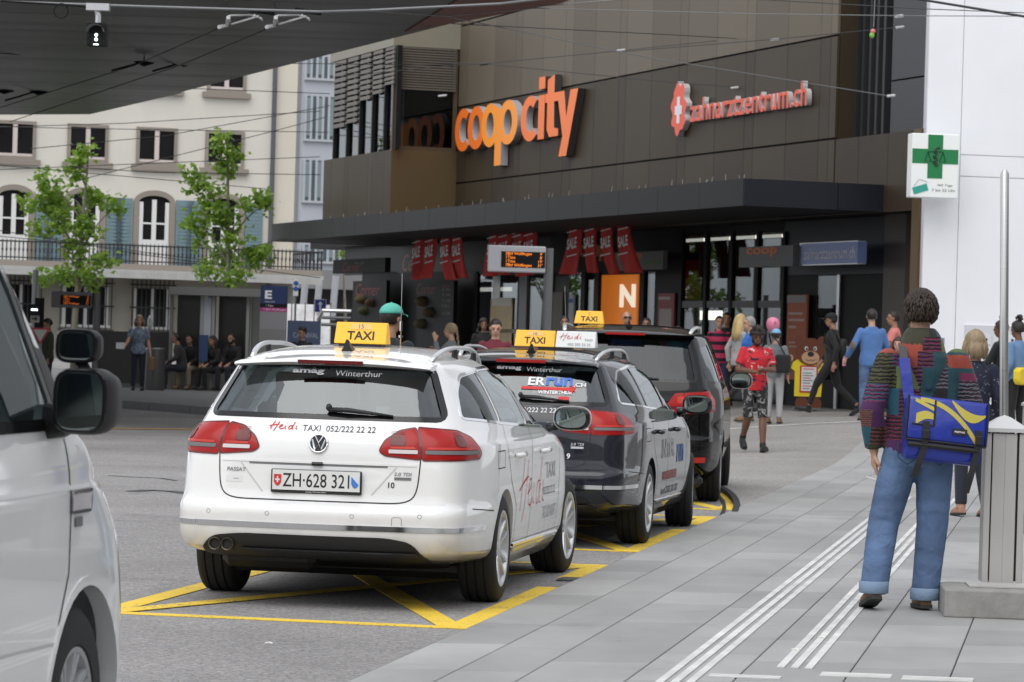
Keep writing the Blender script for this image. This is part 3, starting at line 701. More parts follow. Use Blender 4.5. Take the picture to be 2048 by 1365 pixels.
# dental centre sign
sg2 = thing('facade_sign', 'narrow red letters reading zahnarztzentrum.ch with cross emblem on the bronze wall', 'sign', fp(tL, dU))
a_ = fz(1382, 222, dU + .1); b_ = fz(1616, 186, dU + .1); zc2 = (a_[1] + b_[1]) / 2
mid = fp((a_[0] + b_[0]) / 2, dU + .02, zc2) - sg2.location
M2 = vplane(mid, RX)
me_h = .47
o = text('lettering', 'zahnarztzentrum.ch', 1, M_redl, M2 @ Matrix.Translation((0, 0, .106)), sg2, h=me_h, w=(a_[0] - b_[0]), bold=.012, spacing=1.05)
me_ = text_mesh('zahnarztzentrum.ch', 1, bold=.012, spacing=1.05, extrude=.5)
xs_ = [v.co.x for v in me_.vertices]; ys_ = [v.co.y for v in me_.vertices]
fx = (a_[0] - b_[0]) / (max(xs_) - min(xs_)); fy = me_h / (max(ys_) - min(ys_))
for v in me_.vertices: v.co.x = (v.co.x - (max(xs_) + min(xs_)) / 2) * fx; v.co.y = (v.co.y - (max(ys_) + min(ys_)) / 2) * fy; v.co.z = .05 + v.co.z * .10
me_.transform(M2); me_.materials.clear(); me_.materials.append(mat('sign_white_side', (.55, .55, .55), .5)); oo = bpy.data.objects.new('letter_bodies', me_); COL.objects.link(oo); oo.parent = sg2
ec = fz(1361, 221, dU + .1); Me = vplane(fp(ec[0], dU + .02, ec[1]) - sg2.location, RX)
ew = abs(ft(1346, dU) - ft(1374, dU)) / 2
eo = [(ew * (1 + .16 * math.sin(9 * a)) * math.cos(a), .48 * (1 + .12 * math.sin(7 * a + 1)) * math.sin(a) * (1.15 if math.sin(a) > 0 else 1)) for a in [2 * PI * i / 60 for i in range(60)]]
solid('emblem', [('poly', eo, None)], .12, Me, [M_redl, MATS['sign_white_side']], sg2)
cr = [(-.12, -.3), (.12, -.3), (.12, -.1), (.3, -.1), (.3, .1), (.12, .1), (.12, .3), (-.12, .3), (-.12, .1), (-.3, .1), (-.3, -.1), (-.12, -.1)]
MB().prism([(x * ew * 1.6, y * .9) for x, y in cr], .124, .132, Me).build('emblem_cross', M_white, sg2)
# ---- signs under the canopy (each hangs or stands as a thing of its own)
def fsign(name, label, cat, px0, py0, px1, py1, d, m, th=.12, frame=None, group=None):
    o = frect(name, px0, py0, px1, py1, d, th, m); tag(o, label, cat, group)
    if frame:
        pass
    return o
def ftext(name, txt, px, py, d, m, parent, hpx, wpx=None, **k):
    t, z = fz(px, py, d); Y = fp(t, d).y
    h = hpx / FPX * Y; w = None
    if wpx: w = abs(fz(px - wpx / 2, py, d)[0] - fz(px + wpx / 2, py, d)[0])
    return text(name, txt, 1, m, vplane(fp(t, d, z) - (coop.location if parent else Vector()), RX), parent, h=h, w=w, **k)
M_wtxt = mat('white_print', (.78, .78, .8), .6); M_btxt = mat('blue_grey_sign', (.055, .075, .16), .4, emit=(.06, .08, .17), estr=.25)
dsg = 0.75
s1 = fsign('hanging_sign', 'small blue-grey lit box sign reading zahnarztzentrum ch under the canopy', 'sign', 1602, 486, 1715, 528, dsg, M_btxt, .18)
ftext('print', 'zahnarztzentrum ch', 1658, 507, dsg + .004, M_wtxt, s1, 22, 102, bold=.008)
b = FB().fbox(fz(1600, 500, dsg - .02)[0], fz(1717, 500, dsg - .02)[0], dsg - .17, dsg - .01, fz(1658, 530, dsg)[1], fz(1658, 484, dsg)[1]); b.build('frame', M_steel, s1)
M_sgrey = mat('sign_grey', (.115, .115, .115), .5)
s2 = fsign('hanging_sign', 'grey hanging sign with orange coop and restaurant lettering before the big window', 'sign', 1478, 493, 1586, 534, dsg + .1, M_sgrey, .12)
M_or3 = mat('print_orange', (.75, .16, .02), .5); ftext('print', 'coop', 1523, 505, dsg + .104, M_or3, s2, 19, 62, bold=.03); ftext('print', 'restaurant', 1550, 524, dsg + .104, mat('print_grey', (.2, .2, .2), .5), s2, 8, 60)
s3 = fsign('hanging_sign', 'grey hanging sign reading coop to go behind the red banners', 'sign', 1230, 504, 1326, 540, dsg - .3, mat('sign_grey2', (.16, .16, .155), .5), .1)
ftext('print', 'coop', 1259, 515, dsg - .296, M_or3, s3, 14, 48, bold=.03); ftext('print', 'to go', 1303, 527, dsg - .296, mat('print_green', (.06, .22, .05), .5), s3, 15, 36, bold=.02)
s4 = tag(ftext('shop_lettering', 'coop', 1188, 506, .15, mat('sign_orange_dim', (.35, .09, .02), .5), None, 34, 52, bold=.04, extrude=.04), 'dim orange coop letters on the dark lintel behind the banners', 'sign')
# orange promotional display
M_dis = mat('display_orange', (.9, .25, .02), .5, emit=(1, .26, .02), estr=.22)
s5 = fsign('promotion_display', 'glowing orange display with a large white letter N in the doorway', 'display', 1195, 548, 1274, 660, -.25, M_dis, .1)
ftext('print', 'N', 1255, 592, -.245, mat('display_white', (.9, .85, .7), .5, emit=(1, .9, .7), estr=.5), s5, 46, 32, bold=.05)
# posters
def poster(label, px0, py0, px1, py1, col, lines, d=.06, head=None):
    o = fsign('poster', label, 'poster', px0, py0, px1, py1, d, mat('poster_%d' % px0, col, .6), .04)
    for (a0, b0, a1, b1, c) in lines:
        q = frect('print', a0, b0, a1, b1, d + .004, .004, mat('pp_%d_%d' % (px0, b0), c, .6)); q.parent = o; q.location = (0, 0, 0)
    return o
poster('tall orange opening-hours poster beside the glass door', 1573, 590, 1612, 760, (.42, .10, .03), ((1574, 591, 1611, 606, (.30, .29, .28)), (1577, 625, 1605, 630, (.5, .35, .28)), (1577, 638, 1608, 643, (.5, .35, .28)), (1577, 652, 1592, 657, (.5, .35, .28)), (1577, 684, 1600, 687, (.5, .35, .28)), (1577, 692, 1606, 695, (.5, .35, .28))), d=.12)
poster('dull red sale poster with white oval beside the glass entrance', 1314, 587, 1346, 760, (.30, .06, .06), ((1317, 594, 1340, 600, (.5, .4, .38)), (1318, 618, 1342, 680, (.42, .36, .35))), d=.06)
poster('faded beige poster on the wall left of the entrance', 1104, 585, 1124, 690, (.12, .11, .08), (), d=.06)
poster('white and blue notice stuck to the glass by the entrance', 1137, 590, 1147, 660, (.45, .48, .52), ((1137, 598, 1146, 606, (.05, .12, .35)),), d=.06)
# food stall boards
s6 = fsign('menu_board', 'black menu board with faint red script and food pictures, left of the stall opening', 'menu board', 703, 562, 770, 780, .5, M_blk, .1)
M_rdim = mat('red_script', (.20, .02, .02), .6)
ftext('print', 'Corner', 735, 580, .504, M_rdim, s6, 24, 48, shear=.35)
for k, (x, y, c) in enumerate(((725, 600, (.10, .08, .02)), (745, 606, (.09, .04, .02)), (730, 622, (.06, .07, .02)))):
    t, z = fz(x, y, .506); MB().ell(fp(t, .506, z) - coop.location, (.22, .22, .13)).build('food_picture', mat('food_%d' % k, c, .8), s6).scale = (1, 1, 1)
s7 = fsign('menu_board', 'black menu board with price list, right of the stall opening', 'menu board', 832, 562, 905, 780, .5, M_blk, .1)
ftext('print', 'Corner', 853, 578, .504, M_rdim, s7, 22, 40, shear=.35); ftext('print', 'Corner', 893, 572, .504, M_rdim, s7, 8, 16, shear=.35)
for k, y in enumerate((580, 590, 602, 612, 627)): ftext('print', ('8.90', '9.50', '10.50', '12.-', '13.50')[k], 892, y, .504, mat('print_dim', (.18, .17, .16), .6), s7, 5, 16)
for k, (x, y, c) in enumerate(((848, 603, (.09, .07, .02)), (862, 625, (.08, .05, .02)), (846, 648, (.07, .06, .03)))):
    t, z = fz(x, y, .506); MB().ell(fp(t, .506, z) - coop.location, (.25, .25, .14)).build('food_picture', mat('foodb_%d' % k, c, .8), s7)
s8 = fsign('hanging_sign', 'black projecting sign with red script at the left end of the shop front', 'sign', 666, 518, 770, 546, 2.2, M_blk, .15)
ftext('print', 'Corner', 703, 534, 2.204, M_rdim, s8, 18, 36, shear=.35); ftext('print', 'TO GO', 718, 527, 2.204, mat('print_dim', (.18, .17, .16)), s8, 4, 20)
s9 = tag(ftext('shop_lettering', 'Ce', 815, 526, .1, mat('red_script_lit', (.4, .03, .03), .5), None, 34, 20, shear=.3), 'red script letters on the grey wall behind the left banners', 'sign')
# beer glass picture in the window
s10 = fsign('window_picture', 'window picture of a tall golden beer glass with white foam', 'window picture', 980, 600, 1024, 690, .03, mat('beer_gold', (.42, .27, .06), .4, var=.2, scale=3), .01)
q = frect('foam', 984, 596, 1023, 612, .045, .012, mat('foam', (.7, .68, .6), .8)); q.parent = s10; q.location = (0, 0, 0)
q = frect('bottle', 985, 552, 1000, 600, .04, .01, mat('bottle_dark', (.03, .05, .06), .2)); q.parent = s10; q.location = (0, 0, 0)
# red banners: 3 groups of 4
M_ban = mat('banner_red', (.55, .03, .022), .8, var=.12, scale=2)
def banner(px_t, px_b, wt, wb, py0, py1, d, label, seed):
    o = thing('sale_banner', label, 'banner', coop.location, group='red sale banners')
    rg = random.Random(seed); n, mrows = 6, 14; vs = []
    bow = rg.uniform(.0, .05)
    for j in range(mrows + 1):
        f = j / mrows; py = py0 + (py1 - py0) * f; pc = px_t + (px_b - px_t) * f ** 1.3; w = wt + (wb - wt) * f
        for i in range(n + 1):
            g = i / n - .5; px = pc + w * g
            t, z = fz(px, py, d); dd = d + bow * math.sin(f * PI * 1.1) + .05 * math.sin(g * 7 + f * 3 + seed) * f
            vs.append(cl(fp(t, dd, z)))
    fs = [(j * (n + 1) + i, j * (n + 1) + i + 1, (j + 1) * (n + 1) + i + 1, (j + 1) * (n + 1) + i) for j in range(mrows) for i in range(n)]
    c = MB().add(vs, fs).build('cloth', M_ban, o, smooth=True); sm = c.modifiers.new('th', 'SOLIDIFY'); sm.thickness = .012
    f = .36; pc = px_t + (px_b - px_t) * f ** 1.3; t, z = fz(pc, py0 + (py1 - py0) * f, d); Yb = fp(t, d).y
    sl = math.atan2((px_b - px_t), (py1 - py0)) * 1.2; Wb = abs(fz(pc - wt / 2, 500, d)[0] - fz(pc + wt / 2, 500, d)[0])
    Mx = vplane(cl(fp(t, d + bow * math.sin(f * PI * 1.1) + .06, z)), RX) @ Matrix.Rotation(R_(4) , 4, 'Z')
    text('print', 'SALE', 1, M_wtxt, Mx, o, h=22 / FPX * Yb, w=Wb * .84, bold=.03, shear=-sl)
    for dy in (-.24, .24):
        MB().box((0, dy * 1.1, 0), (Wb * .8, .025, .004), Mx).build('print', M_wtxt, o)
    return o
G1 = [((842, 832), (865, 855), (893, 905), (915, 925)), ((992, 977), (1016, 1003), (1041, 1040), (1064, 1058)), ((1153, 1140), (1183, 1188), (1215, 1228), (1249, 1264))]
names = ('above the black menu boards', 'behind the near departure display', 'over the main entrance'); 
for g, grp in enumerate(G1):
    d = 1.25
    for k, (a0, a1) in enumerate(grp):
        w0 = (19, 21, 24)[g]; w1 = (24, 25, 36 if k in (0, 3) else 20)[g]
        banner(a0, a1, w0, w1, (475, 467, 453)[g] - (k * 1.8), (560, 553, 549)[g] - (k % 2) * 3, d, '%s red sale banner of the four %s' % (('leftmost', 'second', 'third', 'rightmost')[k], names[g]), g * 4 + k)
    p0, p1 = grp[0][0] - 12, grp[3][0] + 14; y0 = (475, 467, 453)[g]
    a0 = fz(p0, y0, d); a1 = fz(p1, y0 - 7, d)
    tag(MB().tube([fp(a0[0], d, a0[1]), fp((a0[0] + a1[0]) / 2, d, (a0[1] + a1[1]) / 2 - .05), fp(a1[0], d, a1[1])], .02, 6).build('banner_rail', M_steel), 'thin rail carrying the banners %s' % names[g], 'rail')
# ================================================================ white building on the right
wb = thing('white_building', 'smooth white panelled building at the right edge', 'building', at(1840, 700, 55) * Vector((1, 1, 0)) if False else Vector((at(1840, 700, 55).x, 55, 0)))
WD = Vector((math.cos(R_(16)), -math.sin(R_(16)) * 0 + math.sin(R_(8)), 0)).normalized()
WN = Vector((WD.y, -WD.x, 0))
def wpt(s, n, z): return WD * s + WN * n + Vector((0, 0, z))
def wbox(name, s0, s1, n0, n1, z0, z1, m, parent=wb, bevel=0):
    q = [wpt(s, n, 0) for s, n in ((s0, n0), (s1, n0), (s1, n1), (s0, n1))]
    return MB().prism([(p.x, p.y) for p in q], z0, z1).build(name, m, parent, bevel=bevel)
def wz(px, py, n=0.0):
    x, y = unrot(px, py); k = x / FPX; q = wb.location + WN * n
    s = (k * q.y - q.x) / (WD.x - k * WD.y); Y = (q + WD * s).y
    return s, HCAM - y / FPX * Y
s_seam = wz(1917, 430)[0]
zs1, zs2 = wz(1980, 312)[1], wz(1980, 355)[1]
MB().prism([(q.x, q.y) for q in (wpt(.05, -.02, 0), wpt(14, -.02, 0), wpt(14, -10, 0), wpt(2.6, -10, 0))], 0, 17).build('core', mat('core_grey', (.4, .4, .4), .8), wb)
sl_ = [0.0, s_seam, s_seam + 2.35, s_seam + 4.7, s_seam + 7]
for i in range(4):
    zz = [0, zs2, zs1, zs1 + 4.2, 17] if i else [0, 17]
    for z0, z1 in zip(zz[:-1], zz[1:]): wbox('wall_panel', sl_[i] + .006, sl_[i + 1] - .006, -.02, 0, z0 + .006, z1 - .006, M_white)
MB().prism([(q.x, q.y) for q in (wpt(0, -.021, 0), wpt(.049, -.021, 0), wpt(2.59, -10, 0), wpt(2.5, -10, 0))], 0, 17).build('flank_panel', M_white, wb)
# letter-box panel
mb_ = wbox('mailbox_panel', wz(1928, 700)[0], wz(2075, 700)[0], .0, .035, wz(1990, 800)[1], wz(1990, 652)[1], mat('mailbox_grey', (.62, .63, .66), .45), None)
mb_.location = wb.location; tag(mb_, 'pale grey letter-box panel on the white wall behind the women', 'letter box')
for i in range(2):
    for j in range(4):
        sA = wz(1930 + i * 52, 700)[0]; sB = wz(1930 + (i + 1) * 52, 700)[0]; zA_ = wz(1990, 668 + j * 24)[1]; zB_ = wz(1990, 692 + j * 24)[1]
        q = wbox('flap', sA + .02, sB - .02, .035, .045, zB_ + .02, zA_ - .02, mat('mailbox_flap', (.68, .69, .72), .4), mb_)
        p = wpt(sB - .1, .045, (zA_ + zB_) / 2); MB().cyl(p, p + WN * .015, .02, n=8).build('lock', M_dark, mb_)
nb_ = wbox('notice_plate', wz(1868, 690)[0], wz(1888, 690)[0], 0, .02, wz(1878, 690)[1], wz(1878, 676)[1], mat('notice_blue', (.22, .26, .42), .5), None); nb_.location = wb.location
tag(nb_, 'small blue-grey notice plate on the white wall above the man\'s shoulder', 'notice')
# pharmacy sign
nS = .55
p0 = wz(1823, 330, nS); p1 = wz(1917, 330, nS); zt = wz(1870, 268, nS)[1]; zb_ = wz(1870, 396, nS)[1]
ps = wbox('pharmacy_sign', p0[0], p1[0], nS - .28, nS, zb_, zt, mat('sign_box_white', (.80, .82, .80), .4, emit=(.8, .82, .8), estr=.06), None, bevel=.01); ps.location = wb.location
tag(ps, 'white box sign with green pharmacy cross and snake emblem', 'sign')
M_grn = mat('pharmacy_green', (.012, .20, .06), .45); M_grnd = mat('emblem_dark', (.01, .03, .02), .5); M_teal = mat('tag_teal', (.03, .35, .27), .5)
ww = p1[0] - p0[0]; hh = zt - zb_
def sbox(name, x0, x1, z0, z1, m, e=.004): return wbox(name, p0[0] + ww * x0, p0[0] + ww * x1, nS, nS + e, zb_ + hh * z0, zb_ + hh * z1, m, ps)
sbox('cross_bar', .34, .66, .30, .985, M_grn, .004); sbox('cross_bar', .01, .339, .53, .76, M_grn, .004); sbox('cross_bar', .661, .99, .53, .76, M_grn, .004)
sc_ = lambda x, z: wpt(p0[0] + ww * x, nS + .012, zb_ + hh * z)
MB().tube([sc_(.5 + .07 * math.sin(k * 1.05) * (1 - k / 26), .50 + .27 * k / 20) for k in range(18)] + [sc_(.52, .775), sc_(.57, .79), sc_(.58, .77)], .016, 6).build('snake_emblem', M_grnd, ps)
MB().tube([sc_(.5, .5), sc_(.5, .76)], .010, 6).build('staff', M_grnd, ps)
for sx in (-1, 1):
    MB().tube([sc_(.5, .72), sc_(.5 + .16 * sx, .72), sc_(.5 + .22 * sx, .565), sc_(.5 + .09 * sx, .565), sc_(.5 + .16 * sx, .72)], .006, 5).build('scale_emblem', M_grnd, ps)
Mt_ = vplane(wb.location + wpt(p0[0] + ww * .72, nS + .006, zb_ + hh * .195) - wb.location, WD); text('print', '365 Tage', 1, M_grnd, Mt_, ps, h=.045, w=.26)
Mt_ = vplane(wpt(p0[0] + ww * .70, nS + .006, zb_ + hh * .12), WD); text('print', '7 bis 22 Uhr', 1, M_grnd, Mt_, ps, h=.042, w=.40)
MB().box((0, 0, 0), (ww * .32, hh * .11, .006), vplane(wpt(p0[0] + ww * .2, nS + .005, zb_ + hh * .13), WD) @ Matrix.Rotation(R_(18), 4, 'Z')).build('hanging_tag', M_teal, ps)
MB().tube([sc_(.06, .17), sc_(.17, .28), sc_(.35, .24)], .003, 4).build('tag_string', M_grnd, ps)
MB().tube([wpt((p0[0] + p1[0]) / 2, 0, (zt + zb_) / 2), wpt((p0[0] + p1[0]) / 2, nS - .27, (zt + zb_) / 2)], .04, 8).build('bracket', M_steel, ps)
# camera unit on the pier
# ================================================================ cream building on the left
GA = R_(18.1); GD = Vector((math.cos(GA), math.sin(GA), 0)); GN = Vector((math.sin(GA), -math.cos(GA), 0))
def make_wall(px, Y):
    p = at(px, 600, Y); p.z = 0
    def gz(px, py, d=0.0):
        x, y = unrot(px, py); k = x / FPX; q = p + GN * d
        s = (k * q.y - q.x) / (GD.x - k * GD.y); Yq = (q + GD * s).y
        return s, HCAM - y / FPX * Yq
    return p, gz
Q0, gz = make_wall(300, 133.0)
M_cream = mat('cream_render', (.66, .63, .56), .85, var=.05, scale=.5); M_cream2 = mat('cream_render_warm', (.66, .61, .51), .85, var=.04, scale=.5)
M_base = mat('ground_floor_stone', (.30, .28, .235), .85, var=.10, scale=.8)
M_sill = mat('sill_stone', (.27, .235, .20), .8); M_fr = mat('window_frame_pink', (.60, .52, .49), .6); M_frw = mat('window_frame_white', (.72, .72, .70), .6)
M_shut = mat('shutter_blue', (.165, .245, .275), .6, var=.06, scale=2); M_win = mat('window_dark', (.018, .017, .018), .08, var=.3, scale=.6); M_iron = mat('iron', (.02, .02, .022), .6)
lb = thing('cream_building', 'cream rendered town house with blue shutters and long iron balcony', 'building', Q0)
def gbox(name, s0, s1, d0, d1, z0, z1, m, parent=lb, bevel=0):
    q = [GD * s + GN * d for s, d in ((s0, d0), (s1, d0), (s1, d1), (s0, d1))]
    return MB().prism([(p.x, p.y) for p in q], z0, z1).build(name, m, parent, bevel=bevel)
sL = gz(-260, 400)[0]; sP = gz(545, 300)[0]; sE = gz(592, 300)[0]; zF1 = gz(300, 540)[1]
gbox('wall', sL, sP, -12, 0, zF1, 19, M_cream); gbox('wall', sP, sE, -12, -.05, zF1, 19, M_cream2); gbox('ground_floor', sL, sE, -12, -.02, 0, zF1, M_base)
gbox('drainpipe', sP - .08, sP + .08, 0, .16, 0, 19, mat('zinc', (.09, .10, .11), .5))
zS2 = gz(300, 331)[1]; zT2 = gz(300, 255)[1]; zS3 = gz(450, 186)[1]; zT3 = zS3 + (zT2 - zS2)
for c, w in ((29, 84), (175, 82), (313, 82), (449, 78)):
    for zs_, zt_ in ((zS2, zT2), (zS3, zT3)):
        a0 = gz(c - w / 2, 300)[0]; a1 = gz(c + w / 2, 300)[0]
        wn_ = gbox('window', a0, a1, -.001, .02, zs_, zt_, M_win)
        fw = .13
        for q0, q1, r0, r1 in ((a0, a0 + fw, zs_, zt_), (a1 - fw, a1, zs_, zt_), (a0 + fw, a1 - fw, zt_ - fw, zt_), (a0 + fw, a1 - fw, zs_, zs_ + fw)): gbox('frame', q0, q1, .021, .09, r0, r1, M_sill if q0 in (a0, a1 - fw) and r1 - r0 > 1 else M_sill, wn_)
        gbox('mullion', (a0 + a1) / 2 - .09, (a0 + a1) / 2 + .09, .021, .07, zs_ + fw, zt_ - fw, M_fr, wn_); gbox('sash', a0 + fw, (a0 + a1) / 2 - .09, .021, .05, zs_ + fw, zs_ + fw + .1, M_fr, wn_); gbox('sash', (a0 + a1) / 2 + .09, a1 - fw, .021, .05, zs_ + fw, zs_ + fw + .1, M_fr, wn_)
        gbox('sill', a0 - .18, a1 + .18, 0, .22, zs_ - .22, zs_, M_sill, wn_)
zB1 = gz(300, 535)[1]; zT1 = gz(305, 405)[1]; zAr = gz(305, 392)[1]
for c in (26, 168, 307, 446):
    a0 = gz(c - 31, 450)[0]; a1 = gz(c + 31, 450)[0]; w = a1 - a0; cc = (a0 + a1) / 2
    arc = [(cc + w / 2 * math.cos(t), zT1 + (zAr - zT1) * math.sin(t)) for t in [PI * i / 12 for i in range(13)]]
    Mg = Matrix(((GD.x, 0, GN.x, 0), (GD.y, 0, GN.y, 0), (0, 1, 0, 0), (0, 0, 0, 1)))
    poly = [(a0, zB1), (a1, zB1)] + arc
    d_ = MB().prism(poly, -.001, .02, Mg).build('window', M_win, lb)
    big = [(cc + (w / 2 + .2) * math.cos(t), zT1 + (zAr - zT1 + .22) * math.sin(t)) for t in [PI * i / 12 for i in range(13)]]
    m_ = MB()
    for i in range(12): m_.prism([arc[i], arc[i + 1], big[i + 1], big[i]], .0, .12, Mg)
    m_.build('arch_surround', M_sill, d_)
    for q0, q1 in ((a0 - .2, a0), (a1, a1 + .2)): gbox('jamb', q0, q1, 0, .12, zB1, zT1, M_sill, d_)
    for q0, q1, r0, r1 in ((a0 + .02, a0 + .18, zB1, zT1), (a1 - .18, a1 - .02, zB1, zT1), (cc - .09, cc + .09, zB1, zT1 + .1)): gbox('frame', q0, q1, .021, .08, r0, r1, M_frw, d_)
    zm = zB1 + (zT1 - zB1) * .66; gbox('transom', a0 + .18, cc - .09, .021, .06, zm, zm + .07, M_frw, d_); gbox('transom', cc + .09, a1 - .18, .021, .06, zm, zm + .07, M_frw, d_)
    gbox('door_panel', a0 + .18, cc - .09, .021, .06, zB1, zB1 + 1.1, M_frw, d_); gbox('door_panel', cc + .09, a1 - .18, .021, .06, zB1, zB1 + 1.1, M_frw, d_)
    for sg in (-1, 1):
        c1 = cc + sg * (w / 2 + .2 + .42); s_ = gbox('shutter', c1 - .36, c1 + .36, .01, .09, zB1, zT1 + .12, M_shut)
        for k in range(18):
            z = zB1 + (zT1 - zB1) * (k + .5) / 18; gbox('louvre', c1 - .28, c1 + .28, .09, .11, z - .05, z + .03, M_shut, s_)
# balcony with railing
zb0_ = gz(300, 542)[1]; zb1_ = gz(300, 531)[1]; zr1 = gz(300, 489)[1]; sB0 = gz(-40, 500)[0]; sB1 = gz(628, 500)[0]
gbox('balcony_slab', sB0, sB1, -.0, 1.5, zb0_, zb1_, M_sill); gbox('balcony_slab', sE, sB1, -8, -.0, zb0_, zb1_, M_sill)
gbox('handrail', sB0, sB1, 1.40, 1.46, zr1 - .14, zr1 - .08, M_iron); gbox('handrail', sB0, sB1, 1.40, 1.46, zb1_ + .08, zb1_ + .13, M_iron); gbox('handrail', sB1 - .06, sB1, -8, 1.40, zr1 - .14, zr1 - .08, M_iron)
bal = MB(); bal.lathe([(.0, 0), (.022, 0), (.022, .35), (.045, .45), (.022, .55), (.03, .8), (.0, .92)], 6); pb = None
n_b = 84
for k in range(n_b):
    s_ = sB0 + (sB1 - sB0 - .06) * k / (n_b - 1)
    if pb is None: pb = bal.build('baluster', M_iron, lb); o_ = pb
    else: o_ = pb.copy(); COL.objects.link(o_)
    o_.location = GD * s_ + GN * 1.43 + Vector((0, 0, zb1_)); o_.scale = (1, 1, (zr1 - zb1_) / .92)
for k in range(14):
    o_ = pb.copy(); COL.objects.link(o_); o_.location = GD * (sB1 - .03) + GN * (1.4 - k * .6) + Vector((0, 0, zb1_)); o_.scale = (1, 1, (zr1 - zb1_) / .92)
aw = tag(gbox('rolled_awning', sB0, sB1 - .2, 1.3, 2.4, zb0_ - .16, zb0_ - .02, mat('awning_white', (.42, .42, .40), .8, var=.1, scale=2), None), 'pale rolled-up awning under the long balcony', 'awning'); aw.location = Q0
fr_ = MB()
for k in range(90):
    s_ = sB0 + (sB1 - .3 - sB0) * k / 90; p = GD * s_ + GN * 2.41; q = GD * (s_ + .17) + GN * 2.41
    fr_.add([p + Vector((0, 0, zb0_ - .14)), q + Vector((0, 0, zb0_ - .14)), (p + q) / 2 + GD * .08 + Vector((0, 0, zb0_ - .36)), (p + q) / 2 - GD * .08 + Vector((0, 0, zb0_ - .36))], [(0, 3, 2, 1)])
f_ = fr_.build('fringe', MATS['awning_white'], aw); f_['kind'] = 'stuff'; f_.location = (0, 0, 0)
# ground-floor windows with grilles
for c, w in ((40, 70), (170, 92), (303, 72)):
    a0 = gz(c - w / 2, 610)[0]; a1 = gz(c + w / 2, 610)[0]; z0, z1 = gz(300, 654)[1], gz(300, 578)[1]
    wn_ = gbox('window', a0, a1, -.0, .02, z0, z1, M_win)
    for q in (a0, (a0 + a1) / 2 - .07, a1 - .14): gbox('frame', q, q + .14, .021, .07, z0, z1, M_frw, wn_)
    gbox('sill', a0 - .1, a1 + .1, 0, .1, z0 - .1, z0, M_frw, wn_)
    for k in range(10): q = a0 - .1 + (a1 - a0 + .2) * k / 9; gbox('grille_bar', q - .02, q + .02, .20, .24, z0 - .35, z1 + .35, M_iron, wn_)
    for z in (z0 - .2, (z0 + z1) / 2, z1 + .15): gbox('grille_rail', a0 - .2, a1 + .2, .24, .27, z - .03, z + .03, M_iron, wn_)
# ================================================================ blue-grey block and side street beyond
Q1, gz1 = make_wall(640, 175.0)
M_blueg = mat('blue_grey_render', (.43, .445, .49), .8, var=.04, scale=.3)
bb = thing('office_block', 'pale blue-grey office block in the gap left of the store', 'building', Q1)
sl0 = gz1(605, 300)[0]; sl1 = sl0 + 30
zg0 = gz1(640, 540)[1]
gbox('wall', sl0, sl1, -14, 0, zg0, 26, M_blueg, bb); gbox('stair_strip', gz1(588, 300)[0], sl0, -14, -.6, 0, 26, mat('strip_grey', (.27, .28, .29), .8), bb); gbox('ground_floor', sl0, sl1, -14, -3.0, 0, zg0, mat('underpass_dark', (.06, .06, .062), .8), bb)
gbox('soffit_band', sl0 - 1, sl1, -3, .4, zg0 - 1.0, zg0 - .01, mat('soffit', (.20, .20, .20), .7), bb)
M_gwin = mat('office_glass', (.05, .09, .11), .1); M_gfr = mat('office_frame', (.42, .43, .46), .5)
for x0, x1, y0, y1 in ((611, 690, 112, 160), (611, 690, 192, 282), (608, 690, 320, 405), (606, 690, 490, 525)):
    a0, z1 = gz1(x0, y0); a1, z0 = gz1(x1, y1)
    w_ = gbox('window', a0, a1, 0, .04, z0, z1, M_gwin, bb)
    n_ = 7
    for k in range(n_ + 1):
        s_ = a0 + (a1 - a0) * k / n_; gbox('mullion', s_ - .06, s_ + .06, .041, .16, z0, z1, M_gfr, w_)
    for k in range(0, n_, 2): s_ = a0 + (a1 - a0) * (k + .2) / n_; gbox('curtain', s_, s_ + .28, .041, .06, z0 + .2, z1 - .1, mat('office_curtain', (.24, .32, .33), .8), w_)
    gbox('sill', a0 - .1, a1 + .1, .0, .2, z0 - .12, z0, M_gfr, w_)
for k, x in enumerate((612, 640, 672)):
    p = at(x, 552, 158); q = at(x - 8, 640, 158); tag(MB().cyl(q, p, .16, n=10).build('slanted_column', M_gfr), '%s slanted grey column under the office block' % ('left', 'middle', 'right')[k], 'column')
# far things in the street gap
def fbx(name, px0, py0, px1, py1, Y, depth, m, label=None, cat=None, parent=None, bevel=0):
    a_ = at(px0, (py0 + py1) / 2, Y); b_ = at(px1, (py0 + py1) / 2, Y); zt_ = at((px0 + px1) / 2, py0, Y).z; z0_ = at((px0 + px1) / 2, py1, Y).z
    o = MB().box((0, 0, 0), (b_.x - a_.x, depth, zt_ - z0_)).build(name, m, parent, bevel=bevel)
    o.location = ((a_.x + b_.x) / 2, Y + depth / 2, (zt_ + z0_) / 2) if parent is None else Vector(((a_.x + b_.x) / 2, Y + depth / 2, (zt_ + z0_) / 2)) - parent.location
    return tag(o, label, cat) if label else o
fbx('low_wall', 560, 609, 660, 690, 120, .4, mat('mottled_white', (.75, .76, .76), .7, var=.25, scale=3), 'bright white low shape far down the side street', 'wall')  # plain mottled box standing in for an unidentified white shape
for k, x in enumerate((582, 609, 627, 660)): fbx('barrier_post', x, 606, x + 2, 650, 118, .08, mat('post_redbrown', (.12, .04, .04), .6), 'thin dark post %s in front of the white shape' % ('leftmost', 'second', 'third', 'rightmost')[k], 'post')
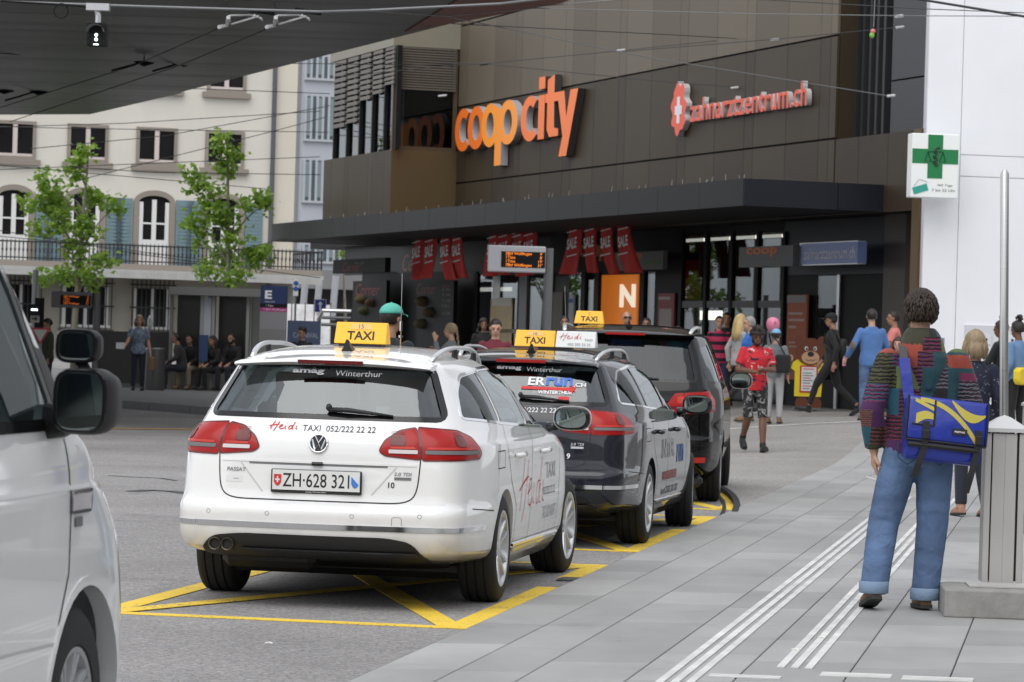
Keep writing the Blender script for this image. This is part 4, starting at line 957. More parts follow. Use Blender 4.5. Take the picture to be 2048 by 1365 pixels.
# one-way sign
ow_ = thing('one_way_sign', 'square blue one-way sign with white upward arrow', 'sign', at(638, 700, 90) * Vector((1, 1, 0)) + Vector((0, 0, .0)))
zc_ = at(638, 612, 90).z; hs_ = 10.5 / FPX * 90
MB().box((0, 0, zc_), (hs_ * 2, .03, hs_ * 2.3)).build('plate', mat('sign_blue', (.02, .035, .30), .4), ow_)
MB().box((0, .004, zc_), (hs_ * 2.25, .02, hs_ * 2.55)).build('border', M_frw, ow_)
MB().prism([(x * hs_, y * hs_) for x, y in ((-.18, -.85), (.18, -.85), (.18, .25), (.5, .25), (0, .9), (-.5, .25), (-.18, .25))], .017, .02, vplane((0, 0, zc_), (1, 0, 0))).build('arrow', M_frw, ow_)
MB().box((0, .0, zc_ - hs_ * 1.6), (hs_ * 1.3, .02, hs_ * .5)).build('sub_plate', M_frw, ow_)
MB().cyl((0, .03, 0), (0, .03, zc_), .03).build('post', M_grey, ow_)
pk_ = thing('route_sign', 'narrow white sign with blue discs behind the stop panel', 'sign', at(588, 700, 95) * Vector((1, 1, 0)))
zc_ = at(588, 575, 95).z; k_ = 95 / FPX
MB().box((0, 0, zc_), (10 * k_, .03, 34 * k_)).build('plate', M_frw, pk_)
for dz in (8, -3): MB().cyl((0, -.017, zc_ + dz * k_), (0, -.02, zc_ + dz * k_), 5 * k_, n=16).build('disc', mat('sign_blue2', (.03, .1, .42), .4), pk_)
MB().cyl((0, .03, 0), (0, .03, zc_), .03).build('post', M_grey, pk_)
# stair railing and advert in the gap
st_ = thing('stair_railing', 'grey metal stair railing left of the food stall', 'railing', at(665, 700, 82) * Vector((1, 1, 0)))
k_ = 82 / FPX; zr_ = at(665, 622, 82).z
MB().tube([(-30 * k_, 0, 0), (-30 * k_, 0, zr_ - .2), (-22 * k_, 0, zr_), (35 * k_, 0, zr_)], .05, 8).build('handrail', M_steel, st_)
for dz in (14, 28): MB().tube([(-24 * k_, 0, zr_ - dz * k_), (35 * k_, 0, zr_ - dz * k_)], .04, 8).build('rail', M_grey, st_)
MB().box((5 * k_, .05, .55), (55 * k_, .04, 1.0)).build('screen_panel', M_blk, st_)
ad_ = fbx('advert_board', 574, 642, 640, 720, 79, .08, mat('advert_navy', (.05, .07, .13), .5), 'dark blue advertising board behind the roof rail of the white taxi', 'advert board')
text('print', 'CARNIVAL', 1, mat('advert_print', (.30, .33, .38), .6), vplane((0.05, -.045, .12), (1, 0, 0)), ad_, h=.12, w=.6)
# ================================================================ great cantilever roof of the square (underside in view)
HR = 4.9
def rp_(px, py):
    x, y = unrot(px, py); Y = -HR * FPX / y; return Vector((x / FPX * Y, Y, HCAM + HR))
E0, E1, E2, E3 = rp_(-400, 232), rp_(180, 229), rp_(362, 187), rp_(1090, 0)
dirE = (E3 - rp_(364, 184)).normalized()
E4 = E3 + dirE * 2.2
M_roof = mat('roof_soffit', (.070, .069, .066), .36, metal=.5, var=.45, scale=1.0, aniso=(.06, 1.2, 1), rvar=.12, bump=.2, bscale=3, detail=6)
poly = [E0, E1, E2, rp_(364, 184), E3, E4, Vector((-75, E4.y, 0)), Vector((-75, E0.y, 0))]
rf = thing('cantilever_roof', 'vast dark ribbed cantilever roof overhanging the square at top left', 'roof', (0, 0, 0))
MB().prism([(p.x, p.y) for p in poly], HCAM + HR, HCAM + HR + .5).build('soffit', M_roof, rf)
MB().prism([(E3.x - 2.2, E3.y + 5.5), (E3.x + .25, E3.y + .1), (E4.x, E4.y), (E4.x - 1.6, E4.y)], HCAM + HR - .03, HCAM + HR - .005).build('red_brown_strip', mat('red_brown', (.13, .035, .018), .5, var=.3, scale=1.5), rf)  # mottled red-brown strip just below the soffit edge
# ribs: thin seams between the soffit sheets, within the outline
xs_e = lambda y: np.interp(y, [E4.y, E3.y, E2.y, E1.y, E0.y], [E4.x, E3.x, E2.x, E1.x, E0.x]) if y < E1.y else E1.x
y = E4.y + .5
while y < E1.y - .5:
    x1 = float(np.interp(y, [E4.y, E3.y, E2.y, E1.y], [E4.x, E3.x, E2.x, E1.x])) - .1
    MB().box(((x1 - 60) / 2, y, HCAM + HR - .0005), (x1 + 60, .03, .003)).build('soffit_rib', M_roof, rf); y += 3.0
# signal hanging from the roof
Ys = 40.0; p_ = at(195, 70, Ys); k_ = Ys / FPX
hg = thing('hanging_signal', 'small black tram signal with two white lights hung from a bracket', 'signal', p_)
MB().box((0, 0, 0), (40 * k_, .22, 46 * k_)).build('housing', M_blk, hg, bevel=.01)
MB().tube([(0, 0, 23 * k_), (0, 0, 40 * k_), (-4 * k_, 0, 52 * k_)], .035, 8).build('bracket', M_steel, hg); MB().box((0, 0, 55 * k_), (46 * k_, .15, 14 * k_)).build('mount', M_steel, hg)
m_ = MB()
vis = [(16 * k_ * math.cos(a), 14 * k_ * math.sin(a)) for a in [PI * i / 10 for i in range(11)]]
m_.add([(x, -.11, z + 3 * k_) for x, z in vis] + [(x * 1.05, -.30, z * 1.05 + 3 * k_) for x, z in vis], [(i, i + 1, 12 + i, 11 + i) for i in range(10)]); m_.build('visor', M_grey, hg)
M_lamp = mat('signal_lamp', (1, 1, 1), .3, emit=(.9, 1, .97), estr=2.2)
for dz in (-2, -11): MB().ell((0, -.12, dz * k_), (3.2 * k_, .02, 3.2 * k_)).build('lamp', M_lamp, hg)
MB().box((0, -.12, -21 * k_), (10 * k_, .02, 2 * k_)).build('lamp', M_lamp, hg)
MB().tube([at(195, 25, Ys) - p_, at(180, 14, Ys) - p_, at(130, 10, Ys) - p_, at(0, 3, Ys) - p_], .015, 6).build('cable', M_blk, hg)
MB().tube([(at(122 + 14 * math.cos(a), 22 + 14 * math.sin(a), Ys) - p_) for a in [2 * PI * i / 16 for i in range(17)]], .012, 6).build('cable_loop', M_blk, hg)
# ================================================================ overhead wires
M_wire = mat('wire_dark', (.035, .035, .037), .5); M_wirel = mat('wire_steel', (.20, .205, .21), .45, metal=.5); M_ins = mat('insulator_white', (.5, .5, .5), .4)
def wire(pts, Y0, Y1, r=.010, m=None, label=None, grp='thin overhead wires'):
    if label is None: xm = sum(q[0] for q in pts) / len(pts); label = 'thin dark wire crossing in front of the cream house' if xm < 520 else 'thin wire crossing the bronze wall of the store' if xm < 1450 else 'thin wire crossing the top of the white building'
    n = len(pts); P = [at(x, y, Y0 + (Y1 - Y0) * i / (n - 1)) for i, (x, y) in enumerate(pts)]
    Q = []
    for a_, b_ in zip(P[:-1], P[1:]):
        for j in range(4): Q.append(a_.lerp(b_, j / 4))
    Q.append(P[-1])
    return tag(MB().tube(Q, r, 5).build('overhead_wire', m or M_wire), label, 'wire', grp)
wire([(-20, 3), (300, 14), (640, 24), (740, 21), (1000, 8), (1120, -6)], 44, 46, .018, M_wirel, 'thick pale span wire along the top left edge of the roof', None)
wire([(740, 22), (905, 34)], 46, 48, .008, M_wirel)
wire([(905, 36), (1300, 116), (1775, 192)], 48, 56, .008, M_wirel)
wire([(905, 48), (1340, 70), (1480, 78)], 48, 66, .007)
wire([(660, 155), (880, 134), (968, 128), (1240, 102), (1480, 77)], 70, 66, .007)
wire([(880, 126), (968, 128), (1320, 163), (1480, 175)], 70, 65, .007)
wire([(905, 32), (1070, 17), (1500, 28), (1800, 32), (2070, 33)], 48, 50, .007, M_wirel)
wire([(1069, 14), (1280, -4)], 48, 48, .007, M_wirel)
wire([(1500, -2), (1840, 18), (2070, 27)], 48, 48, .007)
wire([(1820, -4), (2070, 37)], 40, 40, .016, None, 'thick dark overhead cable crossing the top right corner', None)
wire([(1240, 104), (1560, 78), (1800, 55)], 60, 58, .007)
wire([(-20, 106), (270, 125), (660, 128), (905, 131)], 60, 70, .008); wire([(-20, 183), (400, 178)], 70, 76, .008)
wire([(-20, 222), (270, 131), (440, 56), (530, 18)], 64, 46, .008, None, 'left dark contact wire of the trolley pair under the roof', None); wire([(20, 244), (360, 131), (540, 56), (640, 18)], 64, 46, .008, None, 'right dark contact wire of the trolley pair under the roof', None)
for pts in ([(-10, 253), (130, 257), (657, 265)], [(-10, 340), (280, 328), (640, 314)], [(160, 360), (550, 262), (650, 235)], [(60, 298), (330, 272), (660, 212)], [(-10, 255), (250, 247), (640, 223)], [(-10, 330), (530, 378)], [(150, 335), (300, 345), (640, 350)], [(400, 178), (660, 188)], [(-10, 472), (180, 490), (400, 520)], [(400, 520), (560, 480), (640, 470)], [(-10, 460), (300, 512), (640, 556)]):
    wire(pts, 84, 92, .010)
for (x, y, Y) in ((1455, 79, 66), (1475, 78, 66), (1242, 101, 66), (1550, 80, 60), (1798, 33, 50), (1470, 176, 65), (1782, 192, 56), (885, 192, 72), (968, 129, 70), (1800, 55, 58)):
    a_ = at(x - 9, y + 1, Y); b_ = at(x + 9, y - 1, Y); tag(MB().tube([a_, a_.lerp(b_, .1), a_.lerp(b_, .9), b_], [.012, .024, .024, .012], 8).build('wire_insulator', M_ins if x not in (968,) else M_wire), 'small rod insulator on an overhead wire', 'insulator', 'wire insulators')
for k, (x, y) in enumerate(((487, 28), (582, 28))):      # trolley wire hangers
    h_ = thing('wire_hanger', ('left' if k == 0 else 'right') + ' white zigzag hanger of the trolley wires under the roof', 'hanger', at(x, y, 46)); k_ = 46 / FPX
    def L_(*p, r=.018, m=M_ins, n='rod'): MB().tube([Vector((a * k_, .3 * (i % 2), -b * k_)) for i, (a, b) in enumerate(p)], r, 6).build(n, m, h_)
    L_((-28, 5), (-28, 18), (30, 4), (36, 8), (22, 2), r=.014); L_((-26, 4), (12, -2), (36, 8), r=.014); L_((-48, 28), (-36, 20), (-30, 8), r=.03, n='arm'); L_((10, -8), (56, -7), r=.035, m=M_blk, n='clamp'); L_((-36, -26), (-30, 2), r=.008, m=M_wire)
for k, (x, y, Y) in enumerate(((288, 126, 60), (368, 127, 62), (8, 182, 70), (76, 184, 70))):
    h_ = thing('wire_hanger', 'dark wire clamp on the cross wire, %s' % ('left of the pair below the roof middle', 'right of the pair below the roof middle', 'at the far left edge', 'second from the far left')[k], 'hanger', at(x, y, Y)); k_ = Y / FPX
    MB().tube([(-20 * k_, 0, 2 * k_), (0, 0, -2 * k_), (20 * k_, 0, 0)], [.01, .06, .01], 6).build('clamp', M_blk, h_)
    MB().tube([(-6 * k_, 0, 0), (-50 * k_, -1, -26 * k_)], .02, 5).build('stay', M_blk, h_); MB().tube([(0, 0, 0), (0, 0, 38 * k_)], .012, 5).build('rod', M_blk, h_)
# little balls on a string at the top right
bl_ = thing('hanging_ornament', 'string with a small pink and green ball hanging top right', 'ornament', at(1746, 60, 50)); k_ = 50 / FPX
MB().tube([(2 * k_, 0, 60 * k_), (1 * k_, 0, 5 * k_)], .008, 5).build('string', M_wirel, bl_)
MB().ell((0, 0, -3 * k_), (5 * k_, 5 * k_, 5 * k_)).build('ball', mat('ball_pink', (.7, .2, .2), .5), bl_, smooth=True); MB().ell((-2 * k_, 0, -11 * k_), (5 * k_, 5 * k_, 6 * k_)).build('ball', mat('ball_green', (.2, .5, .05), .5), bl_, smooth=True)
# ================================================================ departure displays, stop furniture
M_led = mat('led_amber', (.6, .15, .01), .5, emit=(1, .25, .02), estr=.9); M_led2 = mat('led_amber_dim', (.6, .15, .01), .5, emit=(1, .2, .02), estr=.4); M_alu = mat('display_alu', (.50, .50, .52), .45, metal=.3); M_alud = mat('display_alu_dark', (.14, .14, .145), .5)
def display(px0, py0, px1, py1, postx, Y, body, led, label, ground):
    k_ = Y / FPX; c = at((px0 + px1) / 2, (py0 + py1) / 2, Y); o = thing('departure_display', label, 'display', Vector((c.x, c.y, ground)))
    w = (px1 - px0) * k_; h = (py1 - py0) * k_; zc = c.z - ground
    Rm = Matrix.Translation((0, 0, zc)) @ Matrix.Rotation(R_(-2), 4, 'Z')
    MB().box((0, .1, 0), (w, .2, h), Rm).build('housing', body, o, bevel=.015)
    MB().box((w * .115, -.004, -h * .02), (w * .76, .01, h * .60), Rm).build('screen', M_blk, o)
    lines = (('2', 'Bhf Wülflingen', "4'"), ('1', 'Töss', "8'"), ('1', 'Töss', "19'"), ('7', 'Bhf Wülflingen', "31'"))
    for i, (a_, b_, e_) in enumerate(lines):
        z = h * (.20 - .145 * i)
        for tx, x, wd in ((a_, -w * .19, None), (b_, -w * (.155 - .0), None), (e_, w * .45, None)):
            me = text_mesh(tx, 1, bold=.0, align='RIGHT' if x > 0 else 'LEFT'); me.transform(Matrix.Scale(h * .155, 4)); me.transform(Rm @ vplane((x, -.011, z), (1, 0, 0))); me.materials.append(led)
            q = bpy.data.objects.new('led_text', me); COL.objects.link(q); q.parent = o
    px_ = (postx - (px0 + px1) / 2) * k_
    MB().cyl((px_, .12, 0), (px_, .12, zc + h * .45), 9 * k_ if Y < 60 else 6.5 * k_, n=16).build('post', M_alud, o, smooth=True, ang=40)
    return o
display(975, 492, 1091, 545, 1098, 52.0, M_alu, M_led, 'silver departure display with amber lines in front of the shop', 0.05)
display(102, 584, 182, 616, 192, 74.0, M_alud, M_led2, 'dark departure display with amber lines by the far stop', 0.14)
# bus shelter
Yb = 76.0; kb_ = Yb / FPX
sh = thing('bus_shelter', 'grey bus shelter with dark glass walls across the road', 'shelter', Vector((at(425, 700, Yb).x, Yb, .14)))
def hx(px): return at(px, 700, Yb).x - sh.location.x
def hz(py, px=425): return at(px, py, Yb).z - .14
M_shg = mat('shelter_grey', (.20, .20, .195), .5, metal=.2); M_shd = mat('shelter_glass', (.045, .045, .042), .2); M_shl = mat('shelter_pale', (.33, .34, .34), .5)
MB().box(((hx(337) + hx(520)) / 2, .5, (hz(576) + hz(592)) / 2), (hx(520) - hx(337), 1.6, hz(576) - hz(592))).build('roof_beam', M_shg, sh)
for px in (341, 402, 425, 494): MB().box((hx(px), .0, hz(592) / 2), (.07, .12, hz(592))).build('post', M_shl if px != 341 else M_shg, sh)
for a_, b_, m_ in ((344, 398, M_shd), (428, 492, M_shd), (405, 422, mat('shelter_map', (.16, .17, .17), .5))): MB().box(((hx(a_) + hx(b_)) / 2, 1.0, hz(592) / 2), (hx(b_) - hx(a_), .03, hz(592))).build('back_panel', m_, sh)
MB().box(((hx(497) + hx(518)) / 2, .5, hz(592) / 2), (hx(518) - hx(497), .03, hz(592))).build('side_panel', M_pane, sh)
MB().box(((hx(340) + hx(490)) / 2, .75, .22), (hx(490) - hx(340), .45, .44)).build('bench', mat('bench_concrete', (.30, .29, .27), .8), sh)
MB().box((hx(413), -.02, hz(640)), (.17, .05, 1.0)).build('timetable', mat('timetable', (.45, .46, .5), .5), sh); MB().box((hx(408), -.1, hz(697)), (.2, .14, .6)).build('ticket_machine', mat('machine_blue', (.03, .06, .15), .4), sh)
# stop panel "E"
sp = thing('stop_panel', 'tall stop panel with blue head and white letter E', 'sign', Vector((at(545, 700, 75).x, 75, .14))); k_ = 75 / FPX
def spb(py0, py1, m, e=.0, nm='panel'): z1 = at(545, py0, 75).z - .14; z0 = at(545, py1, 75).z - .14; return MB().box((0, 0, (z0 + z1) / 2), (54 * k_, .1 + e, z1 - z0)).build(nm, m, sp)
spb(572, 608, mat('panel_blue', (.012, .030, .11), .45)); spb(608, 616, M_blk, .004); spb(616, 624, mat('panel_pink', (.40, .03, .20), .5), .008); spb(624, 659, mat('panel_grey', (.24, .24, .245), .5), .004); spb(659, 800, M_shg)
text('print', 'E', 1, M_wtxt, vplane((-11 * k_, -.055, at(545, 590, 75).z - .14), (1, 0, 0)), sp, h=17 * k_, w=14 * k_, bold=.04)
text('print', '1 Töss', 1, M_wtxt, vplane((-8 * k_, -.055, at(545, 612, 75).z - .14), (1, 0, 0)), sp, h=4 * k_)
text('print', '7 Bhf Wülflingen', 1, M_wtxt, vplane((2 * k_, -.058, at(545, 620, 75).z - .14), (1, 0, 0)), sp, h=4.5 * k_, w=44 * k_)
text('print', 'Sektor A–F', 1, M_wtxt, vplane((-8 * k_, -.055, at(545, 604, 75).z - .14), (1, 0, 0)), sp, h=3 * k_)
# dark low wall, round bin, mirror disc, left signals
dw = tag(fbx('low_wall', 195, 664, 338, 790, 77, .3, mat('dark_wall', (.040, .039, .038), .6, var=.1)), 'dark low wall left of the bus shelter', 'wall')
fbx('wall_base', 195, 768, 338, 792, 76.9, .35, mat('wall_base', (.14, .14, .135), .8), parent=dw)
bn = thing('litter_bin', 'round steel litter bin beside the standing woman', 'litter bin', Vector((at(311, 700, 74.5).x, 74.5, .14)))
MB().lathe([(0, 0), (.22, 0), (.23, .05), (.23, .92), (.2, .95), (.14, .95), (.14, .9), (0, .9)], 24).build('drum', mat('bin_steel', (.14, .14, .14), .35, metal=.6), bn, smooth=True, ang=40)
sgl = thing('traffic_signal', 'dark tram signal with three small white lights and arrow plate', 'signal', Vector((at(68, 700, 62).x, 62, 0))); k_ = 62 / FPX
zz_ = at(68, 620, 62).z; MB().box((0, 0, zz_), (20 * k_, .2, 22 * k_)).build('housing', M_blk, sgl, bevel=.01)
for dx in (-4.5, 0, 4.5): MB().ell((dx * k_, -.11, zz_), (2.2 * k_, .02, 2.2 * k_)).build('lamp', M_lamp, sgl)
zz2 = at(68, 638, 62).z; MB().box((0, 0, zz2), (18 * k_, .04, 15 * k_)).build('plate', mat('arrow_plate', (.30, .29, .26), .6), sgl)
MB().prism([(x * k_, y * k_) for x, y in ((-6, -1.2), (1, -1.2), (1, -4), (6, 0), (1, 4), (1, 1.2), (-6, 1.2))], .022, .026, vplane((0, 0, zz2), (1, 0, 0))).build('arrow', M_blk, sgl)
MB().cyl((6 * k_, .15, 0), (6 * k_, .15, at(68, 596, 62).z), .09, n=12).build('post', M_blk, sgl)
yd = thing('yield_sign', 'red-edged give-way triangle half hidden by the van', 'sign', Vector((at(82, 700, 60).x, 60, 0))); k_ = 60 / FPX; zz_ = at(82, 656, 60).z
MB().prism([(-22 * k_, 0), (18 * k_, 0), (-2 * k_, -34 * k_)], 0, .02, vplane((0, 0, zz_), (1, 0, 0))).build('border', mat('sign_red_edge', (.35, .02, .025), .5), yd); MB().prism([(-16 * k_, -4 * k_), (12 * k_, -4 * k_), (-2 * k_, -27 * k_)], .021, .024, vplane((0, 0, zz_), (1, 0, 0))).build('face', mat('sign_pale', (.4, .4, .39), .6), yd)
MB().cyl((-2 * k_, .05, 0), (-2 * k_, .05, zz_), .03).build('post', M_grey, yd)
mr_ = thing('round_mirror', 'round-headed white post behind the standing woman', 'post', Vector((at(298, 700, 79).x, 79, .14))); k_ = 79 / FPX
MB().ell((0, 0, at(298, 648, 79).z - .14), (5 * k_, .03, 17 * k_)).build('disc', mat('disc_pale', (.42, .43, .44), .4), mr_, smooth=True); MB().cyl((0, 0, 0), (0, 0, 1.6), .03).build('post', M_grey, mr_)
mp_ = tag(MB().cyl((at(66, 700, 86).x, 86, .1), (at(66, 700, 86).x, 86, at(66, 540, 86).z), .07, n=10).build('lamp_post', M_grey), 'thin grey post above the tram signal', 'post')
# ================================================================ street bins on concrete feet with a steel pole
M_conc = mat('concrete_foot', (.27, .265, .25), .85, var=.22, scale=9, bump=.25, bscale=60); M_slat = mat('bin_slat', (.46, .45, .43), .55, metal=.25, var=.06, scale=3); M_cap = mat('bin_cap', (.60, .60, .60), .4, metal=.3)
def street_bin(px, py, label):
    g = gp(px, py, PZ); o = thing('slatted_bin', label, 'bin', g, KA * -1 + R_(6)); w = .235; h = .86
    for sx, sy, rz in ((0, -1, 0), (1, 0, 90), (0, 1, 180), (-1, 0, 270)):
        for k, x in enumerate((-.0975, -.036, .033, .0975)):
            wd = .038 if k in (0, 3) else .088 if False else .056
            M_ = Matrix.Rotation(R_(rz), 4, 'Z'); MB().box((x, -w / 2 + .008, .13 + h / 2), ((.036, .071, .067, .036)[k], .014, h), M_).build('slat', M_slat, o, bevel=.002)
    MB().box((0, 0, .13 + h / 2), (w - .035, w - .035, h - .02)).build('liner', M_dark, o)
    MB().lathe([(0, .075), (.05, .062), (.185, .0), (.185, -.022), (0, -.022)], 4, Matrix.Translation((0, 0, .13 + h + .03)) @ Matrix.Rotation(R_(45), 4, 'Z')).build('cap', M_cap, o)
    return o
def foot(px, py, w, d, label, th=.155):
    g = gp(px, py, PZ); o = thing('concrete_foot', label, 'base', g, -KA + R_(6)); m_ = MB()
    m_.loft([[(-w / 2, 0, 0), (w / 2, 0, 0), (w / 2, d, 0), (-w / 2, d, 0)], [(-w / 2, 0, th), (w / 2, 0, th), (w / 2, d, th), (-w / 2, d, th)], [(-w / 2 + .05, .06, th + .012), (w / 2 - .05, .06, th + .012), (w / 2 - .05, d - .06, th + .012), (-w / 2 + .05, d - .06, th + .012)]]); m_.build('block', M_conc, o, bevel=.008, seg=2)
    MB().box((-.03, .24, th + .018), (.34, .34, .008)).build('steel_plate', M_slat, o)
    return o
foot(2010, 1239, .68, .55, 'concrete foot carrying the slatted bin and pole'); street_bin(1998, 1222, 'tall slatted steel bin with pyramid cap beside the man with the bag').location.z += .04
g = gp(1996, 1190, PZ); pl_ = thing('steel_pole', 'tall brushed steel pole in front of the slatted bin', 'pole', Vector((gp(1996, 1222).x - .0, gp(1996, 1222).y - .20, PZ)))
px_top = at(1998, 340, pl_.location.y); m_ = MB(); zt_ = px_top.z - PZ; dx_ = px_top.x - at(1996, 1170, pl_.location.y).x
m_.tube([(0, 0, .15), (dx_ * .5, 0, zt_ * .5), (dx_, 0, zt_ - .02), (dx_, 0, zt_)], [.0255, .0255, .0255, .012], 20); m_.build('shaft', mat('pole_steel', (.50, .50, .49), .30, metal=.9, rvar=.08, var=.06, scale=60, aniso=(.02, .02, 1)), pl_, smooth=True, ang=40)
foot(2085, 1068, .8, .6, 'second concrete foot further back at the right edge'); street_bin(2068, 1052, 'second slatted bin further back cut by the right edge').location.z += .04
# ================================================================ trees
M_leaf = [mat('leaf_%d' % k, c, .55, orand=0, var=.25, scale=3) for k, c in enumerate(((.16, .27, .035), (.09, .18, .026), (.25, .36, .06)))]; M_bark = mat('bark', (.22, .20, .15), .9, var=.2, scale=6)
for m_ in M_leaf:
    n = m_.node_tree.nodes; l = m_.node_tree.links; b_ = n['Principled BSDF']; tr = n.new('ShaderNodeBsdfTranslucent'); tr.inputs['Color'].default_value = (.35, .55, .07, 1); ms = n.new('ShaderNodeMixShader'); ms.inputs[0].default_value = .35
    l.new(b_.outputs[0], ms.inputs[1]); l.new(tr.outputs[0], ms.inputs[2]); l.new(ms.outputs[0], n['Material Output'].inputs['Surface'])
def tree(px, Y, clumps, py_base, label, seed, top):
    rg = random.Random(seed); b = at(px, 700, Y); o = thing('plane_tree', label, 'tree', Vector((b.x, Y, 0.1))); k_ = Y / FPX
    T = at(top[0], top[1], Y) - o.location
    trunk = [Vector((0, 0, 0)), Vector((.0, 0, 1.6)), Vector((T.x * .3, 0, T.z * .5)), Vector((T.x * .7, 0, T.z * .8)), T]
    MB().tube(trunk, [.10, .085, .06, .035, .012], 8).build('trunk', M_bark, o, smooth=True)
    leaves = [MB(), MB(), MB()]
    for (cx, cy, rx, ry, dn) in clumps:
        c = at(cx, cy, Y) - o.location; r1, r2 = rx * k_, ry * k_
        zb = max(.8, c.z - abs(c.x) * .9 - .3); base = Vector((T.x * min(1, zb / T.z), 0, zb)); dy = rg.uniform(-1, 1) * min(1.1, rx * k_ * 1.3)
        c = c + Vector((0, dy, 0)); mid = base.lerp(c, .5) + Vector((0, 0, .1))
        MB().tube([base, mid, c], [.03, .02, .008], 5).build('limb', M_bark, o)
        for sub in range(max(3, int(dn / 30))):
            a = rg.uniform(0, 2 * PI); rr = rg.random() ** .5; sc = c + Vector((r1 * rr * math.cos(a), rg.uniform(-1, 1) * r1 * .7, r2 * rr * math.sin(a)))
            for q in range(26):
                p = sc + Vector((rg.gauss(0, .13), rg.gauss(0, .16), rg.gauss(0, .12))); s_ = rg.uniform(.05, .105)
                e = Euler((rg.uniform(-1.1, 1.1), rg.uniform(-1.1, 1.1), rg.uniform(0, 6.3))).to_matrix()
                pts = [(0, -1, 0), (.45, -.55, .1), (1, -.1, -.12), (.5, .25, .05), (.3, .95, -.1), (0, .5, .06), (-.35, .9, -.1), (-.5, .2, .05), (-1, -.15, -.12), (-.45, -.55, .1)]
                leaves[rg.choice((0, 0, 1, 2))].add([p + e @ Vector(t) * s_ for t in pts], [tuple(range(10))])
    cr = None
    for i, L in enumerate(leaves):
        c_ = L.build('crown', M_leaf[i], o); c_['kind'] = 'stuff'
tree(148, 88, [(175, 315, 13, 22, 130), (150, 345, 24, 22, 170), (100, 370, 24, 22, 170), (140, 395, 40, 26, 320), (75, 410, 32, 24, 240), (185, 390, 26, 20, 180), (225, 415, 20, 14, 110), (120, 440, 34, 22, 240), (175, 460, 30, 22, 190), (90, 460, 26, 18, 130), (150, 500, 30, 22, 200), (200, 520, 34, 20, 190), (190, 560, 22, 18, 130), (100, 555, 26, 14, 150), (150, 545, 16, 16, 80)], 0, 'left young plane tree with open light green crown', 11, (178, 298))
tree(455, 90, [(452, 285, 20, 20, 150), (468, 310, 18, 22, 140), (455, 340, 16, 22, 120), (390, 350, 16, 20, 120), (395, 385, 20, 18, 140), (430, 400, 24, 24, 180), (455, 430, 26, 20, 190), (505, 415, 26, 24, 190), (530, 405, 10, 16, 60), (400, 445, 26, 20, 190), (470, 470, 24, 18, 130), (400, 480, 18, 14, 80), (450, 510, 30, 20, 190), (510, 520, 30, 20, 190), (410, 545, 26, 18, 150), (470, 555, 36, 14, 190), (530, 510, 14, 14, 60)], 0, 'right young plane tree with open light green crown', 12, (455, 268))
tree(690, 140, [(686, 500, 14, 14, 120)], 0, 'small far tree glimpsed under the canopy left of the stall', 13, (686, 488))
# ================================================================ vehicles
def pchip(xk, yk, x):
    xk = np.asarray(xk, float); yk = np.asarray(yk, float); h = np.diff(xk); dl = np.diff(yk) / h; n = len(xk); m = np.zeros(n)
    for i in range(1, n - 1):
        if dl[i - 1] * dl[i] > 0:
            w1 = 2 * h[i] + h[i - 1]; w2 = h[i] + 2 * h[i - 1]; m[i] = (w1 + w2) / (w1 / dl[i - 1] + w2 / dl[i])
    m[0], m[-1] = dl[0], dl[-1]
    i = np.clip(np.searchsorted(xk, x) - 1, 0, n - 2); t = (x - xk[i]) / h[i]
    return (2 * t**3 - 3 * t**2 + 1) * yk[i] + (t**3 - 2 * t**2 + t) * h[i] * m[i] + (-2 * t**3 + 3 * t**2) * yk[i + 1] + (t**3 - t**2) * h[i] * m[i + 1]
KEYS = ('yr', 'xc', 'bow', 'rr', 'w', 'lr', 'yf', 'xf', 'bf', 'lf')
def outline(P):
    yr, xc, bow, rr, w, lr, yf, xf, bf, lf = P
    V2 = lambda x, y: Vector((x, y))
    B = V2(xc, yr + bow); C = V2(w, yr + bow + lr); D = V2(w, yf - bf - lf); E = V2(xf, yf - bf)
    def bez(a, b, c, n, last=False): return [(a * (1 - t)**2 + b * 2 * t * (1 - t) + c * t * t) for t in [i / n for i in range(n + (1 if last else 0))]]
    pts = []
    kx = max(.1, (xc - rr) / max(xc, .01)); n1 = 12
    for i in range(n1):
        x = xc * kx * i / n1; pts.append(V2(x, yr + bow * (x / xc)**2))
    p0 = V2(xc * kx, yr + bow * kx * kx); d = (C - B); q = min(.45, rr / max(d.length, .01)); p1 = B + d * q
    pts += bez(p0, B + V2(0, -bow * .12), p1, 12)
    cs = min(.25, lr * .35, (D.y - C.y) * .4)
    c0 = C - d.normalized() * cs; c1 = C + V2(0, cs)
    pts += [p1.lerp(c0, i / 5) for i in range(5)] + bez(c0, C, c1, 6)
    d2 = (E - D); cs2 = min(.25, lf * .35, (D.y - C.y) * .4); e0 = D - V2(0, cs2); e1 = D + d2.normalized() * cs2
    pts += [c1.lerp(e0, i / 30) for i in range(30)] + bez(e0, D, e1, 6)
    rf = min(.3, d2.length * .4); f0 = E - d2.normalized() * rf; kf = max(.1, (xf - rf) / max(xf, .01)); f1 = V2(xf * kf, yf - bf * kf * kf)
    pts += [e1.lerp(f0, i / 5) for i in range(5)] + bez(f0, E, f1, 8)
    for i in range(9): x = xf * kf * (1 - i / 8); pts.append(V2(x, yf - bf * (x / xf)**2))
    return pts
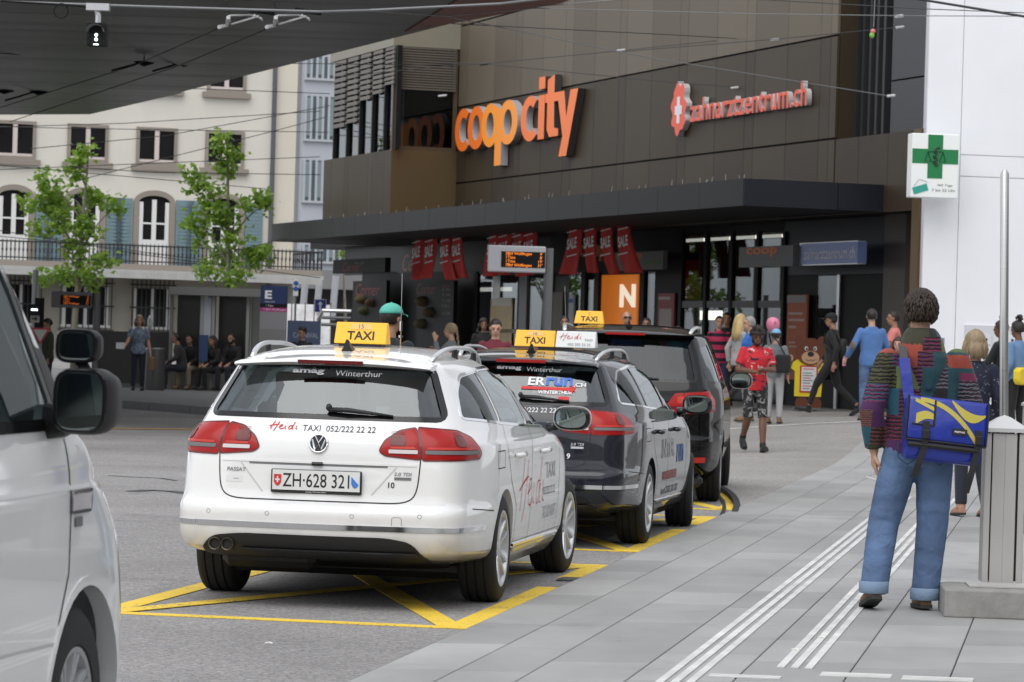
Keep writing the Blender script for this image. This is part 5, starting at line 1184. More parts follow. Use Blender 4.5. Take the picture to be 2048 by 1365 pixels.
def body_mesh(rows, n=64, inset=0.0, zlim=None, top=True, mats=(0,)):
    z = [r[0] for r in rows]; tab = {k: [r[1 + i] for r in rows] for i, k in enumerate(KEYS)}
    z0, z1 = (z[0], z[-1]) if zlim is None else zlim
    zs = []
    for k in range(n + 1):
        zs.append(z0 + (z1 - z0) * (k / n))
    zs = sorted(set(zs + [q for q in z if z0 <= q <= z1])); cl_ = [zs[0]]
    for q in zs[1:]:
        if q - cl_[-1] > .004: cl_.append(q)
    zs = cl_; mb = MB(); rings = []
    for q in zs:
        P = [float(pchip(z, tab[k], q)) for k in KEYS]
        if inset: P[0] += inset; P[1] -= inset; P[4] -= inset; P[6] -= inset * 2; P[7] -= inset
        h = outline(P); ring = [(p.x, p.y, q) for p in h] + [(-p.x, p.y, q) for p in h[-2:0:-1]]
        rings.append(ring)
    mb.loft(rings, True); return mb
def bvh_of(mb):
    return BVHTree.FromPolygons([Vector(v) for v in mb.v], mb.f)
class Proj:
    def __init__(s, bv, mode, sx=1, c=(0, 0)): s.b = bv; s.m = mode; s.sx = sx; s.c = c
    def __call__(s, a, z):
        if s.m == 'rear': r = s.b.ray_cast(Vector((a, -9, z)), Vector((0, 1, 0)))
        elif s.m == 'front': r = s.b.ray_cast(Vector((a, 9, z)), Vector((0, -1, 0)))
        elif s.m == 'side': r = s.b.ray_cast(Vector((9 * s.sx, a, z)), Vector((-s.sx, 0, 0)))
        elif s.m == 'top': r = s.b.ray_cast(Vector((a, z, 9)), Vector((0, 0, -1)))
        elif s.m == 'corner':
            d = Vector((math.sin(a) * s.sx, -math.cos(a), 0)); o = Vector((s.c[0] * s.sx, s.c[1], z)); r = s.b.ray_cast(o + d * 6, -d)
        if r[0] is None: return None
        n = r[1]; d0 = {'rear': Vector((0, -1, 0)), 'front': Vector((0, 1, 0)), 'side': Vector((s.sx, 0, 0)), 'top': Vector((0, 0, 1))}.get(s.m)
        if d0 is None: d0 = d
        if n.dot(d0) < 0: n = -n
        return r[0], n
    def ang(s, kind, a, z):                         # corner angle of a rear (x) or side (y) position
        r = Proj(s.b, kind, s.sx)(a * (s.sx if kind == 'rear' else 1), z)[0]
        return math.atan2((r.x * s.sx - s.c[0]), -(r.y - s.c[1]))
def resample(poly, step, closed=True):
    out = []; n = len(poly)
    for i in range(n if closed else n - 1):
        a, b = Vector(poly[i]), Vector(poly[(i + 1) % n]); k = max(1, int(math.ceil((b - a).length / step)))
        out += [a.lerp(b, j / k) for j in range(k)]
    if not closed: out.append(Vector(poly[-1]))
    return out
def rounded(poly, r, n=4):
    out = []; m = len(poly)
    for i in range(m):
        p, a, b = Vector(poly[i]), Vector(poly[i - 1]), Vector(poly[(i + 1) % m])
        ra = min(r, (a - p).length * .45); rb = min(r, (b - p).length * .45); s = p + (a - p).normalized() * ra; e = p + (b - p).normalized() * rb
        out += [s * (1 - t)**2 + p * 2 * t * (1 - t) + e * t * t for t in [j / n for j in range(n + 1)]]
    return out
def patch(name, poly, proj, off, m, parent, step=.035, edge=.0, sx=1.0, smooth=True, bulge=0.0):
    poly = resample(poly, step); xs = [p.x for p in poly]; ys = [p.y for p in poly]; n = len(poly); pts = list(poly)
    def inside(x, y):
        c = False; j = n - 1
        for i in range(n):
            if (poly[i].y > y) != (poly[j].y > y) and x < (poly[j].x - poly[i].x) * (y - poly[i].y) / (poly[j].y - poly[i].y) + poly[i].x: c = not c
            j = i
        return c
    x = min(xs) + step * .7
    while x < max(xs):
        y = min(ys) + step * .7
        while y < max(ys):
            if inside(x, y) and min((Vector((x, y)) - p).length for p in poly) > step * .45: pts.append(Vector((x, y)))
            y += step
        x += step
    r = delaunay_2d_cdt(pts, [(i, (i + 1) % n) for i in range(n)], [list(range(n))], 1, 1e-5)
    V, F, orig = r[0], r[2], r[3]
    co = []; nn = []; ok = []
    for i, p in enumerate(V):
        q = proj(p.x, p.y)
        if q is None: co.append(Vector()); nn.append(Vector()); ok.append(False)
        else:
            o2 = off
            if bulge:
                dm = min((Vector(p) - e).length for e in poly); o2 += bulge * (1 - math.exp(-dm / .03))
            co.append(q[0] + q[1] * o2); nn.append(q[1]); ok.append(True)
    F = [list(f) for f in F if all(ok[i] for i in f)]
    for f in F:
        if (co[f[1]] - co[f[0]]).cross(co[f[2]] - co[f[0]]).dot(nn[f[0]]) < 0: f.reverse()
    mb = MB(); mb.add(co, F)
    if edge:
        bd = {}
        for f in F:
            for i in range(3): e = (f[i], f[(i + 1) % 3]); bd[e] = 1
        bl = [e for e in bd if (e[1], e[0]) not in bd]; o = len(mb.v)
        vv = []; ff = []
        for a, b in bl: k = len(vv); vv += [co[a], co[b], co[b] - nn[b] * edge, co[a] - nn[a] * edge]; ff.append((k + 1, k, k + 3, k + 2))
        mb.add(vv, ff)
    ob = mb.build(name, m, parent, smooth=smooth)
    bm = bmesh.new(); bm.from_mesh(ob.data); bmesh.ops.remove_doubles(bm, verts=bm.verts[:], dist=1e-5); bm.to_mesh(ob.data); bm.free()
    if edge: ob.data.set_sharp_from_angle(angle=R_(40))
    return ob
def strip(name, pts, proj, w, off, m, parent, closed=False, step=.03, thick=0.0):
    P = resample(pts, step, closed); n = len(P); L = []; Rr = []
    for i in range(n):
        a = P[i - 1] if (closed or i > 0) else P[i]; b = P[(i + 1) % n] if (closed or i < n - 1) else P[i]
        d = (b - a); d = d.normalized() if d.length > 1e-9 else Vector((1, 0)); t = Vector((-d.y, d.x)) * w / 2
        for lst, q in ((L, P[i] + t), (Rr, P[i] - t)):
            r = proj(q.x, q.y); lst.append(None if r is None else (r[0] + r[1] * off, r[1]))
    mb = MB(); vs = []; fs = []
    for i in range(n if closed else n - 1):
        j = (i + 1) % n
        if None in (L[i], Rr[i], L[j], Rr[j]): continue
        k = len(vs); vs += [L[i][0], Rr[i][0], Rr[j][0], L[j][0]]; fs.append((k, k + 1, k + 2, k + 3))
        if thick:
            k = len(vs); vs += [L[i][0], L[j][0], L[j][0] - L[j][1] * thick, L[i][0] - L[i][1] * thick, Rr[i][0], Rr[j][0], Rr[j][0] - Rr[j][1] * thick, Rr[i][0] - Rr[i][1] * thick]; fs += [(k, k + 1, k + 2, k + 3), (k + 5, k + 4, k + 7, k + 6)]
    mb.add(vs, fs); o = mb.build(name, m, parent, smooth=True)
    bm = bmesh.new(); bm.from_mesh(o.data); bmesh.ops.remove_doubles(bm, verts=bm.verts[:], dist=1e-5); bmesh.ops.recalc_face_normals(bm, faces=bm.faces[:]); bm.to_mesh(o.data); bm.free()
    if thick: o.data.set_sharp_from_angle(angle=R_(40))
    return o
def ptext(name, txt, cx, cz, h, proj, m, parent, w=None, off=.0025, mirror=1, tilt=0.0, **k):
    me = text_mesh(txt, 1, **k)
    if not me.vertices: return
    xs = [v.co.x for v in me.vertices]; ys = [v.co.y for v in me.vertices]; fy = h / (max(ys) - min(ys)); fx = w / (max(xs) - min(xs)) if w else fy; mx_, my_ = (max(xs) + min(xs)) / 2, (max(ys) + min(ys)) / 2
    for v in me.vertices:
        a = (v.co.x - mx_) * fx; b = (v.co.y - my_) * fy + a * tilt; q = proj(cx + a * mirror, cz + b)
        v.co = q[0] + q[1] * off if q else Vector((0, 0, .5))
    me.materials.append(m) if not me.materials else None; me.materials[0] = m
    o = bpy.data.objects.new(name, me); COL.objects.link(o); o.parent = parent; return o
HEIDI = [[(.05, .15), (.25, .6), (.5, 1.05)], [(.45, -.05), (.75, .5), (1.0, 1.0)], [(-.1, .5), (.4, .62), (1.0, .72)], [(1.0, .42), (1.3, .5), (1.42, .62), (1.25, .66), (1.1, .45), (1.15, .25), (1.4, .22), (1.6, .35)],
         [(1.8, .6), (1.72, .3), (1.85, .22)], [(1.9, .85), (1.93, .89)], [(2.55, .6), (2.3, .58), (2.12, .38), (2.25, .2), (2.5, .4), (2.8, 1.0)], [(2.62, .55), (2.55, .25), (2.7, .22)], [(3.05, .6), (2.98, .3), (3.15, .22)], [(3.18, .85), (3.21, .89)]]
def script(cx, cz, w, h, proj, m, parent, lw=.006, mirror=1, off=.003, tilt=0.0):
    for st in HEIDI: 
        pts = [Vector((cx + (x / 3.2 - .5) * w * mirror, cz + (y - .45) * h + (x / 3.2 - .5) * w * tilt)) for x, y in st]
        sm_ = []
        for i in range(len(pts) - 1):
            p0, p1, p2, p3 = pts[max(i - 1, 0)], pts[i], pts[i + 1], pts[min(i + 2, len(pts) - 1)]
            for t in (0, .25, .5, .75): sm_.append(.5 * ((2 * p1) + (p2 - p0) * t + (2 * p0 - 5 * p1 + 4 * p2 - p3) * t * t + (3 * p1 - p0 - 3 * p2 + p3) * t**3))
        sm_.append(pts[-1]); strip('script_stroke', sm_, proj, lw, off, m, parent, step=.02)
# ---- materials
def paint(name, col, spec=.5): return mat(name, col, .35, spec=spec, coat=1.0 if spec else .75, var=.02, scale=2)
M_pw = paint('paint_white', (.80, .80, .795)); M_pg = paint('paint_grey', (.012, .0145, .022), .08); M_pb = paint('paint_black', (.004, .004, .0045), 0); M_pv = paint('paint_van', (.74, .75, .75))
add_dirt(M_pw, .18, .62, (.24, .21, .15), .85); add_dirt(M_pv, .2, .6, (.25, .23, .19), .5); add_dirt(M_pg, .2, .5, (.06, .055, .045), .3)
M_plas = mat('black_plastic', (.013, .013, .014), .5, bump=.1, bscale=300); M_rub = mat('rubber', (.014, .014, .014), .75, bump=.15, bscale=120, var=.15, scale=8); M_trim = mat('gloss_black', (.008, .008, .009), .12); M_chr = mat('chrome', (.78, .79, .80), .07, metal=1.0); M_alu2 = mat('satin_alu', (.62, .63, .64), .28, metal=.85)
M_rim = mat('rim_silver', (.56, .57, .58), .32, metal=.75, var=.08, scale=9); M_cg = glass('car_glass', (.40, .46, .47), 1.0, ior=1.55); M_cgd = glass('car_glass_tint', (.16, .19, .20), 1.0, ior=1.55); M_cgr = glass('car_glass_rear', (.34, .40, .41), 1.0, ior=2.15); M_inner = mat('cabin_dark', (.020, .020, .021), .85); M_seat = mat('seat_cloth', (.035, .035, .037), .9)
M_lr = mat('lens_red', (.36, .006, .005), .28, coat=.12, spec=.3); M_lrd = mat('lens_red_dark', (.12, .003, .003), .25, coat=.12); M_lrb = mat('lens_red_bright', (.55, .025, .010), .25, coat=.12); M_lw = mat('lens_clear', (.62, .58, .58), .12, coat=1.0); M_seam = mat('panel_gap', (.02, .02, .02), .8); M_taxi = mat('taxi_yellow', (.88, .47, .015), .45, emit=(.9, .48, .02), estr=.05); M_taxi2 = mat('taxi_patch', (.85, .52, .16), .6); M_ink = mat('ink_black', (.015, .015, .016), .6); M_red = mat('ink_red', (.60, .03, .03), .6); M_inkg = mat('ink_grey', (.16, .16, .165), .6); M_plate = mat('plate_white', (.72, .73, .72), .5); M_blue = mat('ink_blue', (.05, .20, .62), .5); M_mirror = mat('mirror_glass', (.36, .43, .42), .02, metal=1.0); M_dusty = mat('road_dust', (.24, .21, .15), .9)
def wheel(parent, c, R, W, rim_r, sx, mats=(M_rub, M_rim), spokes=10, steer=0.0):
    o_ = bpy.data.objects.new('wheel', None)
    Mx = Matrix.Rotation(R_(90) * sx, 4, 'Y')
    h = W / 2; t = R
    prof = [(rim_r - .005, -h * .85), (rim_r + .012, -h), (R - .055, -h * 1.0), (R - .022, -h * .93), (R - .006, -h * .80), (R - .001, -h * .66), (R - .001, -h * .50), (R - .009, -h * .485), (R - .009, -h * .41), (R, -h * .395), (R, -h * .07), (R - .009, -h * .055), (R - .009, h * .055), (R, h * .07), (R, h * .395), (R - .009, h * .41), (R - .009, h * .485), (R - .001, h * .50), (R - .001, h * .66), (R - .006, h * .80), (R - .022, h * .93), (R - .055, h), (rim_r + .012, h), (rim_r - .005, h * .85)]
    m = MB(); m.lathe([(rim_r + .004, h * .90), (rim_r + .004, h * .96), (rim_r - .012, h * .93), (rim_r - .03, h * .55), (rim_r - .04, -h * .5), (rim_r, -h * .85)], 48)
    w_ = m.build('wheel', mats[1], parent, smooth=True, ang=35); w_.location = c; w_.rotation_euler = (Matrix.Rotation(steer, 4, 'Z') @ Mx).to_euler()
    ty = MB().lathe(prof, 64, closed=True).build('tyre', mats[0], w_, smooth=True, ang=38)
    MB().lathe([(0, h * .2), (rim_r - .05, h * .15), (rim_r - .05, h * .1), (0, h * .1)], 32).build('brake_disc', mat('brake_dark', (.05, .05, .05), .5, metal=.5), w_)
    sp = MB()
    for k in range(spokes):
        a = 2 * PI * k / spokes + (.09 if k % 2 else -.09); q = Matrix.Rotation(a, 4, 'Z'); ri = rim_r - .012
        rings = []
        for r_, wd, zt in ((.035, .020, .74), (.08, .017, .72), (ri * .7, .015, .80), (ri, .020, .86)): rings.append([(r_, -wd, h * zt - .02), (r_, wd, h * zt - .02), (r_, wd * .6, h * zt + .006), (r_, -wd * .6, h * zt + .006)])
        sp.loft(rings, True, q)
    sp.lathe([(0, h * .82), (.03, h * .82), (.062, h * .76), (.066, h * .5), (0, h * .5)], 24)
    sp.build('spoke_star', mats[1], w_, smooth=True, ang=30)
    return w_
def seat(parent, x, y, z, m=None):
    mb = MB(); mb.box((x, y, z), (.48, .5, .16)); b = Matrix.Translation((x, y - .2, z + .35)) @ Matrix.Rotation(R_(12), 4, 'X'); mb.box((0, 0, 0), (.48, .14, .62), b); mb.box((0, .0, .42), (.26, .09, .17), b)
    mb.tube([b @ Vector((-.06, 0, .28)), b @ Vector((-.06, 0, .4))], .008, 6); mb.tube([b @ Vector((.06, 0, .28)), b @ Vector((.06, 0, .4))], .008, 6)
    return mb.build('seat', m or M_seat, parent, bevel=.04, seg=2)
BODY = {}
def car_shell(key, rows, wheels, side_w, rear_w, front_w, cav, mats, parent, rear_y=(-3, -.2), arch=.355):
    """painted body with wheel wells, hollow cabin and window openings"""
    mb = body_mesh(rows); bv = bvh_of(mb)
    if key not in BODY:
        o = mb.build('body', [mats[0], M_inner], None, smooth=True)
        def op(cut, nm):
            c = cut.build(nm, [M_inner], None); md = o.modifiers.new(nm, 'BOOLEAN'); md.operation = 'DIFFERENCE'; md.object = c; md.solver = 'EXACT'; md.material_mode = 'TRANSFER'; return c
        cs = []
        ca = body_mesh(rows, 24, cav[0], cav[1]); cs.append(op(ca, 'cut_cabin'))
        wc = MB()
        for (wy, wz, wx) in wheels:
            for sx in (-1, 1): wc.cyl((sx * (wx - .30), wy, wz), (sx * 1.4, wy, wz), arch, n=48)
        cs.append(op(wc, 'cut_wheels'))
        gc = MB()
        for pl in side_w:
            pl = rounded(pl, .045); Mx = Matrix(((0, 0, 1, 0), (1, 0, 0, 0), (0, 1, 0, 0), (0, 0, 0, 1))); gc.prism([(p.x, p.y) for p in pl], -2, 2, Mx)
        cs.append(op(gc, 'cut_side'))
        g2 = MB(); My = Matrix(((1, 0, 0, 0), (0, 0, -1, 0), (0, 1, 0, 0), (0, 0, 0, 1)))
        if rear_w: g2.prism([(p.x, p.y) for p in rounded(rear_w, .05)], -rear_y[1], -rear_y[0], My)
        g2.prism([(p.x, p.y) for p in rounded(front_w, .05)], -6, -1.25, My); cs.append(op(g2, 'cut_ends'))
        dg = bpy.context.evaluated_depsgraph_get(); me = bpy.data.meshes.new_from_object(o.evaluated_get(dg)); BODY[key] = me
        for c in cs: bpy.data.objects.remove(c)
        bpy.data.objects.remove(o)
        me.set_sharp_from_angle(angle=R_(32))
        src = me
    src = BODY[key].copy(); src.materials.clear(); src.materials.append(mats[0]); src.materials.append(M_inner)
    o = bpy.data.objects.new('body', src); COL.objects.link(o); o.parent = parent
    return o, bv
def band(lst, **k): return lst
# rows: z, yr, xc, bow, rr, w, lr, yf, xf, bf, lf   (y from the rear axle, forward positive)
PAS = [(.17, -.15, .60, .05, .15, .78, .5, 3.40, .55, .20, .6), (.24, -.45, .67, .06, .15, .84, .5, 3.50, .58, .22, .6), (.29, -.95, .72, .065, .17, .868, .5, 3.56, .60, .25, .7), (.34, -1.105, .785, .075, .16, .888, .5, 3.60, .62, .27, .7), (.45, -1.142, .81, .085, .16, .90, .55, 3.63, .64, .28, .8), (.545, -1.14, .81, .085, .16, .908, .55, 3.63, .65, .28, .8), (.58, -1.125, .805, .085, .16, .909, .55, 3.63, .65, .28, .8), (.605, -1.09, .80, .08, .15, .909, .55, 3.62, .65, .28, .8),
       (.70, -1.075, .795, .08, .15, .910, .55, 3.60, .65, .28, .8), (.82, -1.066, .79, .085, .15, .909, .55, 3.48, .66, .24, .8), (.90, -1.058, .78, .09, .15, .906, .55, 3.22, .66, .2, .8), (.945, -1.048, .768, .09, .15, .902, .55, 2.95, .66, .2, .7), (.965, -1.042, .758, .092, .15, .890, .55, 2.78, .66, .2, .7), (1.03, -1.005, .722, .10, .18, .872, .6, 2.32, .66, .2, .6), (1.07, -.970, .708, .105, .17, .858, .6, 2.18, .66, .2, .6), (1.20, -.865, .658, .10, .16, .790, .6, 1.82, .60, .2, .5), (1.33, -.760, .608, .09, .15, .708, .6, 1.42, .54, .18, .4), (1.385, -.715, .582, .085, .14, .662, .6, 1.20, .50, .15, .4), (1.42, -.62, .535, .08, .15, .610, .5, 1.05, .46, .15, .35), (1.455, -.42, .46, .1, .18, .525, .4, .88, .40, .14, .3), (1.484, -.08, .35, .1, .16, .40, .25, .66, .3, .12, .2), (1.498, .18, .16, .06, .08, .19, .1, .45, .14, .06, .06)]
PAS_SIDE = [[(-.64, 1.10), (.00, 1.068), (.085, 1.355), (-.32, 1.325), (-.50, 1.24)], [(.055, 1.066), (.93, 1.035), (.93, 1.375), (.14, 1.36)], [(1.00, 1.033), (2.00, 1.005), (1.62, 1.17), (1.22, 1.345), (1.00, 1.377)]]
PAS_REAR = [(-.685, 1.085), (.685, 1.085), (.56, 1.378), (-.56, 1.378)]
def passat(name, label, u, v, ang, pm, num, kind):
    T = thing(name, label, 'taxi', uv(u, v), -ang)
    T.scale = (.985,) * 3
    wl = [(0, .315, .89), (2.712, .315, .89)]
    body, bv = car_shell('wagon', PAS, wl, PAS_SIDE, PAS_REAR, [(-.66, 1.035), (.66, 1.035), (.50, 1.36), (-.50, 1.36)], (.05, (.36, 1.375)), (pm, M_inner), T, rear_y=(-3, -.3))
    RP = Proj(bv, 'rear'); dark = kind == 'grey'
    # glass
    patch('rear_window', rounded([(-.70, 1.075), (.70, 1.075), (.57, 1.384), (-.57, 1.384)], .06), RP, -.004, M_cgr, T, .05)
    patch('windscreen', rounded([(-.68, 1.025), (.68, 1.025), (.515, 1.37), (-.515, 1.37)], .06), Proj(bv, 'front'), -.004, M_cg, T, .08)
    strip('window_seal', rounded(PAS_REAR, .05), RP, .030, .0015, M_trim, T, closed=True)
    for sx in (-1, 1):
        SP = Proj(bv, 'side', sx)
        for k, pl in enumerate(PAS_SIDE):
            c = sum((Vector(p) for p in pl), Vector((0, 0))) / len(pl)
            patch('side_window', rounded([tuple(c + (Vector(p) - c) * 1.04) for p in pl], .05), SP, -.004, M_cgd if k == 0 else M_cg, T, .06)
        dlo = rounded([(-.665, 1.095), (0, 1.058), (.93, 1.024), (2.03, .993), (1.63, 1.18), (1.23, 1.36), (1.0, 1.392), (.14, 1.374), (-.33, 1.337), (-.52, 1.25)], .05)
        strip('window_trim', dlo, SP, .014, .003, M_chr, T, closed=True, thick=.004)
        for p0, p1, w in (((.028, 1.07), (.112, 1.36), .055), ((.965, 1.038), (.965, 1.38), .075)): strip('pillar_trim', [p0, p1], SP, w, .0025, M_trim, T)
        # shut lines
        for pts in ([(.05, 1.05), (.04, .92), (.18, .72), (.40, .55), (.42, .26)], [(.965, 1.03), (.965, .26)], [(2.05, .99), (2.12, .90), (2.10, .35)], [(-.06, .90), (-.06, .80), (-.30, .80), (-.30, .90), (-.06, .90)] if sx > 0 else [(.05, 1.05), (.05, 1.0)], [(-.40, .56), (-.80, .585)]): strip('shut_line', pts, SP, .006, .0012, M_seam, T)
        for y in (.30, 1.28):
            g = Proj(bv, 'side', sx)(y, .86); g2 = Proj(bv, 'side', sx)(y + .2, .865)
            if g and g2:
                a_, b_ = g[0], g2[0]; MB().tube([a_ + Vector((sx * .004, 0, 0)), a_ + Vector((sx * .035, .02, 0)), b_ + Vector((sx * .035, -.02, 0)), b_ + Vector((sx * .004, 0, 0))], [.012, .017, .017, .012], 8).build('door_handle', pm, T, smooth=True)
        strip('sill_trim', [(.42, .275), (2.25, .265)], SP, .045, .012, pm, T, thick=.02); strip('sill_chrome', [(.42, .315), (2.25, .305)], SP, .012, .012, M_chr, T, thick=.012)
        # mirror
        mz, my = 1.045, 1.93; mb = MB()
        c0 = Vector((sx * .90, my, mz)); 
        hs = []
        for j, (dy, s_) in enumerate(((-.055, .86), (-.05, .97), (-.02, 1.0), (.04, .93), (.085, .70), (.105, .35))):
            hs.append([Vector((sx * (1.01 + .115 * s_ * math.copysign(abs(math.cos(a))**.7, math.cos(a)) + (.012 if math.cos(a) > 0 else 0)), my + dy, mz + .012 + .077 * s_ * math.copysign(abs(math.sin(a))**.75, math.sin(a)))) for a in [2 * PI * i / 24 for i in range(24)]])
        mb.loft(hs, True); mo = mb.build('mirror_housing', M_trim if not dark else M_trim, T, smooth=True, ang=50)
        MB().add([Vector((sx * (1.01 + .098 * math.copysign(abs(math.cos(a))**.75, math.cos(a))), my - .057, mz + .012 + .062 * math.copysign(abs(math.sin(a))**.8, math.sin(a)))) for a in [2 * PI * i / 24 for i in range(24)]], [tuple(range(24))]).build('mirror_glass', M_mirror, mo)
        cb = MB(); cb.loft([[p + (p - Vector((sx * 1.01, p.y, mz + .012))).normalized() * .004 for p in r_] for r_ in hs[2:]], True); cb.build('mirror_cap', pm, mo, smooth=True, ang=60)
        MB().tube([(sx * .845, my + .03, mz - .05), (sx * .92, my + .02, mz - .045)], [.035, .028], 8).build('mirror_foot', M_trim, mo, smooth=True)
        # roof rail
        TP = Proj(bv, 'top'); rl = []
        for i in range(17):
            f = i / 16; y = -.52 + 1.75 * f; x = .575 - .045 * abs(2 * f - 1)**2 * (1 if f < .5 else 1.3); q = TP(sx * x, y); z = q[0].z if q else 1.4
            rl.append(Vector((sx * x, y, z - .004 + .062 * (1 - abs(2 * f - 1)**5))))
        MB().tube(rl, .0165, 10, flat=.85).build('roof_rail', M_alu2 , T, smooth=True)
        for f in (5, 11): q = rl[f]; MB().tube([q - Vector((0, 0, .01)), q - Vector((0, 0, .07))], [.016, .022], 8).build('rail_foot', M_plas, T)
        # tail lamp: outer on the wing, inner on the tailgate
        CP = Proj(bv, 'corner', sx, (.20, -.35)); seam_a = CP.ang('rear', .575, .95)
        ro = lambda x, z: (CP.ang('rear', x, z), z); so = lambda y, z: (CP.ang('side', y, z), z)
        gA = .006
        outer = [(seam_a + gA, 1.040), so(-.80, 1.025), so(-.68, .985), so(-.62, .90), so(-.66, .868), (seam_a + gA, .858)]
        inner = [(seam_a - gA, 1.038), ro(.45, 1.020), ro(.375, .965), ro(.345, .905), ro(.38, .880), (seam_a - gA, .862)]
        for nm, pl in (('tail_lamp', outer), ('tail_lamp', inner)):
            rp = rounded([Vector((p[0] * .9, p[1])) for p in pl], .018); CPs = (lambda a, z, CP=CP: CP(a / .9, z))
            lamp = patch(nm, rp, CPs, .004, M_lr, T, .03, edge=.012, bulge=.006)
            strip('lamp_border', rp, CPs, .010, .0045, M_lrd, lamp, closed=True, step=.02)
            xs_ = [p[0] * .9 for p in pl]; x0, x1 = min(xs_), max(xs_); xc_ = (x0 + x1) / 2
            lo = (x0 + .02, x1 - .06) if nm == 'tail_lamp' and pl is outer else (x0 + .07, x1 - .015)
            patch('reversing_strip', rounded([(lo[0], .893), (lo[1], .893), (lo[1], .914), (lo[0], .914)], .008), CPs, .0125, M_lw if pl is inner else M_inkg, lamp, .03)
            patch('lamp_bowl', rounded([(xc_ - .055, .935), (xc_ + .045, .935), (xc_ + .05, .975), (xc_ + .03, .995), (xc_ - .05, .995), (xc_ - .065, .96)], .02), CPs, .0125, M_lrd, lamp, .03)
            patch('lamp_glow', rounded([(lo[0] + .01, .918), (lo[1] - .01, .918), (lo[1] - .02, .931), (lo[0] + .02, .931)], .006), CPs, .0125, M_lrb, lamp, .03)
            for q in range(3): strip('lens_rib', [(xc_ - .05, 1.002 + .009 * q), (xc_ + .05, 1.002 + .009 * q)], CPs, .003, .0125, M_lrd, lamp, step=.02) if q < 2 else None
    # tailgate shut lines
    gap = rounded([(-.60, 1.075), (-.583, .95), (-.583, .86), (-.57, .66), (-.50, .612), (.50, .612), (.57, .66), (.583, .86), (.583, .95), (.60, 1.075)], .09)
    gap = [p for p in gap if True][5:-5]
    strip('tailgate_gap', gap, RP, .007, .0015, M_seam, T)
    # number-plate recess: a raised edge; its shadow and crease shade are painted strips
    rc = lambda x0, z0, x1, z1, d: MB()
    base = RP(0, .72)[0].y
    niche = MB(); o1 = [(-.46, .825), (.46, .825), (.34, .645), (-.34, .645)]; i1 = [(-.31, .800), (.31, .800), (.29, .66), (-.29, .66)]
    strip('recess_edge', [(-.56, .828), (.56, .828)], RP, .012, .004, pm, T, thick=.01)
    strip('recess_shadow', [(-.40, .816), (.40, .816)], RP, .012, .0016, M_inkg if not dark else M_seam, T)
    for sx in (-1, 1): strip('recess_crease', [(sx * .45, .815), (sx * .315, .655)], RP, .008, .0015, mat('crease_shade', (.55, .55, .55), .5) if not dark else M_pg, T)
    MB().tube([(-.03, base - .004, .822), (.03, base - .004, .822)], .012, 6).build('tailgate_button', M_plas, T)
    pl = MB().box((0, base - .012, .72), (.525, .014, .135)).build('number_plate', M_plas, T, bevel=.006)
    MB().box((0, base - .0205, .727), (.505, .004, .113)).build('plate_face', M_plate, pl)
    Mp = vplane((0, base - .0235, .727), (1, 0, 0))
    text('plate_print', 'ZH·628 321' if not dark else 'ZH·628 309', 1, M_ink, Mp @ Matrix.Translation((0.0, 0, 0)), pl, h=.078, w=.385, bold=.006)
    shd = lambda x: [(x - .021, .03), (x + .021, .03), (x + .021, -.012), (x + .012, -.028), (x, -.036), (x - .012, -.028), (x - .021, -.012)]
    MB().prism(shd(-.222), .0005, .002, Mp).build('swiss_shield', mat('shield_red', (.62, .03, .025), .5), pl); MB().prism([(-.222 + x, y) for x, y in ((-.004, -.016), (.004, -.016), (.004, -.004), (.014, -.004), (.014, .004), (.004, .004), (.004, .018), (-.004, .018), (-.004, .004), (-.014, .004), (-.014, -.004), (-.004, -.004))], .002, .003, Mp).build('shield_cross', M_plate, pl)
    MB().prism(shd(.225), .0005, .0018, Mp).build('canton_shield', mat('shield_white', (.7, .74, .78), .5), pl); MB().prism([(.204, .03), (.204, -.012), (.213, -.028), (.225, -.036), (.237, -.028), (.246, -.016)], .0018, .003, Mp).build('canton_half', M_blue, pl)
    text('plate_holder_print', 'amag Winterthur', 1, M_plate, vplane((0, base - .0195, .661), (1, 0, 0)), pl, h=.010, w=.12)
    # badge
    bc = RP(0, .935); bm_ = Matrix.Translation(bc[0] + bc[1] * .004) @ bc[1].to_track_quat('Z', 'Y').to_matrix().to_4x4()
    up = Vector((0, 0, 1)); n_ = bc[1]; x_ = up.cross(n_).normalized(); y_ = n_.cross(x_); bm_ = Matrix(((x_.x, y_.x, n_.x, bc[0].x), (x_.y, y_.y, n_.y, bc[0].y), (x_.z, y_.z, n_.z, bc[0].z), (0, 0, 0, 1)))
    bd = MB().lathe([(0, .006), (.05, .006), (.053, 0)], 32, bm_).build('badge', M_ink, T)
    MB().tube([bm_ @ Vector((.051 * math.cos(a), .051 * math.sin(a), .007)) for a in [2 * PI * i / 40 for i in range(41)]], .0055, 8).build('badge_ring', M_chr, bd, smooth=True)
    for nm, st in (('badge_v', [(-.021, .042), (0, .004), (.021, .042)]), ('badge_w', [(-.039, .022), (-.018, -.036), (0, -.003), (.018, -.036), (.039, .022)])):
        MB().tube([bm_ @ Vector((x, y, .008)) for x, y in st], .0058, 4, flat=.6).build(nm, M_chr, bd)
    # lettering on the tailgate
    if not dark:
        script(-.215, 1.022, .165, .05, RP, M_red, T, .006); ptext('rear_print', 'TAXI  052/222 22 22', .105, 1.020, .034, RP, mat('ink_soft', (.07, .07, .075), .6), T, w=.42, bold=.008)
        ptext('model_letters', 'PASSAT', -.475, .775, .022, RP, mat('letter_grey', (.22, .22, .23), .4), T, w=.115, bold=.02, off=.004, shear=.15); ptext('engine_letters', '2.0 TDI', .487, .778, .020, RP, mat('letter_grey'), T, w=.10, bold=.02, off=.004, shear=.15)
        strip('engine_plate', [(.44, .752), (.535, .752)], RP, .016, .003, M_inkg, T)
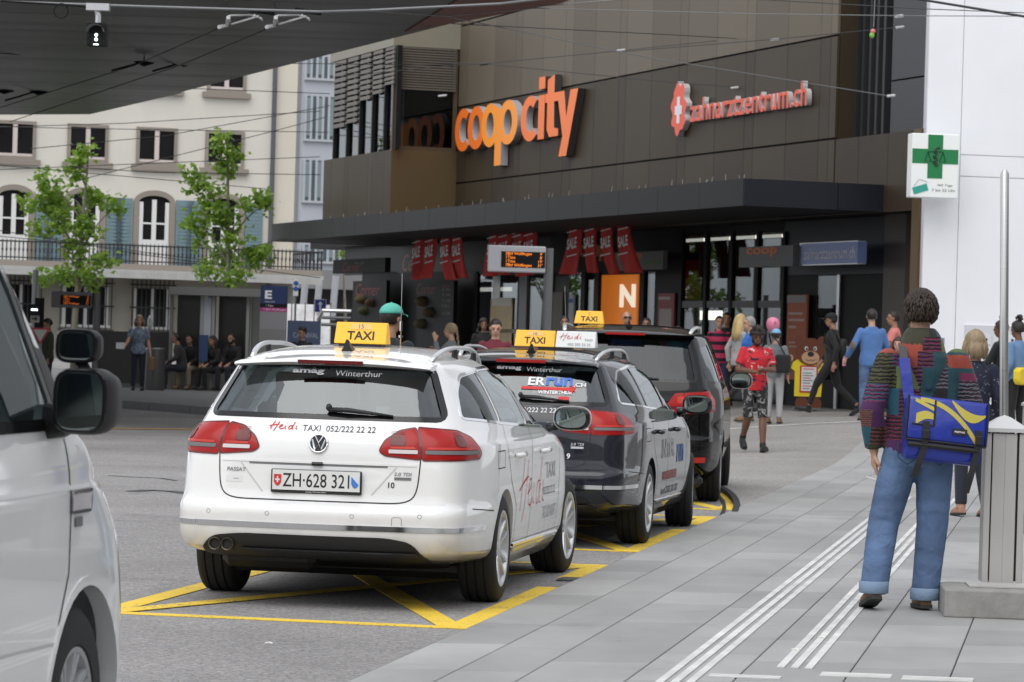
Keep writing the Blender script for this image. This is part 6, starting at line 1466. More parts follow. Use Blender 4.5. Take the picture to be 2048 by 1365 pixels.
        ptext('car_number', '10', .425, .715, .033, RP, M_ink, T, bold=.02); patch('sticker', [(-.535, .705), (-.44, .705), (-.44, .742), (-.535, .742)], RP, .0018, mat('sticker_white', (.74, .74, .74), .6), T, .04); ptext('sticker_print', 'AMAG', -.475, .722, .008, RP, M_inkg, T)
    else:
        ptext('rear_print', '052/222 22 22', .16, 1.030, .034, RP, M_wtxt, T, w=.30); ptext('engine_letters', '2.0 TDI', .487, .785, .020, RP, M_alu2, T, w=.10, bold=.02, off=.004, shear=.15); strip('engine_plate', [(.44, .760), (.535, .760)], RP, .016, .003, M_alu2, T)
        ptext('car_number', '9', .425, .695, .042, RP, M_wtxt, T, bold=.03)
    ptext('window_print', 'amag', -.14 if not dark else -.10, 1.335, .030, RP, M_wtxt, T, w=.19, bold=.035, off=.002); ptext('window_print', 'Winterthur', .155 if not dark else .17, 1.333, .032, RP, M_wtxt, T, w=.27, off=.002)
    if dark:
        ptext('window_print', 'ER', .13, 1.245, .062, RP, M_wtxt, T, w=.13, bold=.03, off=.002); ptext('window_print', 'run', .30, 1.245, .062, RP, mat('ink_blue2', (.05, .16, .60), .5), T, w=.20, bold=.03, off=.002)
        ptext('window_print', '.CH', .455, 1.225, .030, RP, M_wtxt, T, w=.09, bold=.02, off=.002); ptext('window_print', 'WINTERTHUR', .28, 1.165, .026, RP, M_wtxt, T, w=.26, bold=.03, off=.002); strip('window_stripe', [(.02, 1.195), (.42, 1.19)], RP, .022, .002, M_red, T); patch('window_sticker', [(.31, 1.11), (.39, 1.11), (.39, 1.135), (.31, 1.135)], RP, .002, M_red, T)
        patch('window_star', [(.40 + (.035 if i % 2 else .018) * math.cos(i * PI / 7), 1.19 + (.035 if i % 2 else .018) * math.sin(i * PI / 7)) for i in range(14)], RP, .0024, M_red, T)
    # wiper
    a_ = RP(.03, 1.115); b_ = RP(.40, 1.093); n_ = a_[1]
    MB().tube([a_[0] + n_ * .02, a_[0].lerp(b_[0], .3) + n_ * .03, a_[0].lerp(b_[0], .62) + n_ * .022, b_[0] + n_ * .012], [.017, .018, .013, .007], 8, flat=.8).build('wiper', M_plas, T, smooth=True)
    MB().ell(a_[0] + n_ * .02 + Vector((0, 0, .012)), (.018, .018, .022)).build('wiper_pivot', M_plas, T, smooth=True)
    # spoiler and high brake lamp
    m = MB(); sect = []
    for i in range(21):
        f = i / 20 * 2 - 1; x = f * .575; yb = .04 * f * f; sect.append([(x, -.79 + yb + .02, 1.378 - .018 * f * f), (x, -.812 + yb, 1.396 - .026 * f * f), (x, -.795 + yb, 1.416 - .034 * f * f), (x, -.62 + yb, 1.440 - .044 * f * f), (x, -.45, 1.440 - .05 * f * f), (x, -.60, 1.372 - .01 * f * f)])
    m.loft(sect, True); so_ = m.build('spoiler', pm, T, smooth=True, ang=35)
    MB().loft([[(x, -.822 + .04 * (x / .575)**2 - e * .0, 1.398 + dz) for e, dz in ((0, -.012), (0, .008))] + [(x, -.80, 1.404), (x, -.80, 1.38)] for x in [-.19 + .02 * i for i in range(20)]], True).build('brake_lamp', M_lrd if not dark else M_lr, so_, smooth=False)
    # bumper: chrome strip, sensors, hook cover, diffuser, exhausts
    CPb = lambda a, z: RP(a, z) or None
    strip('bumper_chrome', [(-.69, .470), (.69, .470)], RP, .030, .006, M_chr, T, thick=.012)
    for sx in (-1, 1):
        SP = Proj(bv, 'corner', sx, (.20, -.35)); a0 = SP.ang('rear', .695, .47); a1 = SP.ang('side', -.58, .47); strip('bumper_chrome', [(a0 * .9, .470), (a1 * .9, .472)], lambda a, z, SP=SP: SP(a / .9, z), .028, .006, M_chr, T, thick=.012)
    for x, z in ((-.62, .575 - .04), (-.27, .535), (.22, .535), (.60, .545)): strip('parking_sensor', [(x + .011 * math.cos(a), z + .011 * math.sin(a)) for a in [2 * PI * i / 14 for i in range(14)]], RP, .0022, .0015, M_inkg if not dark else M_ink, T, closed=True)
    strip('tow_cover', [(.445, .490), (.445, .530), (.455, .537), (.49, .537), (.50, .53), (.50, .49)], RP, .0025, .0015, M_inkg if not dark else M_ink, T)
    patch('diffuser', rounded([(-.575, .19), (-.64, .25), (-.672, .32), (-.60, .400), (-.42, .420), (.42, .420), (.56, .395), (.63, .30), (.66, .235), (.57, .185)], .05), RP, .009, M_plas, T, .03, edge=.02)
    strip('diffuser_ledge', [(-.42, .335), (.58, .335)], RP, .010, .020, M_plas, T, thick=.012)
    for x in (-.575, -.50):
        c = RP(x, .352)[0]; m = MB(); m.lathe([(.030, .12), (.030, 0), (.034, -.004), (.037, 0), (.037, .12)], 24, Matrix.Translation(c + Vector((0, -.035, 0))) @ Matrix.Rotation(R_(-90), 4, 'X') @ Matrix.Identity(4)); m.build('exhaust_tip', mat('exhaust_dark', (.16, .14, .11), .35, metal=.8), T, smooth=True, ang=40); MB().cyl(c + Vector((0, -.020, 0)), c + Vector((0, .004, 0)), .029).build('exhaust_bore', M_dark, T)
    # underbody
    MB().box((0, 1.55, .20), (1.46, 3.6, .12)).build('underbody', M_plas, T, bevel=.04); MB().box((-.35, -.50, .27), (.55, .5, .14)).build('silencer', M_plas, T, bevel=.04)
    for wy in (0, 2.712): MB().cyl((-.72, wy, .3), (.72, wy, .3), .05).build('axle', M_plas, T)
    # wheels
    for wy in (0, 2.712):
        for sx in (-1, 1): wheel(T, (sx * .785, wy, .318), .318, .232, .222, sx, steer=(R_(-3) if wy and not dark else (R_(6) if wy else 0)))
    # cabin
    for x, y, z in ((-.37, 1.35, .45), (.37, 1.35, .45), (-.4, .42, .47), (.4, .42, .47)): seat(T, x, y, z)
    MB().box((0, .42, .62), (.36, .16, .5)).build('rear_seat_middle', M_seat, T, bevel=.03)
    MB().box((0, 2.0, .88), (1.35, .5, .22)).build('dashboard', M_inner, T, bevel=.05); MB().box((0, -.45, .70), (1.15, .85, .06)).build('load_cover', M_inner, T)
    MB().tube([(-.37 + .18 * math.cos(a), 1.72 + .05 * math.sin(a), .92 + .17 * math.sin(a)) for a in [2 * PI * i / 20 for i in range(21)]], .014, 6).build('steering_wheel', M_inner, T)
    MB().box((0, 1.5, 1.26), (.2, .03, .06)).build('cabin_mirror', M_inner, T, bevel=.01)
    if not dark:
        MB().box((.40, 1.05, .98), (.46, .05, .42)).build('safety_vest', mat('vest_lime', (.42, .60, .10), .8, var=.15, scale=8), T, bevel=.02)
    # roof: fin, whip aerial, taxi sign
    TP = Proj(bv, 'top'); q = TP(0, -.30)[0]
    MB().loft([[(-.035, q.y - .07, q.z - .004), (.035, q.y - .07, q.z - .004), (.03, q.y + .10, q.z - .004), (-.03, q.y + .10, q.z - .004)], [(-.02, q.y - .075, q.z + .018), (.02, q.y - .075, q.z + .018), (.012, q.y + .06, q.z + .014), (-.012, q.y + .06, q.z + .014)], [(-.006, q.y - .075, q.z + .062), (.006, q.y - .075, q.z + .062), (.003, q.y - .04, q.z + .058), (-.003, q.y - .04, q.z + .058)]]).build('roof_fin', M_plas, T, smooth=True, ang=30)
    if not dark:
        q = TP(.17, .38)[0]; m = MB(); m.tube([q, q + Vector((0, 0, .05))], .004, 6); m.tube([q + Vector((0, 0, .05)), q + Vector((0, 0, .065))], .014, 8); m.tube([q + Vector((0, 0, .09)), q + Vector((0, 0, .15))], .009, 8); m.tube([q, q + Vector((0, -.01, .44))], .0025, 6); m.build('whip_aerial', M_chr, T)
    sy = .06; q = TP(0, sy)[0]; cx_s = .0 if not dark else .12
    def roofsign(cx, w, m, z0, sd=T):
        mm = MB(); mm.loft([[(cx - w / 2, sy - .075, z0), (cx + w / 2, sy - .075, z0), (cx + w / 2, sy + .075, z0), (cx - w / 2, sy + .075, z0)], [(cx - w / 2 + .004, sy - .022, z0 + .128), (cx + w / 2 - .004, sy - .022, z0 + .128), (cx + w / 2 - .004, sy + .022, z0 + .128), (cx - w / 2 + .004, sy + .022, z0 + .128)]]); return mm.build('taxi_sign', m, sd, bevel=.006, seg=2)
    z0 = q.z + .012
    MB().box((cx_s, sy, q.z + .004), (.26, .13, .022)).build('sign_base', M_plas, T)
    sl = math.atan2(.053, .128); Ms = lambda x, h: vplane((x, sy - .075 + .053 * h / .128 - .002, z0 + h), (1, 0, 0)) @ Matrix.Rotation(-sl, 4, 'X')
    sg_ = roofsign(cx_s - (0 if not dark else .16), .318, M_taxi, z0)
    cx1 = cx_s - (0 if not dark else .16)
    text('sign_print', 'TAXI', 1, M_ink, Ms(cx1, .050), sg_, h=.056, w=.165, bold=.022); MB().box((0, 0, 0), (.13, .036, .001), Ms(cx1, .103)).build('sign_patch', M_taxi2, sg_); text('sign_print', num, 1, M_inkg, Ms(cx1, .103) @ Matrix.Translation((0, 0, .001)), sg_, h=.028, bold=.01)
    if dark:
        s2 = roofsign(cx1 + .323, .318, M_plate, z0); Mw = Ms(cx1 + .323, .07)
        for st in HEIDI: MB().tube([Mw @ Vector(((x / 3.2 - .5) * .17 - .04, (y - .45) * .06 + .012, .001)) for x, y in st], .0025, 4, flat=.3).build('sign_script', M_red, s2)
        text('sign_print', 'TAXI', 1, M_inkg, Ms(cx1 + .323 + .10, .062) @ Matrix.Translation((0, 0, .001)), s2, h=.02); text('sign_print', '052 202 22 22', 1, M_inkg, Ms(cx1 + .323 + .03, .026) @ Matrix.Translation((0, 0, .001)), s2, h=.021, w=.18)
    # side lettering
    SP = Proj(bv, 'side', 1)
    if not dark: script(1.0, .62, .95, .36, SP, M_red, T, .010, 1); ptext('side_print', 'TAXI', 1.72, .73, .10, SP, mat('ink_pale', (.36, .36, .37), .6), T, w=.38); ptext('side_print', '052/222 22 22', 1.68, .60, .05, SP, M_inkg, T, w=.5); ptext('side_print', 'TAG UND NACHT', 1.75, .46, .08, SP, mat('ink_pale'), T, w=.55)
    else:
        for k, (y, z, h, w, m) in enumerate(((.95, .72, .15, .75, mat('ink_pale', (.36, .36, .37), .6)), (1.7, .66, .15, .42, mat('ink_blue_dim', (.05, .13, .35), .6)), (1.1, .50, .07, .9, mat('ink_red_dim', (.30, .03, .03), .6)), (1.2, .38, .06, 1.0, M_inkg))): ptext('side_print', ('INTER', 'run', 'WINTERTHUR', 'taxi 222 22 22')[k], y, z, h, SP, m, T, w=w, bold=.04)
    return T, bv
passat('white_taxi', 'white estate taxi number 15 with red tail lamps nearest the camera', -4.165, 19.12, KA - R_(.35), M_pw, '15', 'white')
passat('grey_taxi', 'dark grey estate taxi number 16 parked behind the white one', -4.09, 25.25, KA + R_(.6), M_pg, '16', 'grey')
# ---- black people carrier
SHA = [(.19, -.78, .62, .05, .15, .80, .5, 3.6, .58, .22, .6), (.27, -.89, .72, .06, .16, .87, .5, 3.75, .6, .25, .7), (.36, -.96, .78, .07, .18, .915, .5, 3.82, .62, .27, .7), (.50, -1.0, .82, .08, .2, .94, .55, 3.85, .66, .28, .8), (.62, -1.0, .825, .08, .2, .950, .55, 3.85, .66, .28, .8), (.655, -.97, .82, .075, .2, .950, .55, 3.84, .66, .28, .8), (.85, -.955, .815, .075, .2, .950, .55, 3.75, .68, .28, .8), (1.0, -.945, .80, .075, .2, .945, .55, 3.3, .68, .25, .8), (1.05, -.94, .79, .08, .19, .935, .55, 3.05, .68, .22, .7), (1.10, -.925, .78, .08, .18, .925, .55, 2.8, .68, .2, .7), (1.16, -.90, .765, .085, .17, .905, .6, 2.6, .68, .2, .6), (1.35, -.805, .725, .085, .15, .845, .6, 2.2, .62, .2, .5), (1.55, -.70, .675, .08, .14, .765, .6, 1.75, .56, .18, .4), (1.60, -.67, .655, .08, .14, .74, .6, 1.6, .54, .16, .4), (1.64, -.56, .60, .08, .15, .68, .5, 1.4, .5, .15, .35), (1.675, -.28, .52, .1, .18, .59, .4, 1.15, .44, .14, .3), (1.70, .15, .38, .1, .16, .43, .25, .85, .32, .12, .2), (1.712, .45, .16, .06, .08, .19, .1, .65, .14, .06, .06)]
def carrier():
    T = thing('black_people_carrier', 'black people carrier taxi number 2 at the front of the rank', 'taxi', uv(-4.36, 32.45), -R_(5.2))
    sw = [[(-.70, 1.19), (-.10, 1.17), (-.10, 1.53), (-.55, 1.50)], [(-.03, 1.165), (.95, 1.14), (.95, 1.56), (-.03, 1.535)], [(1.03, 1.138), (2.25, 1.12), (1.75, 1.42), (1.45, 1.55), (1.03, 1.56)]]
    rw = [(-.70, 1.175), (.70, 1.175), (.60, 1.575), (-.60, 1.575)]
    body, bv = car_shell('mpv', SHA, [(0, .335, .93), (2.919, .335, .93)], sw, rw, [(-.68, 1.16), (.68, 1.16), (.54, 1.56), (-.54, 1.56)], (.05, (.38, 1.60)), (M_pb, M_inner), T, rear_y=(-3, -.3), arch=.375)
    RP = Proj(bv, 'rear')
    patch('rear_window', rounded([(-.725, 1.16), (.725, 1.16), (.615, 1.59), (-.615, 1.59)], .06), RP, -.004, M_cgd, T, .06); patch('windscreen', rounded([(-.70, 1.15), (.70, 1.15), (.555, 1.57), (-.555, 1.57)], .06), Proj(bv, 'front'), -.004, M_cg, T, .1); strip('window_seal', rounded(rw, .05), RP, .03, .0015, M_trim, T, closed=True)
    for sx in (-1, 1):
        SP = Proj(bv, 'side', sx)
        for pl in sw:
            c = sum((Vector(p) for p in pl), Vector((0, 0))) / len(pl); patch('side_window', rounded([tuple(c + (Vector(p) - c) * 1.04) for p in pl], .05), SP, -.004, M_cgd, T, .08)
        for p0, p1, w in (((-.065, 1.17), (-.065, 1.54), .07), ((.99, 1.14), (.99, 1.565), .08)): strip('pillar_trim', [p0, p1], SP, w, .0025, M_trim, T)
        for pts in ([(-.06, 1.15), (-.06, .95), (.30, .55), (.42, .28)], [(.99, 1.13), (.99, .28)], [(2.3, 1.1), (2.32, .4)]): strip('shut_line', pts, SP, .006, .0012, M_seam, T)
        CP = Proj(bv, 'corner', sx, (.25, -.2)); ro = lambda x, z: Vector((CP.ang('rear', x, z) * .9, z)); so = lambda y, z: Vector((CP.ang('side', y, z) * .9, z)); CPs = (lambda a, z, CP=CP: CP(a / .9, z))
        pl = [ro(.50, 1.06), ro(.70, 1.075), so(-.72, 1.09), so(-.60, 1.0), so(-.62, .90), ro(.70, .865), ro(.46, .875), ro(.42, .95)]
        lamp = patch('tail_lamp', rounded(pl, .02), CPs, .004, M_lr, T, .035, edge=.012, bulge=.006)
        x0, x1 = min(p.x for p in pl), max(p.x for p in pl)
        patch('lamp_bowl', rounded([(x0 + .12, .96), (x1 - .12, .96), (x1 - .12, 1.03), (x0 + .12, 1.03)], .02), CPs, .0125, M_lrb, lamp, .03); strip('reversing_strip', [(x0 + .05, .925), (x1 - .06, .925)], CPs, .018, .0125, M_lrd, lamp); strip('lamp_gap', [(ro(.585, 1.08)), ro(.585, .86)], CPs, .006, .013, M_seam, lamp)
        strip('bumper_reflector', [ro(.58, .425), ro(.80, .43)], CPs, .05, .006, M_lrb, T, thick=.008)
        TP = Proj(bv, 'top'); rl = []
        for i in range(17):
            f = i / 16; y = -.42 + 2.0 * f; x = .66 - .05 * abs(2 * f - 1)**2; q = TP(sx * x, y); z = q[0].z if q else 1.6; rl.append(Vector((sx * x, y, z - .004 + .05 * (1 - abs(2 * f - 1)**6))))
        MB().tube(rl, .02, 10, flat=.85).build('roof_rail', M_alu2, T, smooth=True)
        hs = [[Vector((sx * (1.06 + .12 * s_ * math.copysign(abs(math.cos(a))**.7, math.cos(a))), 2.1 + dy, 1.17 + .09 * s_ * math.copysign(abs(math.sin(a))**.75, math.sin(a)))) for a in [2 * PI * i / 20 for i in range(20)]] for dy, s_ in ((-.05, .9), (0, 1), (.06, .8), (.1, .35))]
        mo = MB().loft(hs).build('mirror_housing', M_pb, T, smooth=True, ang=50); MB().add([Vector((p.x, p.y - .002, p.z)) for p in [hs[0][0].lerp(sum(hs[0], Vector()) / 20, 0) * 1 for _ in ()]] or [sum(hs[0], Vector()) / 20 + (p - sum(hs[0], Vector()) / 20) * .88 + Vector((0, -.002, 0)) for p in hs[0]], [tuple(range(20))]).build('mirror_glass', M_mirror, mo)
        for wy in (0, 2.919): wheel(T, (sx * .815, wy, .335), .335, .235, .23, sx, steer=R_(5) if wy else 0)
    strip('tailgate_gap', rounded([(-.74, 1.15), (-.72, 1.08), (-.60, 1.0), (-.60, .85), (-.58, .70), (-.50, .665), (.50, .665), (.58, .70), (.60, .85), (.60, 1.0), (.72, 1.08), (.74, 1.15)], .05)[5:-5], RP, .007, .0015, M_seam, T)
    strip('bumper_edge', [(-.70, .60), (.70, .60)], RP, .012, .003, M_trim, T); strip('chrome_edge', [(-.62, .52), (.62, .52)], RP, .012, .004, M_trim, T)
    ptext('model_letters', 'TDI', .50, .76, .030, RP, M_chr, T, bold=.02, off=.004, shear=.15); ptext('model_letters', '1 EURO', .49, .82, .028, RP, M_chr, T, bold=.02, off=.004, shear=.15)
    patch('number_plate', [(-.26, .74), (.26, .74), (.26, .85), (-.26, .85)], RP, .012, M_plate, T, .06, edge=.01)
    patch('diffuser', rounded([(-.70, .40), (.70, .40), (.62, .22), (-.62, .22)], .05), RP, .003, M_plas, T, .06)
    a_ = RP(-.05, 1.20); b_ = RP(.34, 1.185); n_ = a_[1]; MB().tube([a_[0] + n_ * .02, a_[0].lerp(b_[0], .5) + n_ * .026, b_[0] + n_ * .012], [.016, .014, .007], 8).build('wiper', M_plas, T)
    sect = []
    for i in range(21):
        f = i / 20 * 2 - 1; x = f * .66; yb = .05 * f * f; sect.append([(x, -.76 + yb, 1.595), (x, -.785 + yb, 1.618), (x, -.74 + yb, 1.640 - .015 * f * f), (x, -.5 + yb, 1.662 - .03 * f * f), (x, -.35, 1.655 - .03 * f * f), (x, -.5, 1.595)])
    sp_o = MB().loft(sect).build('spoiler', M_pb, T, smooth=True, ang=35); MB().loft([[(x, -.80 + .05 * (x / .66)**2, 1.606), (x, -.80 + .05 * (x / .66)**2, 1.628), (x, -.75, 1.628), (x, -.75, 1.606)] for x in [-.19 + .02 * i for i in range(20)]]).build('brake_lamp', M_lr, sp_o)
    MB().box((0, 1.4, .22), (1.55, 4.4, .12)).build('underbody', M_plas, T, bevel=.04)
    for x, y, z in ((-.4, 1.7, .6), (.4, 1.7, .6), (-.5, .75, .6), (0, .75, .6), (.5, .75, .6)): seat(T, x, y, z)
    MB().box((0, 2.35, 1.0), (1.4, .5, .22)).build('dashboard', M_inner, T, bevel=.05)
    TP = Proj(bv, 'top'); q = TP(0, -.12)[0]
    MB().loft([[(-.035, q.y - .07, q.z - .004), (.035, q.y - .07, q.z - .004), (.03, q.y + .10, q.z - .004), (-.03, q.y + .10, q.z - .004)], [(-.02, q.y - .075, q.z + .018), (.02, q.y - .075, q.z + .018), (.012, q.y + .06, q.z + .014), (-.012, q.y + .06, q.z + .014)], [(-.006, q.y - .075, q.z + .062), (.006, q.y - .075, q.z + .062), (.003, q.y - .04, q.z + .058), (-.003, q.y - .04, q.z + .058)]]).build('roof_fin', M_plas, T)
    sy, cx, w = .55, -.44, .30; q = TP(cx, sy)[0]; z0 = q.z + .01
    s_ = MB().loft([[(cx - w / 2, sy - .075, z0), (cx + w / 2, sy - .075, z0), (cx + w / 2, sy + .075, z0), (cx - w / 2, sy + .075, z0)], [(cx - w / 2 + .02, sy - .022, z0 + .128), (cx + w / 2 - .02, sy - .022, z0 + .128), (cx + w / 2 - .02, sy + .022, z0 + .128), (cx - w / 2 + .02, sy + .022, z0 + .128)]]).build('taxi_sign', M_taxi, T, bevel=.006, seg=2)
    sl = math.atan2(.053, .128); Ms = lambda x, h: vplane((x, sy - .075 + .053 * h / .128 - .002, z0 + h), (1, 0, 0)) @ Matrix.Rotation(-sl, 4, 'X')
    text('sign_print', 'TAXI', 1, M_ink, Ms(cx, .050), s_, h=.056, w=.165, bold=.022); text('sign_print', '2', 1, M_inkg, Ms(cx, .105), s_, h=.028)
    q = TP(-.62, -.2)[0]; MB().tube([q, q + Vector((-.02, 0, .42))], .0025, 6).build('whip_aerial', M_chr, T)
    return T
carrier()
# ---- white van at the left edge
VAN = [(.22, -.90, .70, .04, .12, .86, .4, 3.80, .74, .12, .25), (.30, -.96, .80, .04, .12, .915, .4, 3.87, .78, .13, .26), (.45, -.99, .84, .04, .12, .945, .4, 3.90, .80, .14, .28), (.65, -.99, .85, .04, .12, .950, .4, 3.905, .80, .14, .30), (.85, -.985, .85, .04, .12, .950, .4, 3.87, .80, .15, .32), (1.035, -.98, .845, .04, .12, .948, .4, 3.72, .79, .18, .34), (1.06, -.98, .845, .04, .12, .943, .4, 3.66, .79, .18, .34), (1.12, -.975, .84, .04, .12, .938, .4, 3.56, .79, .2, .25), (1.18, -.97, .835, .04, .12, .930, .4, 3.44, .78, .22, .18), (1.21, -.965, .83, .04, .12, .922, .4, 3.38, .77, .24, .16), (1.45, -.93, .80, .04, .12, .875, .4, 3.12, .73, .25, .14), (1.70, -.89, .76, .04, .12, .825, .4, 2.85, .69, .25, .14), (1.84, -.84, .72, .04, .14, .785, .4, 2.62, .64, .25, .15), (1.92, -.74, .64, .06, .15, .70, .4, 2.3, .56, .2, .3), (1.97, -.45, .5, .08, .15, .55, .4, 1.5, .44, .2, .3), (1.985, .1, .25, .06, .1, .28, .2, 1.0, .2, .1, .2)]
def van():
    hd = R_(8.0); D = Vector((math.sin(hd), math.cos(hd), 0)); Rr = Vector((math.cos(hd), -math.sin(hd), 0))
    wo = at(152, 1365, 10.13); wo.z = 0; org = wo - Rr * .925 - D * 3.0
    T = thing('white_van', 'white van with black mirrors cut off by the left edge', 'van', org, -hd)
    sw = [[(1.62, 1.245), (2.66, 1.245), (2.71, 1.30), (2.44, 1.68), (2.36, 1.75), (1.62, 1.77)], [(.2, 1.25), (1.4, 1.25), (1.4, 1.76), (.2, 1.76)]]
    body, bv = car_shell('van', VAN, [(0, .345, .93), (3.0, .345, .93)], sw, [(-.66, 1.2), (.66, 1.2), (.62, 1.7), (-.62, 1.7)], [(-.70, 1.22), (.70, 1.22), (.62, 1.72), (-.62, 1.72)], (.05, (.45, 1.84)), (M_pv, M_inner), T, rear_y=(-3, -.5), arch=.405)
    SP = Proj(bv, 'side', 1)
    for sx in (-1, 1):
        S2 = Proj(bv, 'side', sx)
        for pl in sw:
            c = sum((Vector(p) for p in pl), Vector((0, 0))) / len(pl); patch('side_window', rounded([tuple(c + (Vector(p) - c) * 1.04) for p in pl], .05), S2, -.004, M_cg, T, .08); strip('window_seal', rounded(pl, .045), S2, .035, .002, M_trim, T, closed=True)
        for wy in (0, 3.0): wheel(T, (sx * .815, wy, .345), .345, .22, .212, sx, mats=(M_rub, mat('steel_wheel', (.42, .43, .44), .4, metal=.5)), spokes=16)
        strip('arch_lip', [(3.0 + .42 * math.cos(a), .345 + .42 * math.sin(a)) for a in [R_(-8) + R_(196) * i / 24 for i in range(25)]], S2, .03, .006, M_pv, T, thick=.01)
    strip('door_gap', [(2.78, 1.20), (2.80, 1.10), (2.79, .80), (2.70, .66), (2.62, .50), (2.60, .3)], SP, .009, .0015, M_seam, T); strip('door_gap', [(1.52, 1.78), (1.50, .30)], SP, .009, .0015, M_seam, T)
    strip('crease', [(1.0, 1.055), (3.45, 1.055)], SP, .014, .003, M_pv, T, thick=.008)
    strip('rub_line', [(1.6, .62), (2.66, .60)], SP, .008, .002, mat('crease_shade', (.55, .55, .55), .5), T)
    patch('windscreen', rounded([(-.72, 1.21), (.72, 1.21), (.635, 1.73), (-.635, 1.73)], .06), Proj(bv, 'front'), -.004, M_cg, T, .1)
    # side repeater and badge
    rp_l = patch('side_repeater', [(2.80, .985), (2.99, .985), (3.01, 1.035), (2.80, 1.035)], SP, .006, M_lw, T, .05, edge=.006); strip('repeater_border', [(2.79, .98), (3.0, .98), (3.02, 1.04), (2.79, 1.04)], SP, .010, .008, M_trim, rp_l, closed=True)
    patch('wing_badge', [(2.84, .935), (2.92, .935), (2.92, .965), (2.84, .965)], SP, .004, M_inkg, T)
    # black sail panel below the screen pillar
    patch('sail_panel', [(2.68, 1.225), (2.95, 1.215), (2.80, 1.34), (2.53, 1.68), (2.475, 1.66), (2.73, 1.30)], SP, .003, M_plas, T, .05)
    CP = Proj(bv, 'corner', 1, (.3, 3.0))
    class FC:
        pass
    FP = Proj(bv, 'front'); 
    patch('headlamp', rounded([(.60, .80), (.80, .78), (.86, .98), (.66, 1.0)], .03), FP, .004, M_lw, T, .05)
    patch('front_bumper', rounded([(-.85, .30), (.85, .30), (.88, .62), (-.88, .62)], .05), FP, .006, M_plas, T, .08)
    # mirrors: large lower one and an extra one on top
    def mirror(c, w, h, d, nm):
        hs = []
        for dy, s_ in ((0, .96), (.015, 1), (d * .35, .98), (d * .75, .82), (d, .5)):
            hs.append([Vector((c[0] + w / 2 * s_ * math.copysign(abs(math.cos(a))**.5, math.cos(a)) + (dy * .25), c[1] + dy, c[2] + h / 2 * s_ * math.copysign(abs(math.sin(a))**.55, math.sin(a)))) for a in [2 * PI * i / 32 for i in range(32)]])
        mo = MB().loft(hs).build(nm, M_plas, T, smooth=True, ang=60)
        cc = sum(hs[0], Vector()) / 32
        MB().add([cc + (p - cc) * .87 + Vector((0, -.002, 0)) for p in hs[0]], [tuple(range(32))]).build('mirror_glass', M_mirror, mo)
        MB().tube([cc + (p - cc) * .93 + Vector((0, -.002, 0)) for p in hs[0]] + [cc + (hs[0][0] - cc) * .93 + Vector((0, -.002, 0))], .007, 6).build('mirror_rim', M_trim, mo)
        return mo
    def loc(px, py, Y): p = at(px, py, Y) - org; return Vector((p.dot(Rr), p.dot(D), p.z))
    mc = loc(160, 803, 9.62); mirror(mc, .165, .195, .15, 'mirror_housing')
    m2 = loc(153, 692, 9.64); mirror(m2, .125, .098, .075, 'extra_mirror')
    MB().tube([m2 + Vector((0, .04, -.04)), mc + Vector((0, .05, .09))], .018, 8).build('mirror_clip', M_plas, T)
    MB().loft([[Vector((.90, 2.62, 1.20)), Vector((.90, 2.90, 1.20)), Vector((.90, 2.85, 1.31)), Vector((.90, 2.62, 1.31))], [Vector((mc.x - .05, mc.y + .04, mc.z - .10)), Vector((mc.x - .05, mc.y + .12, mc.z - .10)), Vector((mc.x - .05, mc.y + .12, mc.z - .02)), Vector((mc.x - .05, mc.y + .04, mc.z - .02))]]).build('mirror_arm', M_plas, T, bevel=.01)
    # cabin
    for x in (-.48, .48): seat(T, x, 1.75, .85)
    MB().box((0, 2.95, 1.02), (1.5, .55, .30)).build('dashboard', M_inner, T, bevel=.05); MB().box((0, 1.5, .32), (1.6, 4.4, .14)).build('underbody', M_plas, T)
    nv = MB().box((.2, 1.2, 1.45), (1.2, .03, .6)).build('bulkhead', mat('cabin_blue', (.03, .08, .25), .6), T)
    return T
van()
# ================================================================ people
SK = {'light': mat('skin_light', (.52, .30, .21), .55, var=.06, scale=12), 'tan': mat('skin_tan', (.36, .19, .12), .55, var=.06, scale=12), 'brown': mat('skin_brown', (.15, .07, .04), .5, var=.06, scale=12)}
def hairm(n, c): return mat('hair_' + n, c, .55, var=.35, scale=30, aniso=(1, 1, .12), bump=.4, bscale=60)
HAIR = {'dark': hairm('dark', (.018, .012, .009)), 'brown': hairm('brown', (.030, .018, .011)), 'blond': hairm('blond', (.52, .38, .17)), 'ash': hairm('ash', (.26, .19, .11)), 'grey': hairm('grey', (.28, .27, .26))}
def cloth(name, col, var=.16, scale=5, rough=.85): return mat('cloth_' + name, col, rough, var=var, scale=scale, bump=.9, bscale=9, sheen=.1)
def pattern(name, fn):
    if name in MATS: return MATS[name]
    m = bpy.data.materials.new(name); MATS[name] = m; m.use_nodes = True; n = m.node_tree.nodes; l = m.node_tree.links; b = n['Principled BSDF']; b.inputs['Roughness'].default_value = .85
    t = n.new('ShaderNodeTexCoord'); fn(n, l, b, t.outputs['Object']); return m
def ramp(n, stops, interp='CONSTANT'):
    r = n.new('ShaderNodeValToRGB'); r.color_ramp.interpolation = interp
    while len(r.color_ramp.elements) < len(stops): r.color_ramp.elements.new(.5)
    for e, (p, c) in zip(r.color_ramp.elements, stops): e.position = p; e.color = (*c, 1)
    return r
def floral(stops, scale):
    def fn(n, l, b, v):
        z = n.new('ShaderNodeTexNoise'); z.inputs['Scale'].default_value = scale; z.inputs['Detail'].default_value = 3; z.inputs['Distortion'].default_value = 1.2; l.new(v, z.inputs['Vector']); r = ramp(n, stops); l.new(z.outputs['Fac'], r.inputs['Fac']); l.new(r.outputs['Color'], b.inputs['Base Color'])
    return fn
